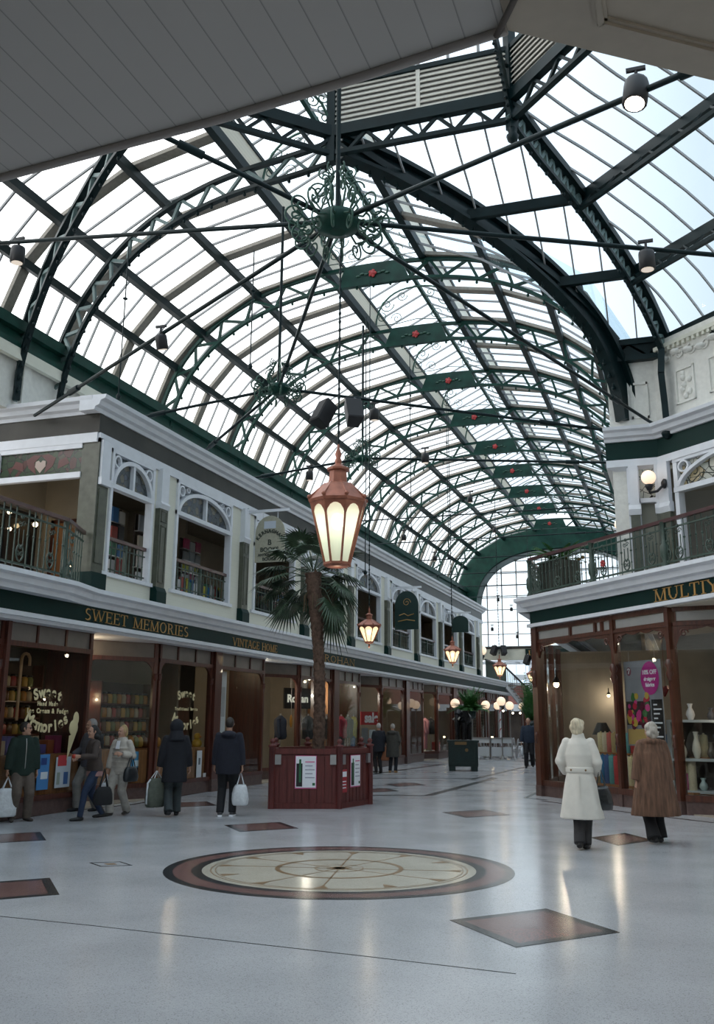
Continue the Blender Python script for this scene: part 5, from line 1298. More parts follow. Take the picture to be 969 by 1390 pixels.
for k in range(5):
    o = RU.p(c - hw * .78 + k * .62, zt + .30 + .06 * (k % 2), -.05); spiral(m, o, RU.u, Zu, .24, 1.3, .012, 4, k, 1 if k % 2 else -1)
for k in range(6): m.tube([RU.p(c - hw * .85 + k * .6, zt + .05, -.05), RU.p(c - hw * .7 + k * .6, zt + .25 + .1 * (k % 3), -.05), RU.p(c - hw * .45 + k * .6, zt + .12, -.05)], .011, 4)
m.build('lead_came', SIGNK, wn)
m = MB(); RU.box(m, .4, 6.5, 4.4, 7.2, -2.6, -2.5); RU.box(m, 5.0, 5.3, 4.4, 7.2, -2.5, 0); m.box(-1.0, 9, 24.6, 24.7, 4.4, 7.3); m.build('upper_room_wall', mat('upper_grey', (.35, .34, .30), .7), wr_)
m = MB(); RU.box(m, 0.2, 6.5, 7.2, 7.3, -2.6, -.1); m.box(-1.2, 9, 22.2, 24.7, 7.28, 7.38); m.build('upper_room_ceiling', INT, wr_)
m = MB(); RU.box(m, 5.3, 9, 4.4, 7.3, -.2, -.02); m.build('upper_wall', CREAM, wr_)
# octagon walls above the cornice with relief panels and dentils
ow = snode('wall_octagon', (0, 20, 8))
m = MB(); RT.box(m, 0, .80, 8.05, 10.1, -.3, -.1); RU.box(m, -.08, 8.8, 8.05, 10.1, -.3, -.1); m.box(-1.25, -.95, 21.6, 61, 4.4, 9.4); m.build('plaster_wall', PLAST, ow)
m = MB()
for a, w_ in ((.85, .55), (1.95, .9), (3.3, 1.0), (4.9, 1.0)):
    for (x0, x1, z0, z1) in ((a - w_ / 2, a + w_ / 2, 8.45, 8.5), (a - w_ / 2, a + w_ / 2, 9.2, 9.25), (a - w_ / 2, a - w_ / 2 + .05, 8.45, 9.25), (a + w_ / 2 - .05, a + w_ / 2, 8.45, 9.25)): RU.box(m, x0, x1, z0, z1, -.1, -.06)
    for k in range(7): m.sphere(RU.p(a + .12 * math.sin(k * 2), 8.58 + .09 * k, -.1), .07, 7, 5, (1, 1, 1.1))
for (x0, x1, z0, z1) in ((.2, .58, 8.35, 8.4), (.2, .58, 9.15, 9.2), (.2, .24, 8.35, 9.2), (.54, .58, 8.35, 9.2)): RT.box(m, x0, x1, z0, z1, -.1, -.06)
for k in range(14): m.sphere(RU.p(.3 + .35 * k, 9.62 + .06 * math.sin(k * 1.7), -.1), .12, 8, 5, (1.2, 1.2, .6)); spiral(m, RU.p(.42 + .35 * k, 9.6, -.08), RU.u, Zu, .13, 1.3, .02, 4, k)
m.build('plaster_relief', PLAST, ow)
m = MB(); RU.box(m, 0, 8.8, 9.86, 9.95, -.1, -.02)
for k in range(60): RU.box(m, .05 + .14 * k, .12 + .14 * k, 9.78, 9.86, -.1, -.03)
RT.box(m, 0, .72, 9.86, 9.95, -.1, -.02); m.build('dentil_cornice', CREAM, ow)
m = MB(); a = V((6.05, 15.5, 0)); m.box(6.0, 6.2, 3.0, 15.6, 0, 10.1); m.box(-14, 6.2, 1.0, 1.2, 4.4, 10.1); m.bar((6.1, 7.2, 7.2), (1.0, 1.1, 7.2), .2, 5.8); m.build('outer_wall', PLAST, ow)
m = MB(); m.bar(RU.p(9.0, 4.0) , V((6.1, 14.0, 4.0)), .2, 8.0); m.box(10, 10.2, -8, 30, 0, 4.4); m.build('outer_wall', CREAM, ow)
# balcony railing of the right building
t = thing('balcony_railing', 'long ornate iron balcony railing with heart scrolls above the right corner shop', 'railing', tuple(RS.p(3, 4.42)))
E_ = [RS.p(-.12, 0, .02), RS.p(2.55, 0, .02), RS.p(5.05, 0, .02), RS.p(9.0, 0, .02)]
for p, q in zip(E_[:-1], E_[1:]): rail_run(t, p, q, 4.69, 5.69)
rail_run(t, E_[0] + V((-.02, 5.0, 0)), E_[0], 4.69, 5.69)
pm = MB(); p = E_[2]; pm.lathe([(.07, 4.69), (.09, 4.76), (.05, 4.84), (.09, 4.95), (.09, 5.15), (.05, 5.22), (.05, 5.56), (.08, 5.64)], 10, p); po = pm.build('post', BALU, t); lcopy(po, E_[1] - E_[2]); lcopy(po, E_[0] - E_[2])
# planter with fern on the balcony end
PW = .62
q = RS.p(.42, 4.42, -.5); t = thing('balcony_planter', 'dark slatted planter box behind the left end of the right balcony railing', 'planter', tuple(q)); m = MB()
for k in range(6):
    for s in (0, 1): RS.box(m, .10 + .12 * k, .21 + .12 * k, 4.69, 5.56, -.7 * s - .16, -.7 * s - .12); RS.box(m, .10 + .67 * s, .14 + .67 * s, 4.69, 5.56, -.85 + .12 * k, -.74 + .12 * k)
m.build('slatted_side', mat('dark_slat', (.03, .035, .026), .5), t); m = MB(); RS.box(m, .12, .78, 5.48, 5.52, -.84, -.14); m.build('soil', SOIL, t)
def fronds(mb, o, n, L, rise, leaf=.09, seed=3, droop=.8, seg=9):
    rnd = random.Random(seed); o = V(o)
    for i in range(n):
        a = 2 * PI * i / n + rnd.uniform(-.3, .3); d = V((math.cos(a), math.sin(a), 0)); s = V((-d.y, d.x, 0)); l = L * rnd.uniform(.7, 1.1); r = rise * rnd.uniform(.6, 1.2); P = []
        for k in range(seg + 1): t_ = k / seg; P.append(o + d * l * t_ + Zu * (r * t_ * 2 - droop * l * t_ * t_))
        mb.tube(P, [.008] * seg + [.003], 4)
        for k in range(1, seg + 1):
            w_ = leaf * 2.2 * (1 - (k / seg) ** 2 * .75); b = P[k]; tg = (P[k] - P[k - 1]).normalized()
            for e in (-1, 1):
                tip = b + s * e * w_ + tg * w_ * .5 - Zu * w_ * .25; mb.add([b - tg * .02, b + tg * .025, tip], [(0, 1, 2)])
                b2 = (P[k] + P[k - 1]) / 2; tip = b2 + s * e * w_ + tg * w_ * .5 - Zu * w_ * .22; mb.add([b2 - tg * .02, b2 + tg * .025, tip], [(0, 1, 2)])
q = RS.p(.45, 5.52, -.5); t = thing('potted_fern', 'bushy fern growing from the dark planter on the right balcony', 'plant', tuple(q)); m = MB(); fronds(m, q, 26, .75, .36, .07, 5, .45); m.build('foliage', LEAF2, t)
m = MB()
for k in range(5): m.sphere(q + V((.9 * math.cos(k) * .3 + .3, .3 * math.sin(k * 2), .12)), .05, 6, 5)
m.build('dry_leaf', mat('dry_leaf', (.14, .10, .03), .7), t)
# red flower tied to the railing
pq = atf(RS, 818, 765, .07); p = RS.p(pq[0], pq[1], .07); t = thing('railing_flower', 'small red flower tied in the right balcony railing', 'flower', tuple(p)); m = MB()
for k in range(5): m.sphere(p + RS.u * .05 * math.cos(k * 1.26) + Zu * .05 * math.sin(k * 1.26), .035, 6, 5)
m.build('petal', bpy.data.materials['rose_red'], t); m = MB(); m.tube([p, p - Zu * .35], .012, 5); m.build('stem', IRONF, t)
# globe lamps
def globe(p, r, label, wall=None, post=None, cat='globe lamp'):
    t = thing('globe_lamp', label, cat, tuple(V(p) if post is None else (p[0], p[1], 0))); p = V(p); m = MB(); m.sphere(p, r, 20, 14); m.build('globe', GLOBE, t)
    m = MB()
    if post is None:
        m.lathe([(r * .5, -r * 1.02), (r * .62, -r * 1.25), (r * .4, -r * 1.6), (r * .3, -r * 1.9)], 12, p); w_ = V(wall); b = p - Zu * r * 1.9
        m.tube([b, b - Zu * .05, (b + w_) / 2 - Zu * .09, w_ - Zu * 0.0], .03, 8); m.lathe([(.11, 0), (.11, .03), (.05, .07)], 12, w_, axis=(p - w_) * V((1, 1, 0)).x if False else (p.x - w_.x, p.y - w_.y, 0)); m.build('bracket', BLACK, t)
    else:
        m.lathe([(.16, 0), (.16, .04), (.06, .1), (.03, .2), (.025, p.z - r * 1.3), (r * .5, p.z - r * 1.05), (r * .45, p.z - r * .9)], 12, (p.x, p.y, 0)); m.build('post', post, t)
    return t
globe(at(880, 648, Y=21.1), .155, 'glowing globe lamp on a black wall bracket by the upper right stained glass', RU.p(.25, 6.72, .12))
globe(at(842, 712, Y=22.2), .135, 'glowing globe lamp above the right balcony rail, against the roof ribs', (-1.0, 22.4, 5.75))
globe(at(654, 883, Y=55.2), .26, 'small globe lamp on the far end wall of the left upper storey', (-11.0, 55.0, 5.7))
# ---- inside the right shop
u, n = RS.u, RS.n
t = thing('hanging_poster', 'tall grey flower poster with a magenta oval in the right shop window', 'poster', tuple(RS.p(4.42, 1.2, -.2))); DP = atf(RS, 848, 940, -.2)[0] - 3.80; m = MB(); RS.box(m, 3.80 + DP, 5.02 + DP, 1.22, 2.95, -.22, -.205); m.build('sheet', mat('poster_grey', (.24, .25, .28), .4, var=.15, scale=2), t)
d0 = -.20; pc = (3.80 + 5.02) / 2
m = MB(); o = RS.p(4.66 + DP, 2.58, d0); m.prism([o + u * .29 * math.cos(rad(x)) + Zu * .34 * math.sin(rad(x)) for x in range(0, 360, 12)], n * .004); m.build('magenta_oval', mat('magenta', (.42, .025, .22), .4), t)
for txt, z, s in (('10% OFF', 2.66, .125), ('designer', 2.53, .11), ('fabrics', 2.41, .11)): textmesh(txt, s, PAPER, 'lettering', t, RS.p(4.66 + DP, z, d0 + .006), u, Zu, .002, 'CENTER', .003)
m = MB(); RS.box(m, 3.82 + DP, 4.62 + DP, 1.64, 2.12, d0, d0 + .002); m.build('dark_print', mat('print_dark', (.035, .03, .03), .5), t); rnd = random.Random(4)
for nm, c_ in (('red_bloom', (.45, .02, .05)), ('pink_bloom', (.55, .05, .22)), ('yellow_bloom', (.5, .35, .06)), ('green_bloom', (.05, .16, .05)), ('dark_bloom', (.10, .01, .03))):
    m = MB()
    for k in range(9): o = RS.p(rnd.uniform(3.9, 4.60) + DP, rnd.uniform(1.62, 2.26), d0 + .003); r = rnd.uniform(.035, .085); m.prism([o + u * r * math.cos(rad(x)) + Zu * r * math.sin(rad(x)) for x in range(0, 360, 45)], n * rnd.uniform(.002, .004))
    m.build(nm, mat(nm, c_, .5), t)
m = MB(); RS.box(m, 4.66 + DP, 5.0 + DP, 1.24, 2.15, d0, d0 + .002); m.build('black_column', BLACK, t)
m = MB()
for k in range(9): RS.box(m, 4.72 + DP, 4.72 + DP + .12 + .13 * ((k * 5) % 3) / 2, 2.03 - .09 * k, 2.06 - .09 * k, d0 + .002, d0 + .004)
m.build('printed_line', PAPER, t); m = MB(); RS.box(m, 3.84 + DP, 4.6 + DP, 1.25, 1.56, d0, d0 + .002); m.build('yellow_print', mat('print_yellow', (.50, .34, .12), .5), t)
m = MB(); o = RS.p(3.98 + DP, 2.74, d0); m.prism([o + u * .075 * math.cos(rad(x)) + Zu * .09 * math.sin(rad(x)) for x in range(0, 360, 20)], n * .003); m.build('emblem_disc', mat('emblem', (.20, .05, .08), .5), t)
m = MB(); o = RS.p(3.98 + DP, 2.75, d0 + .006); m.tube([o + u * -.04 + Zu * .02, o + u * -.01 + Zu * .05, o + u * .035 + Zu * .035, o + u * .01 - Zu * .01, o - u * .01 - Zu * .06], .011, 5); m.build('emblem_curl', PAPER, t)
m = MB(); m.bar(RS.p(4.0 + DP, 2.95, d0), RS.p(4.0 + DP, 3.15, d0), .01); m.bar(RS.p(4.85 + DP, 2.95, d0), RS.p(4.85 + DP, 3.15, d0), .01); m.build('cord', STEEL, t)
BCOL = [(.55, .48, .34), (.03, .14, .28), (.42, .05, .05), (.58, .50, .30), (.40, .30, .14), (.10, .30, .30), (.55, .52, .46), (.45, .12, .10), (.05, .09, .22), (.50, .36, .10)]
BN = ['cream', 'navy', 'red', 'pale yellow', 'tan', 'teal', 'ivory', 'brick red', 'dark blue', 'ochre']; BA = atf(RS, 800, 1040, -.8)[0]; BM = [mat('fabric_%d' % i, c_, .85, var=.1, scale=30) for i, c_ in enumerate(BCOL)]
t = thing('fabric_stand', 'stand holding upright fabric bolts behind the white coated woman', 'stand', tuple(RS.p(3.4, .36, -1.0))); m = MB(); RS.box(m, BA - .1, PR_ - .3, .30, .36, -1.5, -.55); RS.box(m, BA - .1, PR_ - .3, .98, 1.02, -1.5, -.95); m.build('shelf', OAK, t); m = MB(); RS.box(m, BA - .1, PR_ - .3, 1.40, 1.46, -1.35, -1.28); RS.box(m, BA - .1, PR_ - .3, .05, 1.2, -1.56, -1.5); m.build('back_rail', mat('teal_rail', (.10, .16, .17), .5), t)
for row, (z0, z1, dd) in enumerate(((.36, .97, -.75), (1.02, 1.46, -1.1))):
    for k in range(int((PR_ - .30 - BA) / .175)):
        a = BA + .09 + .175 * k; i = (k * 7 + row * 3) % 10; m = MB(); c = RS.p(a, z0, dd); m.lathe([(.072, 0), (.08, .02), (.08, z1 - z0 - .02), (.05, z1 - z0)], 10, c, sx=1, sy=1)
        m.lathe([(.02, z1 - z0), (.02, z1 - z0 + .03)], 6, c); o = m.build('fabric_bolt', BM[i]); tag(o, '%s fabric bolt standing in the %s row of the right shop window' % (BN[i], ('lower', 'upper')[row]), 'fabric bolt', 'fabric bolts in the right shop window')
pq = atf(RS, 818, 1008, -1.3); p = RS.p(pq[0], pq[1], -1.3); t = thing('table_lamp', 'lamp with black tapered shade behind the white coated woman', 'lamp', tuple(p)); m = MB(); m.lathe([(.10, 0), (.09, .02), (.025, .05), (.04, .15), (.015, .2)], 12, p); m.build('base', BRASS, t); m = MB(); m.lathe([(.24, .18), (.11, .46)], 18, p); m.build('lamp_shade', BLACK, t)
# grey cabinet with vases, red picture, hearts
pq = atf(RB2, 908, 1040, -.75); RC = FR(RB2.p(pq[0] - .1, 0), RB2.u, RB2.n)
GC = mat('cabinet_grey', (.42, .46, .48), .4); c0 = RC.p(.75, 0, -1.0)
t = thing('display_cabinet', 'pale grey open display cabinet in the right shop, right of the fur coat', 'cabinet', tuple(c0)); m = MB()
for a in (.1, 1.3): RC.box(m, a, a + .08, .1, 1.75, -1.3, -.75)
m.build('side_frame', GC, t); m = MB()
for z in (.34, .95, 1.70): m = MB(); RC.box(m, .1, 1.38, z, z + .05, -1.3, -.75); m.build('shelf', GC, t)
m = MB(); RC.box(m, .15, 1.33, .1, 1.7, -1.32, -1.29); m.build('back_panel', DARKIN, t)
for k, (a, z, h, c_) in enumerate([(.35, 1.0, .34, (.5, .48, .42)), (.62, 1.0, .5, (.6, .58, .5)), (.9, 1.0, .3, (.08, .07, .06)), (1.12, 1.0, .26, (.45, .44, .4)), (.4, .39, .3, (.35, .05, .15)), (.7, .39, .22, (.4, .5, .5)), (1.05, .39, .3, (.5, .52, .5)), (.55, 1.75, .3, (.6, .6, .62)), (.95, 1.75, .22, (.05, .05, .06))]):
    p = RC.p(a, z, -1.0); t = thing('vase', ['cream round vase on the middle shelf of the grey cabinet', 'tall ivory vase at the centre of the grey cabinet', 'black vase on the middle shelf of the grey cabinet', 'small stone vase at the right of the middle shelf', 'magenta vase low in the grey cabinet', 'pale teal bowl low in the grey cabinet', 'white jug low at the right of the grey cabinet', 'white cup vase on top of the grey cabinet', 'black pot on top of the grey cabinet'][k], 'vase', tuple(p)); m = MB()
    m.lathe([(.05, 0), (.09, h * .3), (.075, h * .55), (.035, h * .8), (.05, h)], 12, p); m.build('body', mat('glaze_%d' % k, c_, .25, coat=.4), t); m = MB(); m.lathe([(.05, h), (.058, h + .012), (.045, h + .02), (.03, h - .03)], 12, p); m.build('rim', mat('rim_%d' % k, [min(1, q * 1.1) for q in c_], .3), t)
p = RB2.p(1.55, 1.72, -2.6); t = thing('wall_painting', 'large red painting with an orange figure at the right picture edge', 'painting', tuple(p)); m = MB(); RB2.box(m, .95, 2.6, 1.5, 2.45, -2.66, -2.60); m.build('canvas', mat('painting_red', (.17, .015, .015), .5, var=.3), t)
m = MB(); o = RB2.p(1.95, 1.95, -2.598); m.tube([o + RB2.u * -.1 - Zu * .4, o + RB2.u * -.12 + Zu * .0, o + RB2.u * .08 + Zu * .3, o + RB2.u * .3 + Zu * .2, o + RB2.u * .2 - Zu * .1, o + RB2.u * .35 - Zu * .4], [.06, .1, .08, .12, .1, .12], 8, flat=.1); m.build('orange_figure', mat('painting_orange', (.42, .15, .05), .5), t)
m = MB(); RB2.box(m, .9, 2.65, 1.46, 1.5, -2.66, -2.57); RB2.box(m, .9, 2.65, 2.45, 2.49, -2.66, -2.57); m.build('frame', BLACK, t)
pq = atf(RS, 910, 937, -1.3); p = RS.p(pq[0], pq[1], -1.3); t = thing('heart_ornament', 'pair of dark red hanging hearts beside the flower poster', 'ornament', tuple(p)); m = MB()
for s in (-1, 1):
    o = p + u * s * .17
    m.prism([o + Zu * -.13, o + u * .13 + Zu * .03, o + u * .10 + Zu * .10, o + u * .04 + Zu * .10, o + Zu * .05, o - u * .04 + Zu * .10, o - u * .10 + Zu * .10, o - u * .13 + Zu * .03], n * .04); m.bar(o + Zu * .05, o + Zu * 1.4, .008)
m.build('heart', mat('heart_red', (.16, .015, .02), .4), t)
t = thing('drape_stand', 'tall dark draped stand behind the slim post at the right', 'stand', tuple(RS.p(5.35, 0, -1.5))); m = MB(); m.lathe([(.28, .02), (.26, 1.1), (.2, 1.9), (.05, 2.0)], 14, RS.p(5.35, 0, -1.5)); m.build('drape', BLACK, t); m = MB(); m.lathe([(.05, 2.0), (.09, 2.06), (.03, 2.12)], 10, RS.p(5.35, 0, -1.5)); m.build('finial', BRASS, t)
def shoplamp2(p, label, e, r=.06):
    t = thing('spot_lamp', label, 'lamp', tuple(p)); m = MB(); m.sphere(p, r, 10, 8); m.build('bulb', BULBW, t); m = MB(); m.lathe([(r * .6, r * .4), (r * 1.4, r * .8), (r * .5, r * 2.4), (.015, r * 2.6), (.015, r * 5)], 10, p); m.build('holder', BLACK, t)
    l = bpy.data.lights.new('lamp_light', 'POINT'); l.energy = e; l.color = (1, .85, .65); l.shadow_soft_size = .03; lo = bpy.data.objects.new('lamp_light', l); col.objects.link(lo); lo.location = V(p) - Zu * (r + .04)
pq = atf(RS, 755, 929, -1.2); shoplamp2(RS.p(pq[0], pq[1], -1.2), 'double warm lamp inside the right shop near its corner post', 14, .075)
pq = atf(RS, 826, 944, -3.6); shoplamp2(RS.p(pq[0], pq[1], -3.6), 'small lamp glowing on the back wall of the right shop', 14, .04); shoplamp2(RS.p(4.0, 3.72, -2.4), 'hidden lamp added to brighten the right shop above the fabric', 32, .04); shoplamp2(RS.p(6.4, 3.72, -2.4), 'hidden lamp added to brighten the grey cabinet', 28, .04); shoplamp2(RS.p(5.25, 2.05, -.9), 'tiny yellow lamp by the hanging hearts', 6, .035)  # the two high lamps are added, hidden behind the transoms to brighten the shop
# ---------------------------------------------------------------- far end of the arcade
fe = snode('wall_far', (-7, 62, 0)); YG = 61.5
gr = MB(); N = 40
lo = [V((*vpt(PI * i / N, -.75),)) for i in range(N + 1)]; hi = [V((*vpt(PI * i / N, .66),)) for i in range(N + 1)]
for y0, w in ((59.9, .25), (61.2, .3)):
    gr.strip([V((p.x, y0, p.y)) for p in lo], [V((p.x, y0, p.y)) for p in hi], (0, w, 0))
gr.strip([V((p.x, 59.9, p.y)) for p in lo], [V((p.x + .01, 59.9, p.y + .06)) for p in lo], (0, 1.5, 0))
gr.build('gable_arch', IRONG, fe)
m = MB()
for s in (-1, 1): x = AX + s * VA; m.box(x - .4, x + .4, 60.0, 61.5, 4.2, VZ + .6)
m.build('gable_pier', CREAM, fe)
wn = snode('window_12', (AX, YG, 6.3)); m = MB()
def halfw(z):
    if z <= VZ: return VA - .7
    return (VA - .7) * max(0, 1 - ((z - VZ) / (VB - .7)) ** VN) ** (1 / VN)
for k in range(-6, 7):
    x = k * .96
    if abs(x) >= VA - .72: continue
    zt = VZ + (VB - .7) * max(0, 1 - (abs(x) / (VA - .7)) ** VN) ** (1 / VN); m.bar((AX + x, YG, 6.2), (AX + x, YG, zt), .06, .10, V((0, 1, 0)))
z = 6.35
while z < VZ + VB - .8: h = halfw(z); m.bar((AX - h, YG, z), (AX + h, YG, z), .05, .05); z += .78
m.build('glazing_bars', BARW, wn)
m = MB(); m.prism([V((AX + p.x - AX, YG + .05, p.y)) for p in lo] + [V((AX - VA + .7, YG + .05, 6.2)), V((AX + VA - .7, YG + .05, 6.2))], (0, .012, 0)); m.build('gable_glass', ROOFGL, wn)
m = MB(); m.box(-13.2, -1.0, 61.2, 61.6, 5.5, 6.22); m.build('gable_beam', CREAM, fe)
m = MB(); m.box(-13.2, -1.0, 61.15, 61.65, 6.18, 6.3); m.build('beam_cap', FRIEZE, fe)
t = thing('exit_sign_board', 'dark green board with gold capitals on the far beam above the cafe', 'sign', (-7.6, 61.15, 5.55)); m = MB(); SX = at(713, 882, Y=61.1).x; m.box(SX, SX + 3, 61.08, 61.19, 5.55, 6.15); m.build('board', GREENF, t)
serif('UP', .42, (at(724, 882, Y=61.07).x, 61.07, 5.64), (1, 0, 0), Zu, .62).build('lettering', GOLD, t)
# sloping glass canopy and the brick building outside
m = MB(); m.quad((-14, 61.7, 5.3), (2, 61.7, 5.3), (2, 75, 6.3), (-14, 75, 6.3)); m.build('canopy_glass', ROOFGL, fe)
m = MB()
for k in range(18): x = -13.6 + .9 * k; m.bar((x, 61.7, 5.32), (x + .6, 75, 6.32), .08, .1)
m.bar((-14, 66, 5.6), (2, 66, 5.55), .16, .2); m.bar((-14, 70.5, 5.92), (2, 70.5, 5.92), .16, .2); m.build('canopy_bars', WHITE, fe)
m = MB(); m.bar((-12.5, 62.0, 5.9), (-6.0, 72, 5.2), .18, .28); m.bar((-12.5, 74.4, 5.0), (2, 74.4, 5.0), .2, .4)
for x in (-11.2, -8.8, -6.4, -4, -1.6): m.bar((x, 74.2, 0), (x, 74.2, 6), .25)
m.build('canopy_frame', WHITE, fe)
m = MB(); m.box(-14, 2, 74.6, 75, 3.0, 4.4); m.build('brick_wall', BRICK, fe)
m = MB(); m.box(-14, 2, 74.3, 75, 2.5, 3.0); m.box(-14, 2, 74.5, 75, 4.4, 4.6); m.build('outside_band', WHITE, fe)
m = MB(); m.box(-14, 2, 75, 75.2, 0, 2.5); m.build('lower_wall', DARKIN, fe)
m = MB(); m.box(-14, 2, 74.8, 74.82, 4.6, 6.2); m.build('far_window_glass', ROOFGLB, fe)
m = MB()
for k in range(22): m.bar((-13.8 + .72 * k, 74.78, 3.0), (-13.8 + .72 * k, 74.78, 6.2), .05)
m.build('far_window_bars', WHITE, fe)
m = MB(); m.box(-16, -15.8, 55, 75, 0, 9); m.box(2, 2.2, 61, 75, 0, 6.3); m.build('far_side_wall', CREAM, fe)
# balcony beyond the upper storey and the stair
t = thing('stair_railing', 'dark railing along the far balcony and down the far stair', 'railing', (-10.9, 58, 4.16)); m = MB()
pts = [V((-10.85, YE + .1, 5.15)), V((-10.85, 61.6, 5.05)), V((-9.9, 63.4, 3.9)), V((-9.2, 66.5, 2.2))]
m.poly(pts, .09, .08); m.build('handrail', BLACK, t); m = MB()
for a, b, dz0 in ((pts[0], pts[1], 1.0), (pts[1], pts[2], 1.0), (pts[2], pts[3], 1.0)):
    n = int((b - a).length / .14)
    for i in range(n): p = a.lerp(b, i / n); m.bar(p - Zu * dz0, p, .03)
o = m.build('baluster_row', BALU, t); o['kind'] = 'stuff'
t = thing('staircase', 'pale far staircase dropping from the end of the left balcony', 'staircase', (-10, 64, 0)); m = MB()
for s in (0, 1.5): m.bar((-10.85 + s * .9, 61.6 + s * .3, 3.95), (-9.2 + s * .9, 66.5 + s * .3, .9), .08, .42)
m.build('stringer', WHITE, t); m = MB()
for i in range(16): f_ = i / 16; m.obox((-10.8 + 1.6 * f_, 61.7 + 4.8 * f_, 3.9 - 3.0 * f_), (1.4, .4, 0), (.1, .3, 0), (0, 0, .05))
m.build('tread', INTD, t)

# ---------------------------------------------------------------- cafe at the far end
def fern_pot(p, label, n=26, L=1.0, rise=.9, seed=1, col_=(.3, .3, .28), droop=.5):
    p = V(p); t = thing('potted_fern', label, 'plant', tuple(p)); m = MB(); m.lathe([(.22, 0), (.30, .5), (.32, .55), (.28, .55), (.26, .5), (.02, .5)], 14, p); m.build('pot', mat('pot_%d' % len(bpy.data.materials), col_, .6), t)
    m = MB(); fronds(m, p + Zu * .5, n, L, rise, .09, seed, droop, 8); m.build('foliage', LEAF2, t)
def column_fern(p, z, label, L, rise, seed):
    """fern in a tall stand"""
    p = V(p); t = thing('fern_stand', label, 'plant', tuple(p)); m = MB(); m.lathe([(.25, 0), (.25, .05), (.06, .12), (.05, z - .35), (.24, z - .3), (.28, z), (.22, z)], 14, p); m.build('stand', STONE, t)
    m = MB(); fronds(m, p + Zu * z, 46, L, rise, .14, seed, .55, 9); fronds(m, p + Zu * (z + .1), 24, L * .7, rise * 1.5, .12, seed + 1, .4, 8); m.build('foliage', LEAF2, t)
q = at(638, 964, Y=43); column_fern((q.x, 43, 0), 2.15, 'drooping fern on a stand among the left globe lamps', .95, .34, 9)
q = at(722, 975, Y=44.5); column_fern((q.x, 44.5, 0), 1.75, 'tall dark green bush left of the far man in navy', .62, .62, 21)
GYB = 47.0
GLP = [((617.6, 954.8), 44.5, 'globe lamp above the bronze statue'), ((640.5, 955), 48, 'globe lamp half covered by the drooping fern'), ((659, 957), 48, 'globe lamp on a slim post, third from the left in the cafe'),
       ((680, 952), 46.5, 'tallest globe lamp in the cafe, on the spiral striped post'), ((675.5, 958), 51, 'globe lamp just behind the tallest cafe globe'), ((691.5, 958), 49, 'globe lamp right of the tallest cafe globe'), ((709, 959), 55, 'rightmost small globe lamp by the green bush')]
PST = mat('lamp_post_steel', (.25, .24, .23), .4, metal=.4)
for (px, y, lb) in GLP: globe(at(px[0], px[1], Y=y), .212, lb, post=PST)
for (px, y, lb) in (((606.5, 961), 58, 'pale globe standing in for a lamp reflected in the windows left of the cafe'),): globe(at(px[0], px[1], Y=y), .26, lb, post=PST)  # this globe is added in place of a lamp reflection in a window
BARM = mat('barrier_white', (.60, .63, .66), .5); 
for k, (x0, x1) in enumerate(((636, 644), (645, 672), (673, 704))):
    a, b = at(x0, 1029, Z=0), at(x1, 1029, Z=0); b.y = a.y = 46.6; t = thing('cafe_barrier', ['short white cafe barrier beside the green plinth', 'white cafe barrier panel below the middle globe lamps', 'white cafe barrier panel nearest the far man'][k], 'barrier', tuple((a + b) / 2), 0, 'white cafe barriers'); m = MB()
    m.bar(a, a + Zu * .95, .06); m.bar(b, b + Zu * .95, .06); m.bar(a + Zu * .95, b + Zu * .95, .06); m.bar(a + V((0, -.2, .02)), a + V((0, .2, .02)), .06); m.bar(b + V((0, -.2, .02)), b + V((0, .2, .02)), .06); m.build('frame', STEEL, t)
    m = MB(); m.obox(a + Zu * .12, b - a, Zu * .42, (0, .02, 0)); m.obox(a + Zu * .72, b - a, Zu * .2, (0, .02, 0)); m.build('panel', BARM, t)
def cafe_set(x, y, k):
    t = thing('cafe_table', 'small round cafe table %s' % ['behind the left barrier', 'behind the middle barrier', 'behind the right barrier', 'deeper in the cafe on the left', 'deeper in the cafe on the right'][k], 'table', (x, y, 0), 0, 'cafe tables')
    m = MB(); m.lathe([(.40, .72), (.40, .75), (.02, .75)], 18, (x, y, 0)); m.build('table_top', BARM, t); m = MB(); m.lathe([(.24, 0), (.24, .03), (.03, .06), (.03, .72)], 12, (x, y, 0)); m.build('pedestal', STEEL, t)
    for j in (-1, 1):
        cx = x + j * .62; t = thing('cafe_chair', 'dark metal cafe chair on the %s side of the table %s' % ('left' if j < 0 else 'right', ['behind the left barrier', 'behind the middle barrier', 'behind the right barrier', 'deeper in on the left', 'deeper in on the right'][k]), 'chair', (cx, y, 0), 0, 'cafe chairs')
        m = MB(); m.lathe([(.20, .44), (.21, .46), (.02, .47)], 14, (cx, y, 0)); m.build('seat', STEEL, t)
        m = MB(); bx = cx + j * .19; m.tube([V((bx, y - .18, .46)), V((bx + j * .05, y - .18, .8)), V((bx + j * .06, y, .9)), V((bx + j * .05, y + .18, .8)), V((bx, y + .18, .46))], .016, 6)
        for q in (-.08, 0, .08): m.tube([V((bx, y + q, .47)), V((bx + j * .055, y + q, .86))], .01, 5)
        m.build('backrest', STEEL, t); m = MB(); m.tube([V((cx - .15, y - .15, .45)), V((cx - .18, y - .18, 0))], .014, 6); l0 = m.build('leg', STEEL, t)
        for dx, dy in ((.33, 0), (0, .33), (.33, .33)): lcopy(l0, (dx, dy, 0))
for k, (x, y) in enumerate([(-10.0, 48.2), (-8.9, 48.4), (-7.6, 48.0), (-9.6, 51), (-7.9, 51.5)]): cafe_set(x, y, k)
t = thing('striped_pole', 'red and white spiral striped pole in the cafe', 'pole', tuple(at(679, 1010, Z=0))); p = V((at(679, 960, Y=49).x, 49, 0)); t.location = p
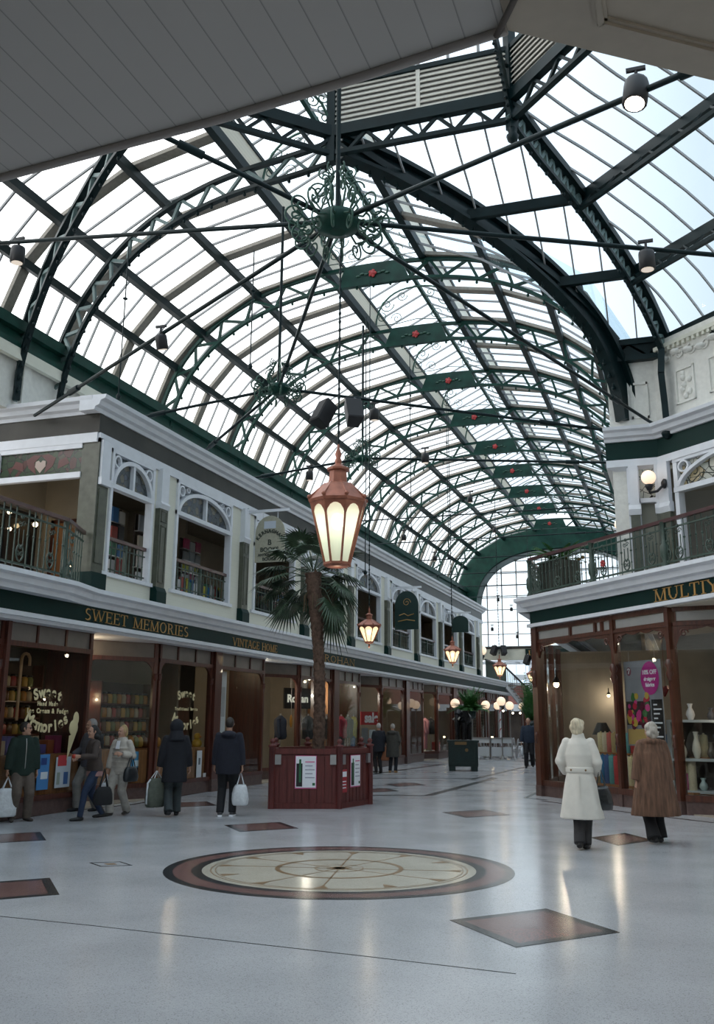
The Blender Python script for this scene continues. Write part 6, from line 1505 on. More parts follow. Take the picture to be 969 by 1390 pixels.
m = MB(); m.lathe([(.10, 0), (.10, .06), (.05, .1), (.05, 2.5), (.08, 2.56), (.01, 2.62)], 12, p); m.build('pole', PAPER, t); m = MB(); m.tube([p + V((.055 * math.cos(a * .5), .055 * math.sin(a * .5), .15 + a * .035)) for a in range(66)], .022, 5); m.build('red_spiral', mat('stripe_red', (.4, .03, .03), .5), t)
for k, (x, y) in enumerate([(683, 965), (696, 968), (706, 968), (690, 1004), (668, 1001)]):
    q = at(x, y, Y=60 if k < 3 else 52); t = thing('cafe_light', 'tiny warm light %s' % ['far behind the tallest cafe globe', 'far behind the right cafe globes', 'far behind, beside the green bush', 'on a far cafe table to the right', 'on a far cafe table near the barrier middle'][k], 'lamp', tuple(q)); m = MB(); m.sphere(q, .06, 8, 6); m.build('bulb', BULBW, t); m = MB(); m.lathe([(.07, .05), (.02, .12), (.012, .5)], 8, q); m.build('holder', BLACK, t)
m = MB(); m.box(-9.4, -8.7, 58, 58.4, 0, 2.5); o = m.build('cafe_kiosk', MAHOG); tag(o, 'dark wooden kiosk panel at the back of the cafe', 'kiosk')
# ---------------------------------------------------------------- green plinth and bronze statue
p0 = at(625, 1047, Z=0); t = thing('statue_plinth', 'dark green square plinth on short feet in the middle of the arcade', 'plinth', (p0.x, p0.y + .45, 0)); c = V((p0.x, p0.y + .45, 0)); R_ = rad(14)
def rb(mb, x0, x1, y0, y1, z0, z1, c=c, a=R_):
    u = V((math.cos(a), math.sin(a), 0)); v = V((-u.y, u.x, 0)); return mb.obox(c + u * x0 + v * y0 + Zu * z0, u * (x1 - x0), v * (y1 - y0), Zu * (z1 - z0))
m = MB(); rb(m, -.52, .52, -.45, .45, .16, .98); m.build('body', STONE, t, .01); m = MB(); rb(m, -.56, .56, -.49, .49, .98, 1.05); m.build('top_slab', STONE, t); m = MB(); rb(m, -.50, .50, -.485, -.45, .86, .95); rb(m, -.48, -.40, -.47, -.45, .2, .9); rb(m, .40, .48, -.47, -.45, .2, .9); rb(m, -.44, .44, -.47, -.45, .2, .28); m.build('panel_moulding', STONE, t)
m = MB(); rb(m, -.50, -.28, -.43, -.2, 0, .16); f0 = m.build('foot', STONE, t); uu = V((math.cos(R_), math.sin(R_), 0)); vv = V((-uu.y, uu.x, 0))
for dx, dy in ((.78, 0), (0, .63), (.78, .63)): lcopy(f0, uu * dx + vv * dy)
m = MB(); rb(m, -.30, .12, -.50, -.485, .90, 1.0); m.build('brass_plate', BRASS, t); m = MB(); m.lathe([(.06, 0), (.06, .012)], 12, c + uu * .12 + vv * -.455 + Zu * .72, axis=-vv); m.build('brass_disc', BRASS, t)
t = thing('bronze_statue', 'dark bronze elephant statue with raised trunk on the green plinth', 'statue', (c.x, c.y, 1.05)); m = MB(); b = c + Zu * 1.05
R2 = R_ + rad(62); uu = V((math.cos(R2), math.sin(R2), 0)); vv = V((-uu.y, uu.x, 0))
def E_p(x, y, z): return b + uu * x + vv * y + Zu * z * 1.02
m.tube([E_p(.34, 0, .62), E_p(.26, 0, .70), E_p(.05, 0, .74), E_p(-.12, 0, .76), E_p(-.24, 0, .80)], [.12, .24, .27, .23, .15], 14)
for (x, y) in ((-.14, -.13), (-.14, .13), (.24, -.13), (.24, .13)): m.tube([E_p(x, y, .60), E_p(x, y, .3), E_p(x - .01, y, .02)], [.125, .09, .095], 10)
m.tube([E_p(-.20, 0, .86), E_p(-.32, 0, .90), E_p(-.40, 0, .84)], [.15, .17, .10], 12)
m.tube([E_p(-.40, 0, .84), E_p(-.47, 0, .66), E_p(-.49, 0, .45), E_p(-.44, 0, .25), E_p(-.40, 0, .18)], [.09, .075, .06, .045, .035], 10)
o = m.build('body', BRONZE, t)
for s in (-1, 1):
    m = MB(); m.prism([E_p(-.24, s * .12, 1.0), E_p(-.12, s * .26, 1.0), E_p(-.06, s * .30, .84), E_p(-.12, s * .26, .64), E_p(-.22, s * .14, .70)], uu * .03); m.build('ear', BRONZE, t)
    m = MB(); m.tube([E_p(-.38, s * .08, .78), E_p(-.50, s * .10, .70), E_p(-.58, s * .10, .72)], [.03, .025, .008], 8); m.build('tusk', mat('ivory', (.35, .33, .28), .4) if s < 0 else bpy.data.materials['ivory'], t)
m = MB(); m.tube([E_p(.44, 0, .72), E_p(.50, 0, .55), E_p(.48, 0, .36)], [.025, .018, .02], 6); m.build('tail', BRONZE, t)

# ---------------------------------------------------------------- copper lanterns
def lantern(p, s, gl, label, bulb, finial=False, energy=60, chain=6., group=None):
    """p: centre of the glass rim (widest ring)"""
    p = V(p); t = thing('copper_lantern', label, 'lantern', tuple(p), 0, group)
    RT_, RBm, HG = (.46 * s, .17 * s, .62 * s) if finial else (.36 * s, .165 * s, .79 * s); n = 8; off = PI / 8 + .25
    def cr(k, r, z): a = off + 2 * PI * k / n; return p + V((math.cos(a) * r, math.sin(a) * r, z))
    m = MB(); m.lathe([(RT_ * 1.07, -.015 * s), (RT_ * 1.10, .02 * s), (RT_ * 1.02, .05 * s), (.20 * s, .24 * s), (.125 * s, .27 * s), (.115 * s, .42 * s), (.15 * s, .43 * s), (.15 * s, .46 * s), (.10 * s, .48 * s), (.03 * s, .53 * s)], n, p, smooth=False, rot=off)
    for k in range(n): a = cr(k, RT_ * 1.06, .03 * s); m.sphere(a + Zu * .025 * s, .03 * s, 7, 5); m.tube([a + Zu * .02 * s, cr(k, .17 * s, .25 * s)], .012 * s, 5)
    m.build('roof', COPPER, t)
    m = MB(); m.lathe([(.03 * s, .50 * s), (.05 * s, .56 * s), (.03 * s, .60 * s), (.045 * s, .65 * s), (.015 * s, .74 * s), (.01 * s, .80 * s)], 10, p); m.build('finial', COPPER, t)
    m = MB(); g = MB()
    for k in range(n):
        a, b, c, d = cr(k, RT_, -.01 * s), cr(k + 1, RT_, -.01 * s), cr(k + 1, RBm, -HG), cr(k, RBm, -HG); m.bar(a, d, .022 * s, .024 * s)
        nr = ((a + b) / 2 - p); nr.z = 0; nr.normalize()
        def q(f, h): return (a.lerp(d, h)).lerp(b.lerp(c, h), f)
        A = [q(f, 0) for f in (0, .1, .25, .4, .5, .6, .75, .9, 1)]; B = [q(f, h) for f, h in ((0, .26), (.1, .16), (.25, .09), (.4, .062), (.5, .058), (.6, .062), (.75, .09), (.9, .16), (1, .26))]
        m.strip(A, B, nr * .012 * s); m.bar(a, b, .03 * s); m.bar(d, c, .03 * s); m.sphere(d - Zu * .01 * s, .022 * s, 6, 4)
        e = -nr * .008 * s; g.quad(a + e, d + e, c + e, b + e)
    m.build('frame', COPPER, t); g.build('glass_panel', gl, t)
    m = MB()
    if finial:
        m.lathe([(RBm, -HG), (RBm * .9, -HG - .05 * s), (.04 * s, -HG - .08 * s), (.03 * s, -HG - .13 * s), (.045 * s, -HG - .17 * s), (.015 * s, -HG - .22 * s), (.002, -HG - .24 * s)], n, p)
    else:
        m.lathe([(RBm, -HG), (RBm * .95, -HG - .03 * s), (RBm * .8, -HG - .04 * s)], n, p)
    m.build('base_ring', COPPER, t)
    m = MB(); m.sphere(p - Zu * .24 * s, .085 * s, 12, 8, (1, 1, 1.25)); m.build('bulb', bulb, t)
    m = MB(); z0 = p.z + .78 * s; m.tube([V((p.x, p.y, z0)), V((p.x, p.y, z0 + chain))], .012, 6); k = 0
    while k * .12 < min(chain, 5): m.sphere((p.x, p.y, z0 + .05 + k * .12), .022, 6, 4, (1, .6, 1.5)); k += 1
    m.build('chain', IRON, t)
    l = bpy.data.lights.new('lantern_light', 'POINT'); l.energy = energy; l.color = (1, .88, .65); l.shadow_soft_size = .05; lo = bpy.data.objects.new('lantern_light', l); col.objects.link(lo); lo.location = p - Zu * (HG + .12 * s + (.2 * s if finial else 0))
    return t
def lampglass(name, tint, em, ec):
    m = bpy.data.materials.new(name); m.use_nodes = True; nt = m.node_tree; nt.nodes.clear(); o = nt.nodes.new('ShaderNodeOutputMaterial')
    tl = nt.nodes.new('ShaderNodeBsdfTranslucent'); tl.inputs[0].default_value = (*tint, 1); tr = nt.nodes.new('ShaderNodeBsdfTransparent'); tr.inputs[0].default_value = (*tint, 1); df = nt.nodes.new('ShaderNodeBsdfDiffuse'); df.inputs[0].default_value = (*tint, 1)
    e = nt.nodes.new('ShaderNodeEmission'); e.inputs[0].default_value = (*ec, 1); e.inputs[1].default_value = em
    x = nt.nodes.new('ShaderNodeMixShader'); x.inputs[0].default_value = .16; x2 = nt.nodes.new('ShaderNodeMixShader'); x2.inputs[0].default_value = .4; ad = nt.nodes.new('ShaderNodeAddShader')
    nt.links.new(tl.outputs[0], x2.inputs[1]); nt.links.new(df.outputs[0], x2.inputs[2]); nt.links.new(x2.outputs[0], x.inputs[1]); nt.links.new(tr.outputs[0], x.inputs[2]); nt.links.new(x.outputs[0], ad.inputs[0]); nt.links.new(e.outputs[0], ad.inputs[1]); nt.links.new(ad.outputs[0], o.inputs[0]); return m
LG1 = lampglass('lantern_glass', (.85, .92, .78), .12, (.95, 1, .84)); LG2 = lampglass('lantern_glass_warm', (.95, .90, .72), .62, (1, .86, .58))
pl_ = at(458.5, 683, Y=11.3); lantern(pl_, 1.0, LG1, 'large copper lantern hanging in the middle of the crossing, glowing pale green white', BULB, False, .6, 2.75)
for k, (x, y, Y) in enumerate([(501, 850, 21.9), (614, 883, 30.6), (678, 904, 38.9), (722.5, 915, 47.4)]):
    lantern(at(x, y, Y=Y), .60, LG2, ['small copper lantern right of the palm crown, nearest of the hanging row', 'small copper lantern before the far first floor windows, second of the hanging row', 'small glowing copper lantern before the far gable, third of the hanging row', 'small copper lantern half hidden by the right shop corner'][k], BULBW, True, 3, 8.5, 'small copper lanterns hanging down the arcade')

# ---------------------------------------------------------------- tie rods, scroll hubs, hangers
def hub(p, R, label, n=12, rod_top=None):
    p = V(p); t = thing('scroll_hub', label, 'roof ornament', tuple(p)); m = MB(); m.lathe([(R * .18, -R * .28), (R * .46, -R * .2), (R * .5, 0), (R * .46, R * .12), (R * .2, R * .2)], 18, p); m.build('boss', IRONG, t)
    m = MB()
    for k in range(n):
        a = 2 * PI * k / n; d = V((math.cos(a), math.sin(a), 0)); o = p
        m.tube([o + d * R * .4, o + d * R * .8 - Zu * R * .2, o + d * R * 1.05 - Zu * R * .05], .016, 5); spiral(m, o + d * R * .95 + Zu * R * .12, d, Zu, R * .24, 1.5, .016, 4, -1.5, 1)
        spiral(m, o + d * R * .8 - Zu * R * .38, d, Zu, R * .22, 1.4, .015, 4, 1.2, -1)
        if k % 2 == 0:
            m.tube([o + d * R * .3 + Zu * R * .15, o + d * R * .55 + Zu * R * .5, o + d * R * .3 + Zu * R * .9, o + d * R * .12 + Zu * R * 1.2], .016, 5); spiral(m, o + d * R * .42 + Zu * R * .72, d, Zu, R * .2, 1.5, .014, 4, 0, 1); spiral(m, o + d * R * .3 + Zu * R * 1.15, d, Zu, R * .14, 1.4, .013, 4, 1, -1)
    o = m.build('scrollwork', IRONF, t)
    if rod_top: m = MB(); m.tube([p, V((p.x, p.y, rod_top))], .035, 8); m.build('hanging_rod', IRON, t)
    return t
H1 = at(458, 300, Y=11.35); hub(H1, .62, 'big green scrollwork hub hanging over the middle of the crossing', 14, 13.9)
H2 = at(378, 527, Y=18.0); hub(H2, .50, 'green scrollwork hub left of the arcade mouth, above the hanging speakers', 12, 13.0)
H3 = at(492, 622, Y=25.6); hub(H3, .46, 'small scrollwork hub just right of the big lantern finial', 10, 13.3)
def rod(a, b, label, r=.035, turn=True):
    a, b = V(a), V(b); t = thing('tie_rod', label, 'tie rod', tuple((a + b) / 2), 0, 'roof tie rods'); m = MB(); m.tube([a, b], r, 8); m.build('rod', IRON, t); d = (b - a).normalized(); c = a.lerp(b, .82); m = MB(); m.tube([c - d * .18, c + d * .18], r * 1.7, 8); m.build('turnbuckle', IRON, t); return t
RJ = RU.p(-.02, 8.16, .05)
rod(H1, at(47, 564, Y=15.75), 'tie rod from the big hub down to the left cornice corner'); rod(H1, RJ, 'tie rod from the big hub sloping down to the right cornice bracket')
rod(H1, at(0, 330, Y=11.9) + (at(0, 330, Y=11.9) - H1) * .3, 'level tie rod from the big hub to the left picture edge'); rod(H1, at(969, 346, Y=13.2) + (at(969, 346, Y=13.2) - H1) * .5, 'level tie rod from the big hub to the right picture edge')
rod(H1, at(862, 128, Y=9.2) + (at(862, 128, Y=9.2) - H1) * .4, 'tie rod from the big hub rising to the lit floodlight at upper right'); rod(H1, at(212, 180, Y=9.5), 'tie rod from the big hub rising to the upper left under the soffit')
rod(H1, H2, 'tie rod joining the big hub and the second hub'); rod(H2, at(180, 569, X=-11.3), 'tie rod from the second hub to the left cornice'); rod(H2, V((-1.38, 21.4, 8.1)), 'long tie rod from the second hub to the tip of the right cornice'); rod(H2, at(272, 617, X=-11.3), 'short tie rod from the second hub down to the left cornice')
rod(H3, at(333, 651, X=-11.3), 'tie rod from the small hub to the left cornice'); rod(H3, (-1.2, 25.6, 8.4), 'tie rod from the small hub to the right wall'); 
for k, y in enumerate((30.8, 35.2, 39.5, 43.8, 48.1, 52.4)): rod((-12.9, y, 8.4), (-1.2, y, 8.4), 'level tie rod across the vault, %s beyond the small scroll hub' % ORD[k], .022)
m = MB(); p = V(H2) + V((0, 0, 0))
for k, (x, y0, y1, Y) in enumerate([(345, 340, 500, 15.0), (175, 335, 540, 14.5), (497, 430, 780, 21), (556, 470, 720, 25), (605, 520, 760, 30)]):
    a, b = at(x, y0, Y=Y), at(x, y1, Y=Y); b.x, b.y = a.x, a.y; t = thing('hanger_rod', ['thin hanger rod left of the big hub', 'thin hanger rod by the left wall', 'thin hanger chain right of the big lantern', 'thin hanger chain before the third rib plaque', 'thin hanger chain far down the vault'][k], 'hanger'); t.location = b; m = MB(); m.tube([a, b], .012, 6); m.build('rod', IRON, t); m = MB(); m.sphere(a.lerp(b, .35), .05, 8, 6, (1, 1, .5)); m.build('swivel', IRON, t); m = MB(); m.lathe([(.03, 0), (.05, .05), (.02, .1)], 8, b); m.build('end_weight', IRON, t)
def spotlight(p, label, lit=False, tilt=(0, 0, -1), s=1.0):
    p = V(p); t = thing('spotlight', label, 'spotlight', tuple(p), 0, 'spotlights on the tie rods'); d = V(tilt).normalized(); m = MB(); m.lathe([(.05 * s, -.02), (.12 * s, 0), (.13 * s, .04), (.13 * s, .30 * s), (.11 * s, .31 * s)], 14, p, axis=d); m.build('housing', BLACK, t)
    m = MB(); m.lathe([(.10 * s, .305 * s), (.10 * s, .315 * s)], 14, p, axis=d); m.build('lens', mat('lens_lit', (1, .9, .75), .4, emit=9 if lit else 1.2, ecol=(1, .85, .68)) if (lit or 'lens_dim' in bpy.data.materials) and lit else (bpy.data.materials.get('lens_dim') or mat('lens_dim', (.8, .7, .6), .3, emit=.5, ecol=(1, .85, .7))), t)
    m = MB(); m.tube([p - d * .02, p + Zu * .16], .02, 6); m.bar(p + Zu * .16 - V((.1, 0, 0)), p + Zu * .16 + V((.1, 0, 0)), .04); m.build('yoke', BLACK, t); return t
spotlight(at(25, 336, Y=11.9), 'black spotlight hanging from the rod at the left picture edge', False, (0, 0, -1), .9); spotlight(at(877, 342, Y=12.6), 'black spotlight with a faintly lit lens under the right hand rod', False, (0, 0, -1), .85)
spotlight(at(864, 112, Y=9.2), 'brightly lit floodlight by the top right soffit', True, (-.12, -.25, -1), 1.0); spotlight(at(218, 455, Y=13.4), 'black spotlight tipped on the rod above the left cornice', False, (.05, .3, -1), .8)
for k, (x, y, Y, lb) in enumerate([(420, 640, 24.0, 'small black spotlight left of the big lantern finial'), (508, 556, 19.5, 'small black spotlight right of the hanging speakers'), (577, 616, 24, 'small black spotlight below the third rib plaque'), (638, 674, 29, 'small black spotlight near the fourth rib'), (578, 622, 31, 'tiny black spotlight on a far rod, middle of the vault'), (548, 726, 31, 'tiny black spotlight above the far first floor windows'), (671, 717, 40, 'tiny black spotlight right of the far purlins'), (590, 755, 36, 'tiny black spotlight low at the left gutter'), (676, 812, 55, 'tiny spotlight hanging before the gable, upper left'), (694, 825, 55, 'tiny spotlight hanging before the gable, middle'), (668, 852, 55, 'tiny spotlight hanging before the gable, lower left'), (702, 862, 55, 'tiny spotlight hanging before the gable, lower right')]):
    spotlight(at(x, y, Y=Y), lb, False, (0, .05, -1), .62 if k > 2 else .8)
def speaker(p, yaw, label, s=1.0, group=None):
    p = V(p); t = thing('loudspeaker', label, 'speaker', tuple(p), 0, group); R = M.Rotation(yaw, 3, 'Z') @ M.Rotation(rad(-28), 3, 'X'); w, d_, h = .36 * s, .34 * s, .58 * s
    def q(x, y, z): return p + R @ V((x, y, z))
    m = MB(); m.prism([q(-w / 2, -d_ / 2, -h / 2), q(w / 2, -d_ / 2, -h / 2), q(w * .36, d_ / 2, -h / 2), q(-w * .36, d_ / 2, -h / 2)], R @ V((0, 0, h))); m.build('cabinet', BLACK, t, .015 * s)
    m = MB(); m.prism([q(-w * .44, -d_ / 2 - .012, -h * .46), q(w * .44, -d_ / 2 - .012, -h * .46), q(w * .44, -d_ / 2 - .012, h * .46), q(-w * .44, -d_ / 2 - .012, h * .46)], R @ V((0, .01, 0))); m.build('grille', mat('grille', (.02, .02, .022), .7) if 'grille' not in bpy.data.materials else bpy.data.materials['grille'], t)
    m = MB(); m.tube([q(0, 0, h * .3), p + Zu * h * .6 + V((0, .1 * s, 0)), p + V((0, .3 * s, h * .7))], .025 * s, 6); m.build('bracket', STEEL, t)
speaker(at(440, 562, Y=18.6), rad(-35), 'black loudspeaker hanging above the big lantern, the left of two', 1.0, 'hanging loudspeakers'); speaker(at(479, 560, Y=18.6), rad(35), 'black loudspeaker hanging above the big lantern, the right of two', 1.0, 'hanging loudspeakers')
for k, (x, y) in enumerate([(671, 883), (683, 883), (716, 896), (726, 896)]): speaker(at(x, y, Y=60.8), rad(-30 if k % 2 == 0 else 30), ['small loudspeaker on the far beam, leftmost', 'small loudspeaker on the far beam, second from left', 'small loudspeaker below the gold capitals on the far beam', 'small loudspeaker nearest the right shop on the far beam'][k], 1.0, 'small loudspeakers at the gable')

# ---------------------------------------------------------------- soffit over the entrance
so = snode('ceiling_soffit', (-3, 1, 4.2)); ZS = 4.2
SE = [(-14, 3.55), (-5, 3.42), (-2.94, 3.31), (-1.73, 3.22), (-1.1, 3.15), (-.462, 3.06)]
m = MB(); m.prism([V((x, y, ZS)) for x, y in SE] + [V((-.462, -8, ZS)), V((-14, -8, ZS))], (0, 0, .12)); o = m.build('boarded_soffit', planks('soffit_planks', (.50, .47, .445), 0, .132, .65, .42), so)
m = MB(); m.tube([V((x, y + .015, ZS - .008)) for x, y in SE], .02, 8); m.strip([V((x, y - .03, ZS + .125)) for x, y in SE], [V((x, y - .01, ZS + .125)) for x, y in SE], (0, 0, 1.1)); m.build('soffit_edge', SOFF, so)
m = MB(); k = 0
while -14 + .29 * 4 * k < -1: m.sphere((-13.9 + 1.16 * k * .5, 3.55 - .012 * k, ZS - .0), .02, 6, 4); k += 1
m.build('edge_clip', SOFF, so)
e1 = V((-.46, 3.09, ZS)); e2 = V((.28, 3.64, ZS)); ed = (e2 - e1).normalized(); far = e1 + ed * 9
m = MB(); m.prism([e1, far, V((far.x, -8, ZS)), V((-.46, -8, ZS))], (0, 0, .12)); nI = V((ed.y, -ed.x, 0))
m.prism([e1 + Zu * .13, far + Zu * .13, far + nI * .02 + Zu * .13, e1 + nI * .02 + Zu * .13], (0, 0, 1.1)); m.build('panelled_soffit', SOFFR, so)
m = MB(); i1 = V((-.17, 3.16, ZS)) ; pi_ = e1 + ed * .30 + nI * .16
for w_, hh in ((.05, .012), (.022, .026)):
    m.bar(pi_ - Zu * hh / 2, pi_ + ed * 8 - Zu * hh / 2, w_, hh); m.bar(pi_ - Zu * hh / 2, V((pi_.x - .0, -6, ZS - hh / 2)), w_, hh)
m.build('soffit_moulding', SOFFR, so)
m = MB(); m.tube([e1 + V((-.04, -.02, -.03)), e1 + V((.12, -.30, -.03)), e1 + V((.14, -1.2, -.03))], .014, 6); m.build('cable', mat('cable_brown', (.10, .08, .07), .6), so)
m = MB(); m.box(-14, 10.2, -8.2, -8, 0, 4.3); m.box(-14.2, -14, -8, 3.2, 0, 4.3); o = m.build('wall_light_block', CREAM); struct(o)  # unseen enclosing walls added to keep sky light off the shop fronts
# ---------------------------------------------------------------- red planter and palm
HC_ = V((-7.55, 19.62, 0)); hr = 1.34
HV = [(-7.95, 18.29), (-6.71, 18.80), (-6.50, 20.12), (-7.00, 21.05), (-8.15, 20.70), (-8.40, 19.50)]
def hx(k, r=hr, z=0.): x, y = HV[k % 6]; q = r / hr; return V((HC_.x + (x - HC_.x) * q, HC_.y + (y - HC_.y) * q, z))
t = thing('palm_planter', 'large red boarded hexagonal planter holding the palm, with white notices on its sides', 'planter', tuple(HC_)); ZP = 1.14
m = MB(); m.prism([hx(k, hr - .03, .05) for k in range(6)], (0, 0, ZP - .11)); m.build('body', REDP, t)
m = MB()
for k in range(6):
    a, b = hx(k), hx(k + 1); u = (b - a).normalized(); n = V((u.y, -u.x, 0)); L = (b - a).length
    if n.dot(a - HC_) < 0: n = -n
    for i in range(9): m.obox(a + u * (L * i / 9 + .008) - n * .03 + Zu * .08, u * (L / 9 - .016), n * .022, Zu * (ZP - .2))
    m.obox(a - n * .03 + Zu * .0, u * L, n * .04, Zu * .1); m.obox(a - n * .06 + Zu * (ZP - .1), u * L, n * .075, Zu * .1)
m.build('boarding', REDP, t)
for k in range(6):
    m = MB(); p = hx(k, hr + .0); m.lathe([(.07, 0), (.07, ZP + .03), (.09, ZP + .04), (.09, ZP + .07), (.03, ZP + .09), (.055, ZP + .13), (.055, ZP + .17), (.01, ZP + .20)], 8, p); m.build('corner_post', REDP, t)
m = MB(); m.prism([hx(k, hr - .08, ZP - .12) for k in range(6)], (0, 0, .06)); m.build('soil', SOIL, t)
def onface(k, f0, f1, z0, z1, name, mt, d=.006, th=.012):
    a, b = hx(k), hx(k + 1); u = (b - a).normalized(); n = V((u.y, -u.x, 0)); L = (b - a).length
    if n.dot(a - HC_) < 0: n = -n
    m = MB(); m.obox(a + u * L * f0 + n * d + Zu * z0, u * L * (f1 - f0), n * th, Zu * (z1 - z0)); return m.build(name, mt, t), a + u * L * (f0 + f1) / 2 + n * (d + th + .002), u
PINK = mat('notice_pink', (.60, .10, .25), .5); NTXT = mat('notice_text', (.35, .35, .42), .6); NGR = mat('notice_green', (.03, .14, .06), .5)
for k in (0, 1):
    onface(k, .34, .66, .38, 1.01, 'notice_border', PINK, .0, .010); onface(k, .35, .65, .40, 1.0, 'notice', PAPER, .0, .014)
    onface(k, .36, .45, .42, .86, 'notice_figure', BLACK, .014, .003); onface(k, .40, .43, .5, .94, 'notice_leaf', NGR, .0145, .004); onface(k, .60, .64, .44, .49, 'notice_mark', NGR, .014, .003)
    for j in range(5): onface(k, .49, .63 - .03 * (j % 2), .58 + .075 * j, .60 + .075 * j, 'notice_line', PINK if j == 4 else NTXT, .014, .003)
    for f in (.04, .86): onface(k, f, f + .09, .84, 1.03, 'metal_box', STEEL, .0, .05)
o, c, u = onface(1, .02, .20, .30, .74, 'red_sign', mat('sign_red', (.36, .02, .03), .4), .0, .03)
onface(1, .035, .185, .60, .70, 'sign_white', PAPER, .03, .003)
for j in range(3): onface(1, .05, .17, .38 + .06 * j, .40 + .06 * j, 'sign_line', PAPER, .03, .003)
pt = thing('fan_palm', 'tall fan palm with a rough brown trunk growing from the red planter', 'palm', (HC_.x, HC_.y, ZP - .06))
b0 = at(432, 1018, Y=19.6); c0 = at(427, 778, Y=19.6); pb = V((b0.x, 19.6, 1.06)); pc = V((c0.x, 19.6, c0.z))
m = MB(); P = []; R = []; rnd = random.Random(5)
for i in range(46):
    f = i / 45; P.append(pb.lerp(pc, f) + V((.05 * math.sin(f * 4), .03 * math.sin(f * 3), 0))); R.append((.125 - .01 * f + (.06 * max(0, (f - .6) / .4))) * (1.10 if i % 2 else .94))
m.tube(P, R, 14)
for i in range(260):
    f = rnd.random(); p = pb.lerp(pc, f) + V((.05 * math.sin(f * 4), .03 * math.sin(f * 3), 0)); a = rnd.uniform(0, 2 * PI); d = V((math.cos(a), math.sin(a), 0)); r = .11 + .05 * max(0, (f - .6) / .4)
    s = V((-d.y, d.x, 0)); m.add([p + d * r + s * .035, p + d * r - s * .035, p + d * (r + .05) + Zu * .10], [(0, 1, 2)])
m.build('trunk', TRUNK, pt)
crown = P[-1]
def fan(mb, o, d, L, R, seed, droop):
    """petiole and a fan of narrow folded leaflets"""
    rnd = random.Random(seed); d = d.normalized(); side = d.cross(Zu).normalized(); upv = side.cross(d).normalized(); tip = o + d * L - Zu * droop * L * .35
    mb.tube([o, o + d * L * .55 + Zu * .03, tip], [.016, .012, .01], 5); ax = (tip - (o + d * L * .55)).normalized(); ax = (ax - Zu * droop * .25).normalized(); sd = ax.cross(Zu).normalized(); nn = sd.cross(ax).normalized(); N = 26
    for i in range(N):
        a = rad(-118 + 236 * i / (N - 1)); q = ax * math.cos(a) + sd * math.sin(a); l = R * (.78 + .22 * math.cos(a * .7)) * rnd.uniform(.88, 1.08); w = .020 + .012 * math.cos(a * .5); s = nn.cross(q).normalized()
        b = tip + q * .03; m1 = tip + q * l * .55 + nn * .02 - Zu * .03 * l; e = tip + q * l - Zu * (.10 + .30 * droop * rnd.uniform(.6, 1.3)) * l
        v = [b, m1 + s * w, m1 + nn * .012, m1 - s * w, e]; mb.add(v, [(0, 1, 2), (0, 2, 3), (1, 4, 2), (2, 4, 3)])
for k in range(34):
    a = k * 2.39996 + 2.2; lev = (k + .5) / 34; el = rad(58 - 100 * lev + 9 * math.sin(k * 5)); d = V((math.cos(a) * math.cos(el), math.sin(a) * math.cos(el), math.sin(el)))
    if lev > .32 and d.x * .37 - d.y * .93 > .55: continue
    m = MB(); fan(m, crown + Zu * (.15 - .42 * lev) + V((d.x, d.y, 0)) * .10, d, .50 + .22 * abs(math.sin(k * 1.9)), .58 + .10 * math.sin(k * 3.1), k, .12 + .95 * lev * (.7 + .3 * math.sin(k * 2.3))); m.build('frond', LEAF, pt)
m = MB()
for k in range(10):
    a = k * 1.7; d = V((math.cos(a), math.sin(a), 0)); o = crown - Zu * .3; m.tube([o, o + d * .18 - Zu * .2, o + d * .2 - Zu * .55], [.02, .015, .008], 5)
m.build('dead_stalk', mat('dead_frond', (.11, .075, .04), .8), pt)

# ---------------------------------------------------------------- people
def remesh(mb, name, m_, parent, vox, sm=3):
    me = bpy.data.meshes.new('t'); me.from_pydata([tuple(p) for p in mb.v], [], mb.f); me.update()
    ob = bpy.data.objects.new('t', me); col.objects.link(ob)
    r = ob.modifiers.new('r', 'REMESH'); r.mode = 'VOXEL'; r.voxel_size = vox; r.use_smooth_shade = True
    s = ob.modifiers.new('s', 'SMOOTH'); s.factor = .5; s.iterations = sm
    dg = bpy.context.evaluated_depsgraph_get(); dg.update(); m2 = bpy.data.meshes.new_from_object(ob.evaluated_get(dg)); bpy.data.objects.remove(ob); bpy.data.meshes.remove(me)
    inv = wm(parent).inverted(); m2.transform(inv); m2.materials.clear(); m2.materials.append(m_); m2.polygons.foreach_set('use_smooth', [True] * len(m2.polygons)); m2.name = name
    o = bpy.data.objects.new(name, m2); col.objects.link(o); o.parent = parent; return o
SKIN = mat('skin', (.46, .26, .18), .55); EYE = mat('eye_dark', (.015, .012, .01), .2); LIP = mat('lip', (.32, .11, .09), .5)
def ik(a, b, l1, l2, hint):
    d = b - a; L = min(d.length, (l1 + l2) * .999); d.normalize(); x = (l1 * l1 - l2 * l2 + L * L) / (2 * L); h = math.sqrt(max(0, l1 * l1 - x * x)); n = hint - d * hint.dot(d)
    if n.length < 1e-5: n = V((0, 0, 1)) - d * d.z
    return a + d * x + n.normalized() * h, a + d * L
def cloth(rgb, rough=.85): return mat('cloth_%d' % len(bpy.data.materials), rgb, rough, var=.16, scale=14)
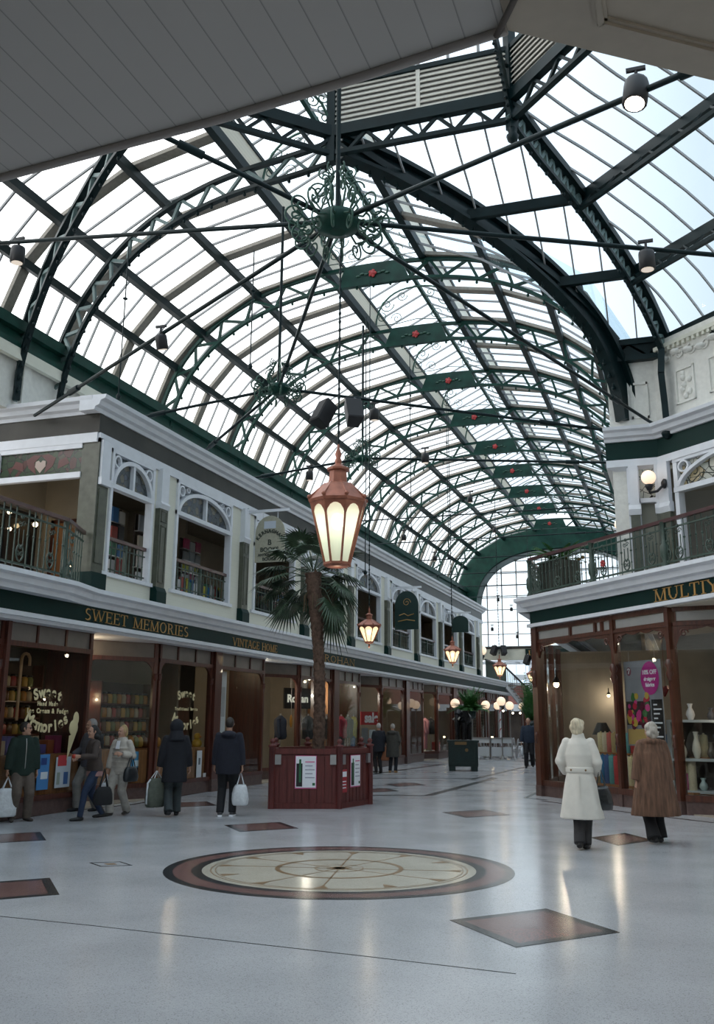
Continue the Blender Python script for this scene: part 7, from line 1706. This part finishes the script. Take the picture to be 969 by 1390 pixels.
class Person:
    def __init__(s, p, face, H, label, feet, hands, head=(0, 0), curl=.7, lean=0., female=False):
        """face: heading in degrees (0 = +x); feet: (x, y, z, toe) right then left; hands: wrist targets right, left; head: (turn, nod) in degrees"""
        s.t = thing('person', label, 'person', tuple(p)); a = rad(face); s.f = V((math.cos(a), math.sin(a), 0)); s.r = V((s.f.y, -s.f.x, 0)); s.p = V(p); s.k = H / 1.75; s.lean = lean; s.fem = female
        w = .168 if female else .190; s.hipz = .92
        s.sh = [s.W(x * w, .0, 1.435) for x in (1, -1)]; s.hip = [s.W(x * .095, 0, .92) for x in (1, -1)]; s.neck = s.W(0, -.01, 1.47)
        s.ank = [s.W(q[0], q[1], q[2] + .085) for q in feet]; s.toe = [q[3] for q in feet]; s.kn = []
        for i in range(2): kn, an = ik(s.hip[i], s.ank[i], .445 * s.k, .44 * s.k, s.f); s.kn.append(kn); s.ank[i] = an
        s.el = []; s.wr = []
        for i, q in enumerate(hands):
            e, wr = ik(s.sh[i], s.W(*q[:3]), .29 * s.k, .26 * s.k, (-s.f * .8 + s.r * (.5 if i == 0 else -.5) - Zu * .3) if len(q) < 4 else (-Zu)); s.el.append(e); s.wr.append(wr)
        b = MB(); k = s.k; s.b = b
        s.loft(b, [(.86, .16, .115), (.95, .17, .12), (1.06, .15, .105), (1.2, .165, .115), (1.34, .18, .115), (1.43, 0.150, .09), (1.47, 0.070, .065)])
        for i in range(2):
            b.tube([s.sh[i] - Zu * .014, s.el[i], s.wr[i]], [.045 * k, .042 * k, .028 * k], 12); b.sphere(s.sh[i] - Zu * .014, .046 * k, 12, 8); b.sphere(s.el[i], .041 * k, 10, 8)
            b.tube([s.hip[i], s.hip[i].lerp(s.kn[i], .5), s.kn[i], s.kn[i].lerp(s.ank[i], .35), s.ank[i]], [.088 * k, .078 * k, .056 * k, .056 * k, .038 * k], 12); b.sphere(s.kn[i], .055 * k, 10, 8); s.hand(i, curl)
            fd = s.fd(i); h = s.ank[i] - Zu * .05 * k; b.tube([h - fd * .05 * k, h + fd * .06 * k, h + fd * .16 * k], [.036 * k, .036 * k, .026 * k], 10, flat=.8); b.tube([s.ank[i], h], [.037 * k, .04 * k], 10)
        # head
        ht, hn = rad(head[0]), rad(head[1]); s.hf = (s.f * math.cos(ht) - s.r * math.sin(ht)).normalized(); s.hr = V((s.hf.y, -s.hf.x, 0)); s.hf = (s.hf * math.cos(hn) + Zu * math.sin(hn)).normalized(); s.hu = s.hr.cross(s.hf).normalized()
        s.hc = s.W(0, .015, 1.635); b.tube([s.W(0, -.01, 1.42), s.W(0, -.005, 1.50), s.hc - s.hu * .06 * k - s.hf * .01], [.062 * k, .053 * k, .055 * k], 12)
        prof = [(-.118, .022, .045, .038), (-.105, .036, .048, .030), (-.085, .050, .062, .018), (-.05, .062, .078, .010), (-.01, .070, .090, .0), (.03, .074, .097, -.006), (.07, .068, .090, -.012), (.10, .046, .064, -.014), (.116, .018, .026, -.014)]
        n = 20; vs = []
        for z, rx, ry, cy in prof:
            for j in range(n): q = 2 * PI * j / n; vs.append(s.HP(rx * math.cos(q), cy + ry * math.sin(q), z))
        fs = [(i * n + j, i * n + (j + 1) % n, (i + 1) * n + (j + 1) % n, (i + 1) * n + j) for i in range(len(prof) - 1) for j in range(n)] + [tuple(range(n))[::-1], tuple(range((len(prof) - 1) * n, len(prof) * n))]
        b.add(vs, fs)
        b.tube([s.HP(0, .086, .012), s.HP(0, .104, -.022), s.HP(0, .088, -.036)], [.010 * k, .017 * k, .012 * k], 8)
        for x in (-1, 1): b.tube([s.HP(x * .070, -.005, .025), s.HP(x * .080, -.012, .0), s.HP(x * .070, -.002, -.03)], [.012 * k, .016 * k, .010 * k], 8); b.sphere(s.HP(x * .033, .072, -.03), .02 * k, 8, 6)
        b.tube([s.HP(-.04, .084, .032), s.HP(0, .094, .034), s.HP(.04, .084, .032)], [.009 * k, .011 * k, .009 * k], 8); b.sphere(s.HP(0, .084, -.098), .018 * k, 8, 6)
    def fd(s, i): a = rad(s.toe[i]); return (s.f * math.cos(a) - s.r * math.sin(a)).normalized()
    def W(s, x, y, z): return s.p + s.r * x * s.k + s.f * (y + s.lean * max(0, z - .9)) * s.k + Zu * z * s.k
    def HP(s, x, y, z): return s.hc + (s.hr * x + s.hf * y + s.hu * z) * s.k
    def loft(s, mb, rings, n=28, rip=0., nr=14, cap=True, cy=0.):
        vs = []; z0 = rings[0][0]; z1 = rings[-1][0]
        for rg in rings:
            z, rx, ry = rg[:3]; oy = rg[3] if len(rg) > 3 else 0.
            for j in range(n): q = 2 * PI * j / n; e = 1 + rip * ((z1 - z) / (z1 - z0)) ** 1.3 * math.sin(nr * q); vs.append(s.W(rx * math.cos(q) * e, oy + ry * math.sin(q) * e, z))
        m_ = len(rings); fs = [(i * n + j, i * n + (j + 1) % n, (i + 1) * n + (j + 1) % n, (i + 1) * n + j) for i in range(m_ - 1) for j in range(n)]
        if cap: fs += [tuple(range(n))[::-1], tuple(range((m_ - 1) * n, m_ * n))]
        mb.add(vs, fs, True)
    def hand(s, i, curl):
        k = s.k; b = s.b; d = (s.wr[i] - s.el[i]).normalized(); inw = (-s.r if i == 0 else s.r); pn = inw - d * inw.dot(d)
        if pn.length < .2: pn = s.f - d * s.f.dot(d)
        pn.normalize(); ac = d.cross(pn).normalized()
        if ac.dot(s.f) < 0: ac = -ac
        w = s.wr[i]; pe = w + d * .092 * k
        b.tube([w - d * .01, w + d * .035 * k, w + d * .075 * k, pe], [.026 * k, .036 * k, .041 * k, .036 * k], 12, flat=.46, up=pn)
        for j, (o, L) in enumerate(((.031, .074), (.011, .084), (-.010, .078), (-.029, .060))):
            q = pe + ac * o * k - d * .008 * k; P = [q - d * .02 * k, q]; dr = d
            for sg, fr in enumerate((.44, .32, .24)):
                a = curl * (.55, .75, .6)[sg] + .06 * j; dr = (dr * math.cos(a) + pn * math.sin(a)).normalized(); q = q + dr * L * fr * k; P.append(q)
            b.tube(P, [.0095 * k, .0095 * k, .009 * k, .0085 * k, .0075 * k], 8)
        q = w + d * .028 * k + ac * .026 * k; dr = (d * .62 + ac * .7 + pn * .35).normalized(); q2 = q + dr * .04 * k; dr2 = (d * .85 + ac * .15 + pn * .5).normalized(); b.tube([q - dr * .015 * k, q, q2, q2 + dr2 * .032 * k], [.012 * k, .012 * k, .010 * k, .008 * k], 8)
        s.grip = getattr(s, 'grip', {}); s.grip[i] = pe + pn * .03 * k + d * .02 * k
    def body(s, vox=.008):
        remesh(s.b, 'body', SKIN, s.t, vox)
        m = MB()
        for x in (-1, 1): m.sphere(s.HP(x * .031, .076, .012), .011 * s.k, 8, 6)
        m.build('eye', EYE, s.t)
        m = MB(); m.tube([s.HP(-.024, .082, -.062), s.HP(0, .092, -.060), s.HP(.024, .082, -.062)], [.004 * s.k, .007 * s.k, .004 * s.k], 6); m.build('mouth', LIP, s.t)
    def garment(s, name, mt, rings, sleeve=(.080, .070, .056), rip=0., nr=14, vox=.012, sl=True, extra=None, sm=3):
        b = MB(); k = s.k; s.loft(b, rings, 56 if rip else 28, rip, nr)
        if sl:
            for i in range(2): w = s.el[i].lerp(s.wr[i], .96); b.tube([s.sh[i] + (s.sh[1 - i] - s.sh[i]) * .20 - Zu * .015, s.sh[i].lerp(s.el[i], .14) - Zu * .012, s.sh[i].lerp(s.el[i], .5), s.el[i], s.el[i].lerp(w, .5), w], [sleeve[0] * .70 * k, sleeve[0] * .86 * k, sleeve[0] * .90 * k, sleeve[1] * .96 * k, sleeve[1] * .93 * k, sleeve[2] * k], 14); b.sphere(s.sh[i] - Zu * .014, max(.066, sleeve[0] * .80) * k, 12, 8); b.sphere(s.el[i], sleeve[1] * k, 12, 8)
        if extra: extra(b)
        return remesh(b, name, mt, s.t, vox, sm)
    def trousers(s, mt, r=(.10, .075, .062), end=.0, vox=.012, top=.98):
        b = MB(); k = s.k; s.loft(b, [(.80, .15, .115), (.88, .172, .125), (.96, .168, .12), (top + .04, .155, .11)])
        for i in range(2):
            e = s.ank[i] + (Zu * end if end else -Zu * .02 * k); e = s.kn[i].lerp(s.ank[i], 1 - end) if end else e
            b.tube([s.hip[i], s.hip[i].lerp(s.kn[i], .5), s.kn[i], s.kn[i].lerp(e, .5), e], [r[0] * k, r[0] * .95 * k, r[1] * k, r[1] * .9 * k, r[2] * k], 14); b.sphere(s.kn[i], r[1] * k, 10, 8)
        remesh(b, 'trousers', mt, s.t, vox)
    def shoes(s, mt, boot=0., sole=None):
        k = s.k
        for i in range(2):
            b = MB(); fd = s.fd(i); h = s.ank[i] - Zu * .045 * k; g = s.ank[i] - Zu * .085 * k
            b.tube([h - fd * .075 * k, h - fd * .02 * k, h + fd * .08 * k - Zu * .008 * k, h + fd * .17 * k - Zu * .014 * k, h + fd * .20 * k - Zu * .016 * k], [.034 * k, .046 * k, .046 * k, .036 * k, .016 * k], 12, flat=.8); b.tube([s.ank[i] + Zu * (.02 + boot) * k if not boot else s.ank[i].lerp(s.kn[i], boot), s.ank[i], h], [.060 * k if boot else .046 * k, .052 * k, .047 * k], 12)
            o = remesh(b, 'boot' if boot else 'shoe', mt, s.t, .008)
            if sole: q = MB(); sd = fd.cross(Zu); q.prism([g - fd * .09 * k + sd * .035 * k, g - fd * .09 * k - sd * .035 * k, g + fd * .08 * k - sd * .047 * k, g + fd * .21 * k - sd * .02 * k, g + fd * .21 * k + sd * .02 * k, g + fd * .08 * k + sd * .047 * k], (0, 0, .028 * k)); q.build('sole', sole, s.t)
    def hair(s, mt, blobs=(), sc_=(1.06, 1.0, 1.04), off=(-.022, .022), name='hair'):
        b = MB(); k = s.k; N = 20; vs = []; n = 22
        for i in range(N + 1):
            q = -PI / 2 + PI * i / N
            for j in range(n):
                a = 2 * PI * j / n; x = .079 * math.cos(q) * math.cos(a) * sc_[0]; y = .098 * math.cos(q) * math.sin(a) * sc_[1] + off[0]; z = .105 * math.sin(q) * sc_[2] + off[1]
                if y > .035 and z < .072: y = .035 + (y - .035) * .1
                if z < -.055: z = -.055 - (-.055 - z) * .3
                vs.append(s.HP(x, y, z))
        b.add(vs, [(i * n + j, i * n + (j + 1) % n, (i + 1) * n + (j + 1) % n, (i + 1) * n + j) for i in range(N) for j in range(n)])
        for (x, y, z, r) in blobs: b.sphere(s.HP(x, y, z), r * k, 12, 8)
        remesh(b, name, mt, s.t, .010, 4)
def hairm(rgb): return mat('hair_%d' % len(bpy.data.materials), rgb, .6, var=.3, scale=40, stretch=(1, 1, .2))
def bag(p, w, h, d, mt, label, name='carrier_bag', u=V((1, 0, 0)), handle=.18, cat='bag', hm=None, extra=None):
    """soft bag hanging below the hand at p"""
    p = V(p); u = V(u).normalized(); v = V((-u.y, u.x, 0)); t = thing(name, label, cat, tuple(p - Zu * (h + handle))); b = MB(); n = 20; vs = []; rr = [(0, .80), (.06, .96), (.3, 1.02), (.6, .96), (.85, .80), (1, .62)]
    for f, q in rr:
        for j in range(n):
            a = 2 * PI * j / n; c, s_ = math.cos(a), math.sin(a); e = 1 + .05 * math.sin(5 * a + f * 6); vs.append(p - Zu * (handle + h * (1 - f)) + u * math.copysign(abs(c) ** .6, c) * w / 2 * q * e + v * math.copysign(abs(s_) ** .8, s_) * d / 2 * q * e)
    b.add(vs, [(i * n + j, i * n + (j + 1) % n, (i + 1) * n + (j + 1) % n, (i + 1) * n + j) for i in range(len(rr) - 1) for j in range(n)] + [tuple(range(n))[::-1], tuple(range((len(rr) - 1) * n, len(rr) * n))], True); b.build('bag_body', mt, t)
    m = MB()
    for s_ in (-1, 1): m.tube([p - Zu * handle + u * w * .2 + v * s_ * d * .22, p + v * s_ * .012, p - Zu * handle - u * w * .2 + v * s_ * d * .22], .010, 6)
    m.build('handle', hm or mt, t)
    if extra: extra(t, p, u, v)
    return t
def tocam(p): return math.degrees(math.atan2(-p[1], -p[0]))
PLASW = mat('white_plastic', (.62, .65, .68), .4, var=.1, scale=18, bump=.4)
def g0(x, y): q = at(x, y, Z=0); return V((q.x, q.y, 0))
# man in glasses, far left
p = g0(24, 1115); P_ = Person(p, tocam(p) + 16, 1.63, 'man in glasses and a dark green parka holding a carrier bag, at the left edge', [(.13, .02, 0, -12), (-.15, .0, 0, 18)], [(.30, .08, .80), (-.27, .03, .80)], (62, 0))
P_.body(); P_.trousers(cloth((.11, .085, .07)), (.115, .095, .08)); P_.shoes(cloth((.05, .04, .035)))
P_.garment('parka', cloth((.008, .022, .016)), [(.80, .235, .165), (.9, .235, .165), (1.1, .22, .155), (1.3, .225, .15), (1.42, 0.172, .125), (1.49, 0.120, .10), (1.52, .085, .085)], (.090, .080, .062)); P_.hair(hairm((.02, .014, .010)))
m = MB(); m.sphere(P_.W(0, -.10, 1.47), .12, 14, 8, (1.1, .7, .5)); m.build('hood', cloth((.008, .020, .015)), P_.t); m = MB()
for x in (-1, 1): m.tube([P_.HP(x * .032 + .024 * math.cos(a), .094, .012 + .020 * math.sin(a)) for a in [i * PI / 6 for i in range(13)]], .0032, 5); m.tube([P_.HP(x * .056, .092, .016), P_.HP(x * .078, 0, .02)], .003, 5)
m.build('glasses', BLACK, P_.t)
m = MB(); m.tube([P_.W(0, .150, .84), P_.W(0, .163, 1.0), P_.W(0, .160, 1.2), P_.W(0, .150, 1.36), P_.W(0, .112, 1.46)], .007, 5); m.build('zip', STEEL, P_.t)
def purple(t, p, u, v):
    m = MB(); m.obox(p - Zu * .55 - u * .10 - v * .085, u * .22, v * -.004, Zu * .32); m.build('purple_print', mat('bag_purple', (.20, .02, .16), .5), t)
bag(P_.grip[0] + P_.f * .02, .36, .46, .14, PLASW, 'white carrier bag with purple print, at the left picture edge', u=P_.r, extra=purple)
# grey haired man behind
p = g0(117, 1101); P_ = Person(p, tocam(p) - 62, 1.69, 'grey haired man in a grey jacket half hidden behind the dark haired woman', [(.10, .16, 0, -5), (-.10, -.16, .0, 8)], [(.24, .26, 1.05), (-.26, .10, .85)], (-10, -8))
P_.body(); P_.trousers(cloth((.20, .19, .175)), (.11, .09, .085)); P_.shoes(cloth((.02, .02, .022))); P_.garment('jacket', cloth((.085, .085, .10)), [(.84, .22, .155), (.95, .23, .16), (1.1, .22, .15), (1.3, .22, .145), (1.42, 0.172, .12), (1.5, .09, .09)], (.088, .078, .06)); P_.hair(hairm((.28, .27, .26)))
# dark haired woman in front of him
p = g0(124, 1113); P_ = Person(p, tocam(p) - 70, 1.58, 'woman with long black hair in a brown jacket, jeans and black boots, walking left', [(.07, -.24, .03, -5), (-.07, .26, 0, 5)], [(.16, .30, 1.12), (-.18, .34, 1.18)], (8, -4), female=True, lean=.10)
P_.body(); P_.trousers(cloth((.020, .035, .075)), (.10, .068, .055)); P_.shoes(cloth((.010, .010, .011), .5), .62); P_.garment('jacket', cloth((.058, .042, .036)), [(.90, .20, .155), (1.0, .20, .15), (1.12, .175, .13), (1.28, .19, .135), (1.42, 0.146, .11), (1.50, .07, .07)], (.075, .064, .05)); P_.garment('pink_top', cloth((.36, .20, .19)), [(.80, .205, .15), (.84, .20, .15), (.92, .19, .14)], sl=False)
P_.hair(hairm((.006, .006, .007)), [(0, -.08, -.04, .09), (0, -.13, -.13, .095), (0, -.15, -.21, .085), (0, -.16, -.28, .065), (.05, -.05, -.10, .06), (-.05, -.05, -.10, .06)])
q = P_.grip[1]; t = thing('red_apple', 'small red round thing held up by the dark haired woman', 'held object', tuple(q)); m = MB(); m.lathe([(.002, -.04), (.034, -.03), (.046, 0), (.036, .03), (.012, .036), (.002, .03)], 14, q); m.build('flesh', mat('apple_red', (.42, .04, .02), .35), t); m = MB(); m.tube([q + Zu * .03, q + Zu * .055], .004, 5); m.build('stalk', TRUNK, t)
bag(P_.W(-.28, -.10, .95), .34, .30, .12, cloth((.012, .012, .014)), 'black shoulder bag at the dark haired woman, by her hip', 'shoulder_bag', P_.f, .30)
# woman in beige
p = g0(160, 1107); P_ = Person(p, tocam(p) - 34, 1.57, 'short haired blonde woman in a pale quilted jacket with black shoulder bag, walking left', [(.08, .18, 0, -4), (-.10, -.16, .02, 6)], [(.25, .12, .80), (-.13, .20, 1.20)], (-20, 0), female=True)
def quilt(b):
    for z in (.86, .95, 1.04, 1.13, 1.22, 1.31): P_.loft(b, [(z - .03, .19, .13), (z, .222, .158), (z + .03, .19, .13)])
P_.body(); P_.trousers(cloth((.36, .335, .30)), (.11, .088, .088)); P_.shoes(cloth((.03, .025, .022), .5)); P_.garment('jacket', cloth((.44, .40, .35)), [(.80, .20, .15), (.95, .21, .15), (1.1, .20, .145), (1.3, .205, .14), (1.42, 0.155, .115), (1.50, .10, .095), (1.53, .085, .085)], (.085, .075, .058), extra=quilt); P_.hair(hairm((.38, .26, .12)), [(0, -.03, .09, .06), (0, -.05, -.03, .075)])
m = MB(); m.prism([P_.W(-.04, .155, 1.30), P_.W(.05, .155, 1.30), P_.W(.035, .13, 1.46), P_.W(-.035, .13, 1.46)], P_.f * .012); m.build('shirt', PAPER, P_.t)
bag(P_.grip[0] + P_.f * .01, .26, .40, .16, PLASW, 'white plastic bag hanging from the hand of the woman in beige', u=P_.r, handle=.14)
bag(P_.W(-.27, .04, 1.20), .40, .26, .13, cloth((.010, .014, .018), .4), 'black leather shoulder bag under the arm of the woman in beige', 'shoulder_bag', P_.f, .22)
# hooded figure, back view
p = g0(234, 1108); fa = tocam(p) + 180; P_ = Person(p, fa + 8, 1.66, 'person in a long dark coat with the hood up, seen from behind, walking away', [(.09, .14, 0, -6), (-.10, -.14, .03, 8)], [(.30, .06, .82), (-.30, .04, .80)], (0, -4))
def hood(b): b.sphere(P_.hc + P_.hu * .01 - P_.hf * .02, .128, 18, 12, (1, 1.05, 1.15)); b.tube([P_.W(0, -.02, 1.40), P_.W(0, -.02, 1.56)], [.17, .115], 16)
P_.body(); P_.trousers(cloth((.035, .045, .048)), (.115, .092, .088)); P_.shoes(cloth((.012, .012, .014)), .28); P_.garment('hooded_coat', cloth((.007, .008, .013)), [(.62, .245, .19), (.8, .235, .18), (1.0, .222, .165), (1.2, .22, .155), (1.36, .22, .14), (1.44, 0.159, .12), (1.5, .11, .10)], (.092, .082, .066), extra=hood)
bag(P_.grip[1] - P_.r * .06 + Zu * .04, .40, .50, .20, cloth((.085, .095, .075)), 'bulky grey green bag with pale rim beside the hooded person', u=P_.f * .5 + P_.r * .8, handle=.12, hm=PLASW, extra=lambda t, p, u, v: MB().tube([p - Zu * .14 + u * .13, p - Zu * .2 + u * .19, p - Zu * .55 + u * .2, p - Zu * .62, p - Zu * .55 - u * .2, p - Zu * .2 - u * .19, p - Zu * .14 - u * .13], .018, 6).build('pale_rim', PLASW, t))
# man in navy coat, back view
p = g0(307, 1108); P_ = Person(p, tocam(p) + 180 - 6, 1.73, 'man in navy hooded coat and white soled trainers, back view, with white bag', [(.10, .05, 0, -10), (-.12, .0, 0, 8)], [(.27, .02, .79), (-.26, .06, .80)], (8, 0))
P_.body(); P_.trousers(cloth((.010, .011, .014)), (.105, .085, .072)); P_.shoes(cloth((.05, .05, .055)), 0, PAPER); P_.garment('navy_coat', cloth((.008, .010, .020)), [(.74, .225, .165), (.9, .228, .165), (1.1, .222, .155), (1.3, .225, .15), (1.42, 0.176, .125), (1.50, .10, .10)], (.090, .080, .064), extra=lambda b: b.sphere(P_.W(0, -.11, 1.45), .13, 14, 10, (1.15, .8, .55))); P_.hair(hairm((.018, .013, .010)))
bag(P_.grip[0], .30, .36, .2, PLASW, 'white carrier bag hanging from the hand of the man in the navy coat', u=P_.r, handle=.22)
# elderly couple
p = g0(514, 1049); P_ = Person(p, tocam(p) + 180 + 25, 1.62, 'white haired man in dark navy, left of the couple at the sale window', [(.09, 0, 0, -6), (-.09, .02, 0, 6)], [(.22, .14, .92), (-.24, .05, .80)], (-14, 0)); P_.body(.011); P_.trousers(cloth((.012, .012, .015))); P_.shoes(cloth((.02, .018, .016))); P_.garment('dark_coat', cloth((.010, .012, .020)), [(.74, .23, .17), (.9, .235, .17), (1.1, .23, .165), (1.3, .225, .155), (1.42, 0.172, .125), (1.5, .09, .09)], (.09, .08, .064), vox=.015); P_.hair(hairm((.40, .39, .38)))
p = g0(533, 1049); P_ = Person(p, tocam(p) + 180 - 12, 1.60, 'grey haired woman in long dark coat and tan boots, right of the couple', [(.10, .03, 0, -6), (-.10, 0, 0, 6)], [(.16, .22, 1.0), (-.16, .22, 1.0)], (10, -8), female=True); P_.body(.011); P_.trousers(cloth((.012, .014, .02)), (.10, .078, .065)); P_.shoes(cloth((.28, .16, .07)), .15); P_.garment('long_coat', cloth((.050, .048, .042)), [(.56, .25, .20), (.8, .24, .185), (1.05, .225, .165), (1.25, .225, .16), (1.40, 0.172, .13), (1.5, .10, .10)], (.092, .082, .066), vox=.015, extra=lambda b: b.sphere(P_.W(0, -.1, 1.44), .13, 12, 8, (1.2, .8, .6))); P_.hair(hairm((.30, .28, .25)))
bag(P_.W(-.30, .02, 1.15), .30, .46, .12, mat('tan_leather', (.30, .11, .05), .5), 'tan leather bag hanging between the elderly couple', 'shoulder_bag', P_.r, .20)
# far man
p = g0(719, 1042); P_ = Person(p, tocam(p) - 4, 1.84, 'far man in a navy jumper walking towards the camera beside the right shop corner', [(.10, .16, 0, -4), (-.11, -.10, .03, 6)], [(.27, .12, .85), (-.27, .0, .83)], (0, 0)); P_.body(.010); P_.trousers(cloth((.010, .010, .012)), (.11, .09, .08)); P_.shoes(cloth((.012, .012, .012))); P_.garment('jumper', cloth((.020, .032, .055)), [(.86, .205, .15), (.96, .22, .16), (1.12, .215, .155), (1.3, .22, .15), (1.42, 0.172, .12), (1.5, .08, .08)], (.088, .078, .058), vox=.015); P_.hair(hairm((.16, .14, .13)), sc_=(1.02, .94, .98), off=(-.03, .018))
bag(P_.grip[0], .34, .30, .12, PLASW, 'white folded bag in the hand of the far man in navy', u=P_.f, handle=.08)
# woman in white coat
p = g0(792, 1153); P_ = Person(p, tocam(p) + 180 - 8, 1.74, 'white haired woman in a long cream white coat, back view, with black handbag', [(.03, .04, 0, -4), (-.03, -.12, .02, 3)], [(.20, .16, .98), (-.22, .18, 1.0)], (-10, 0), female=True)
P_.body(); P_.trousers(cloth((.035, .033, .035)), (.10, .082, .08)); P_.shoes(cloth((.012, .010, .010), .4))
CW = mat('white_wool', (.66, .63, .57), .85, var=.05, scale=8); P_.garment('white_coat', CW, [(.40, .30, .215), (.6, .265, .20), (.85, .222, .172), (1.0, .185, .145), (1.08, .18, .14), (1.25, .21, .145), (1.40, 0.168, .12), (1.48, 0.095, .085), (1.55, .078, .075)], (.078, .072, .058), rip=.05, nr=7)
m = MB(); P_.loft(m, [(1.01, .192, .152), (1.03, .198, .157), (1.07, .198, .157), (1.09, .192, .152)]); m.build('half_belt', CW, P_.t)
for x in (-.10, .10): m = MB(); m.sphere(P_.W(x, -.135, 1.05), .015, 8, 6); m.build('button', BRASS, P_.t)
m = MB(); m.prism([P_.W(-.004, -.185, .45), P_.W(.02, -.185, .45), P_.W(.012, -.155, .98), P_.W(-.004, -.155, .98)], P_.f * -.03); m.build('back_pleat', CW, P_.t)
P_.hair(hairm((.58, .50, .36)), [(0, -.06, .05, .072), (.045, -.05, -.01, .062), (-.045, -.05, -.01, .062), (.03, -.05, -.06, .055), (-.03, -.05, -.06, .055), (0, -.06, -.08, .05), (.05, -.01, .05, .05), (-.05, -.01, .05, .05)], (1.14, 1.04, .98), (-.022, .014))
bag(P_.W(.27, .06, 1.10), .30, .32, .13, mat('patent_black', (.010, .012, .014), .2, coat=.6, bump=.6, scale=26), 'glossy black handbag hanging at the right of the white coated woman', 'handbag', P_.r, .26)
# woman in fur coat
p = g0(893, 1145); P_ = Person(p, tocam(p) + 180 + 22, 1.68, 'grey haired woman in a brown fur coat seen from behind, nearest the right shop window', [(.10, .14, 0, -8), (-.09, -.10, .02, 4)], [(.28, .06, .78), (-.30, -.02, .78)], (14, -4), female=True)
FUR = mat('brown_fur', (.135, .072, .045), .95, var=.4, scale=26, bump=.5, stretch=(1, 1, .12)); P_.body(); P_.trousers(cloth((.010, .010, .012)), (.11, .10, .11)); P_.shoes(cloth((.010, .010, .010), .5))
P_.garment('fur_coat', FUR, [(.40, .37, .27), (.55, .345, .26), (.75, .31, .24), (.95, .275, .215), (1.15, .25, .19), (1.3, .24, .17), (1.40, 0.181, .14), (1.47, 0.140, .12), (1.52, .11, .11)], (.108, .098, .088), rip=.055, nr=15, extra=lambda b: b.tube([P_.W(.12 * math.cos(a), -.01 + .11 * math.sin(a), 1.48) for a in [i * PI / 8 for i in range(17)]], .04, 10), sm=1)
P_.hair(hairm((.40, .36, .31)), [(.05, -.03, .05, .06), (-.05, -.03, .05, .06), (0, -.06, .08, .06), (0, -.08, 0, .065), (.05, -.05, -.05, .055), (-.05, -.05, -.05, .055), (0, -.06, -.09, .055)], (1.1, 1.04, 1.08))
bag(P_.grip[0] + P_.f * .03, .26, .22, .10, mat('silver_bag', (.30, .30, .34), .35, metal=.3), 'small silver grey handbag beside the fur coated woman', 'handbag', P_.f, .14)
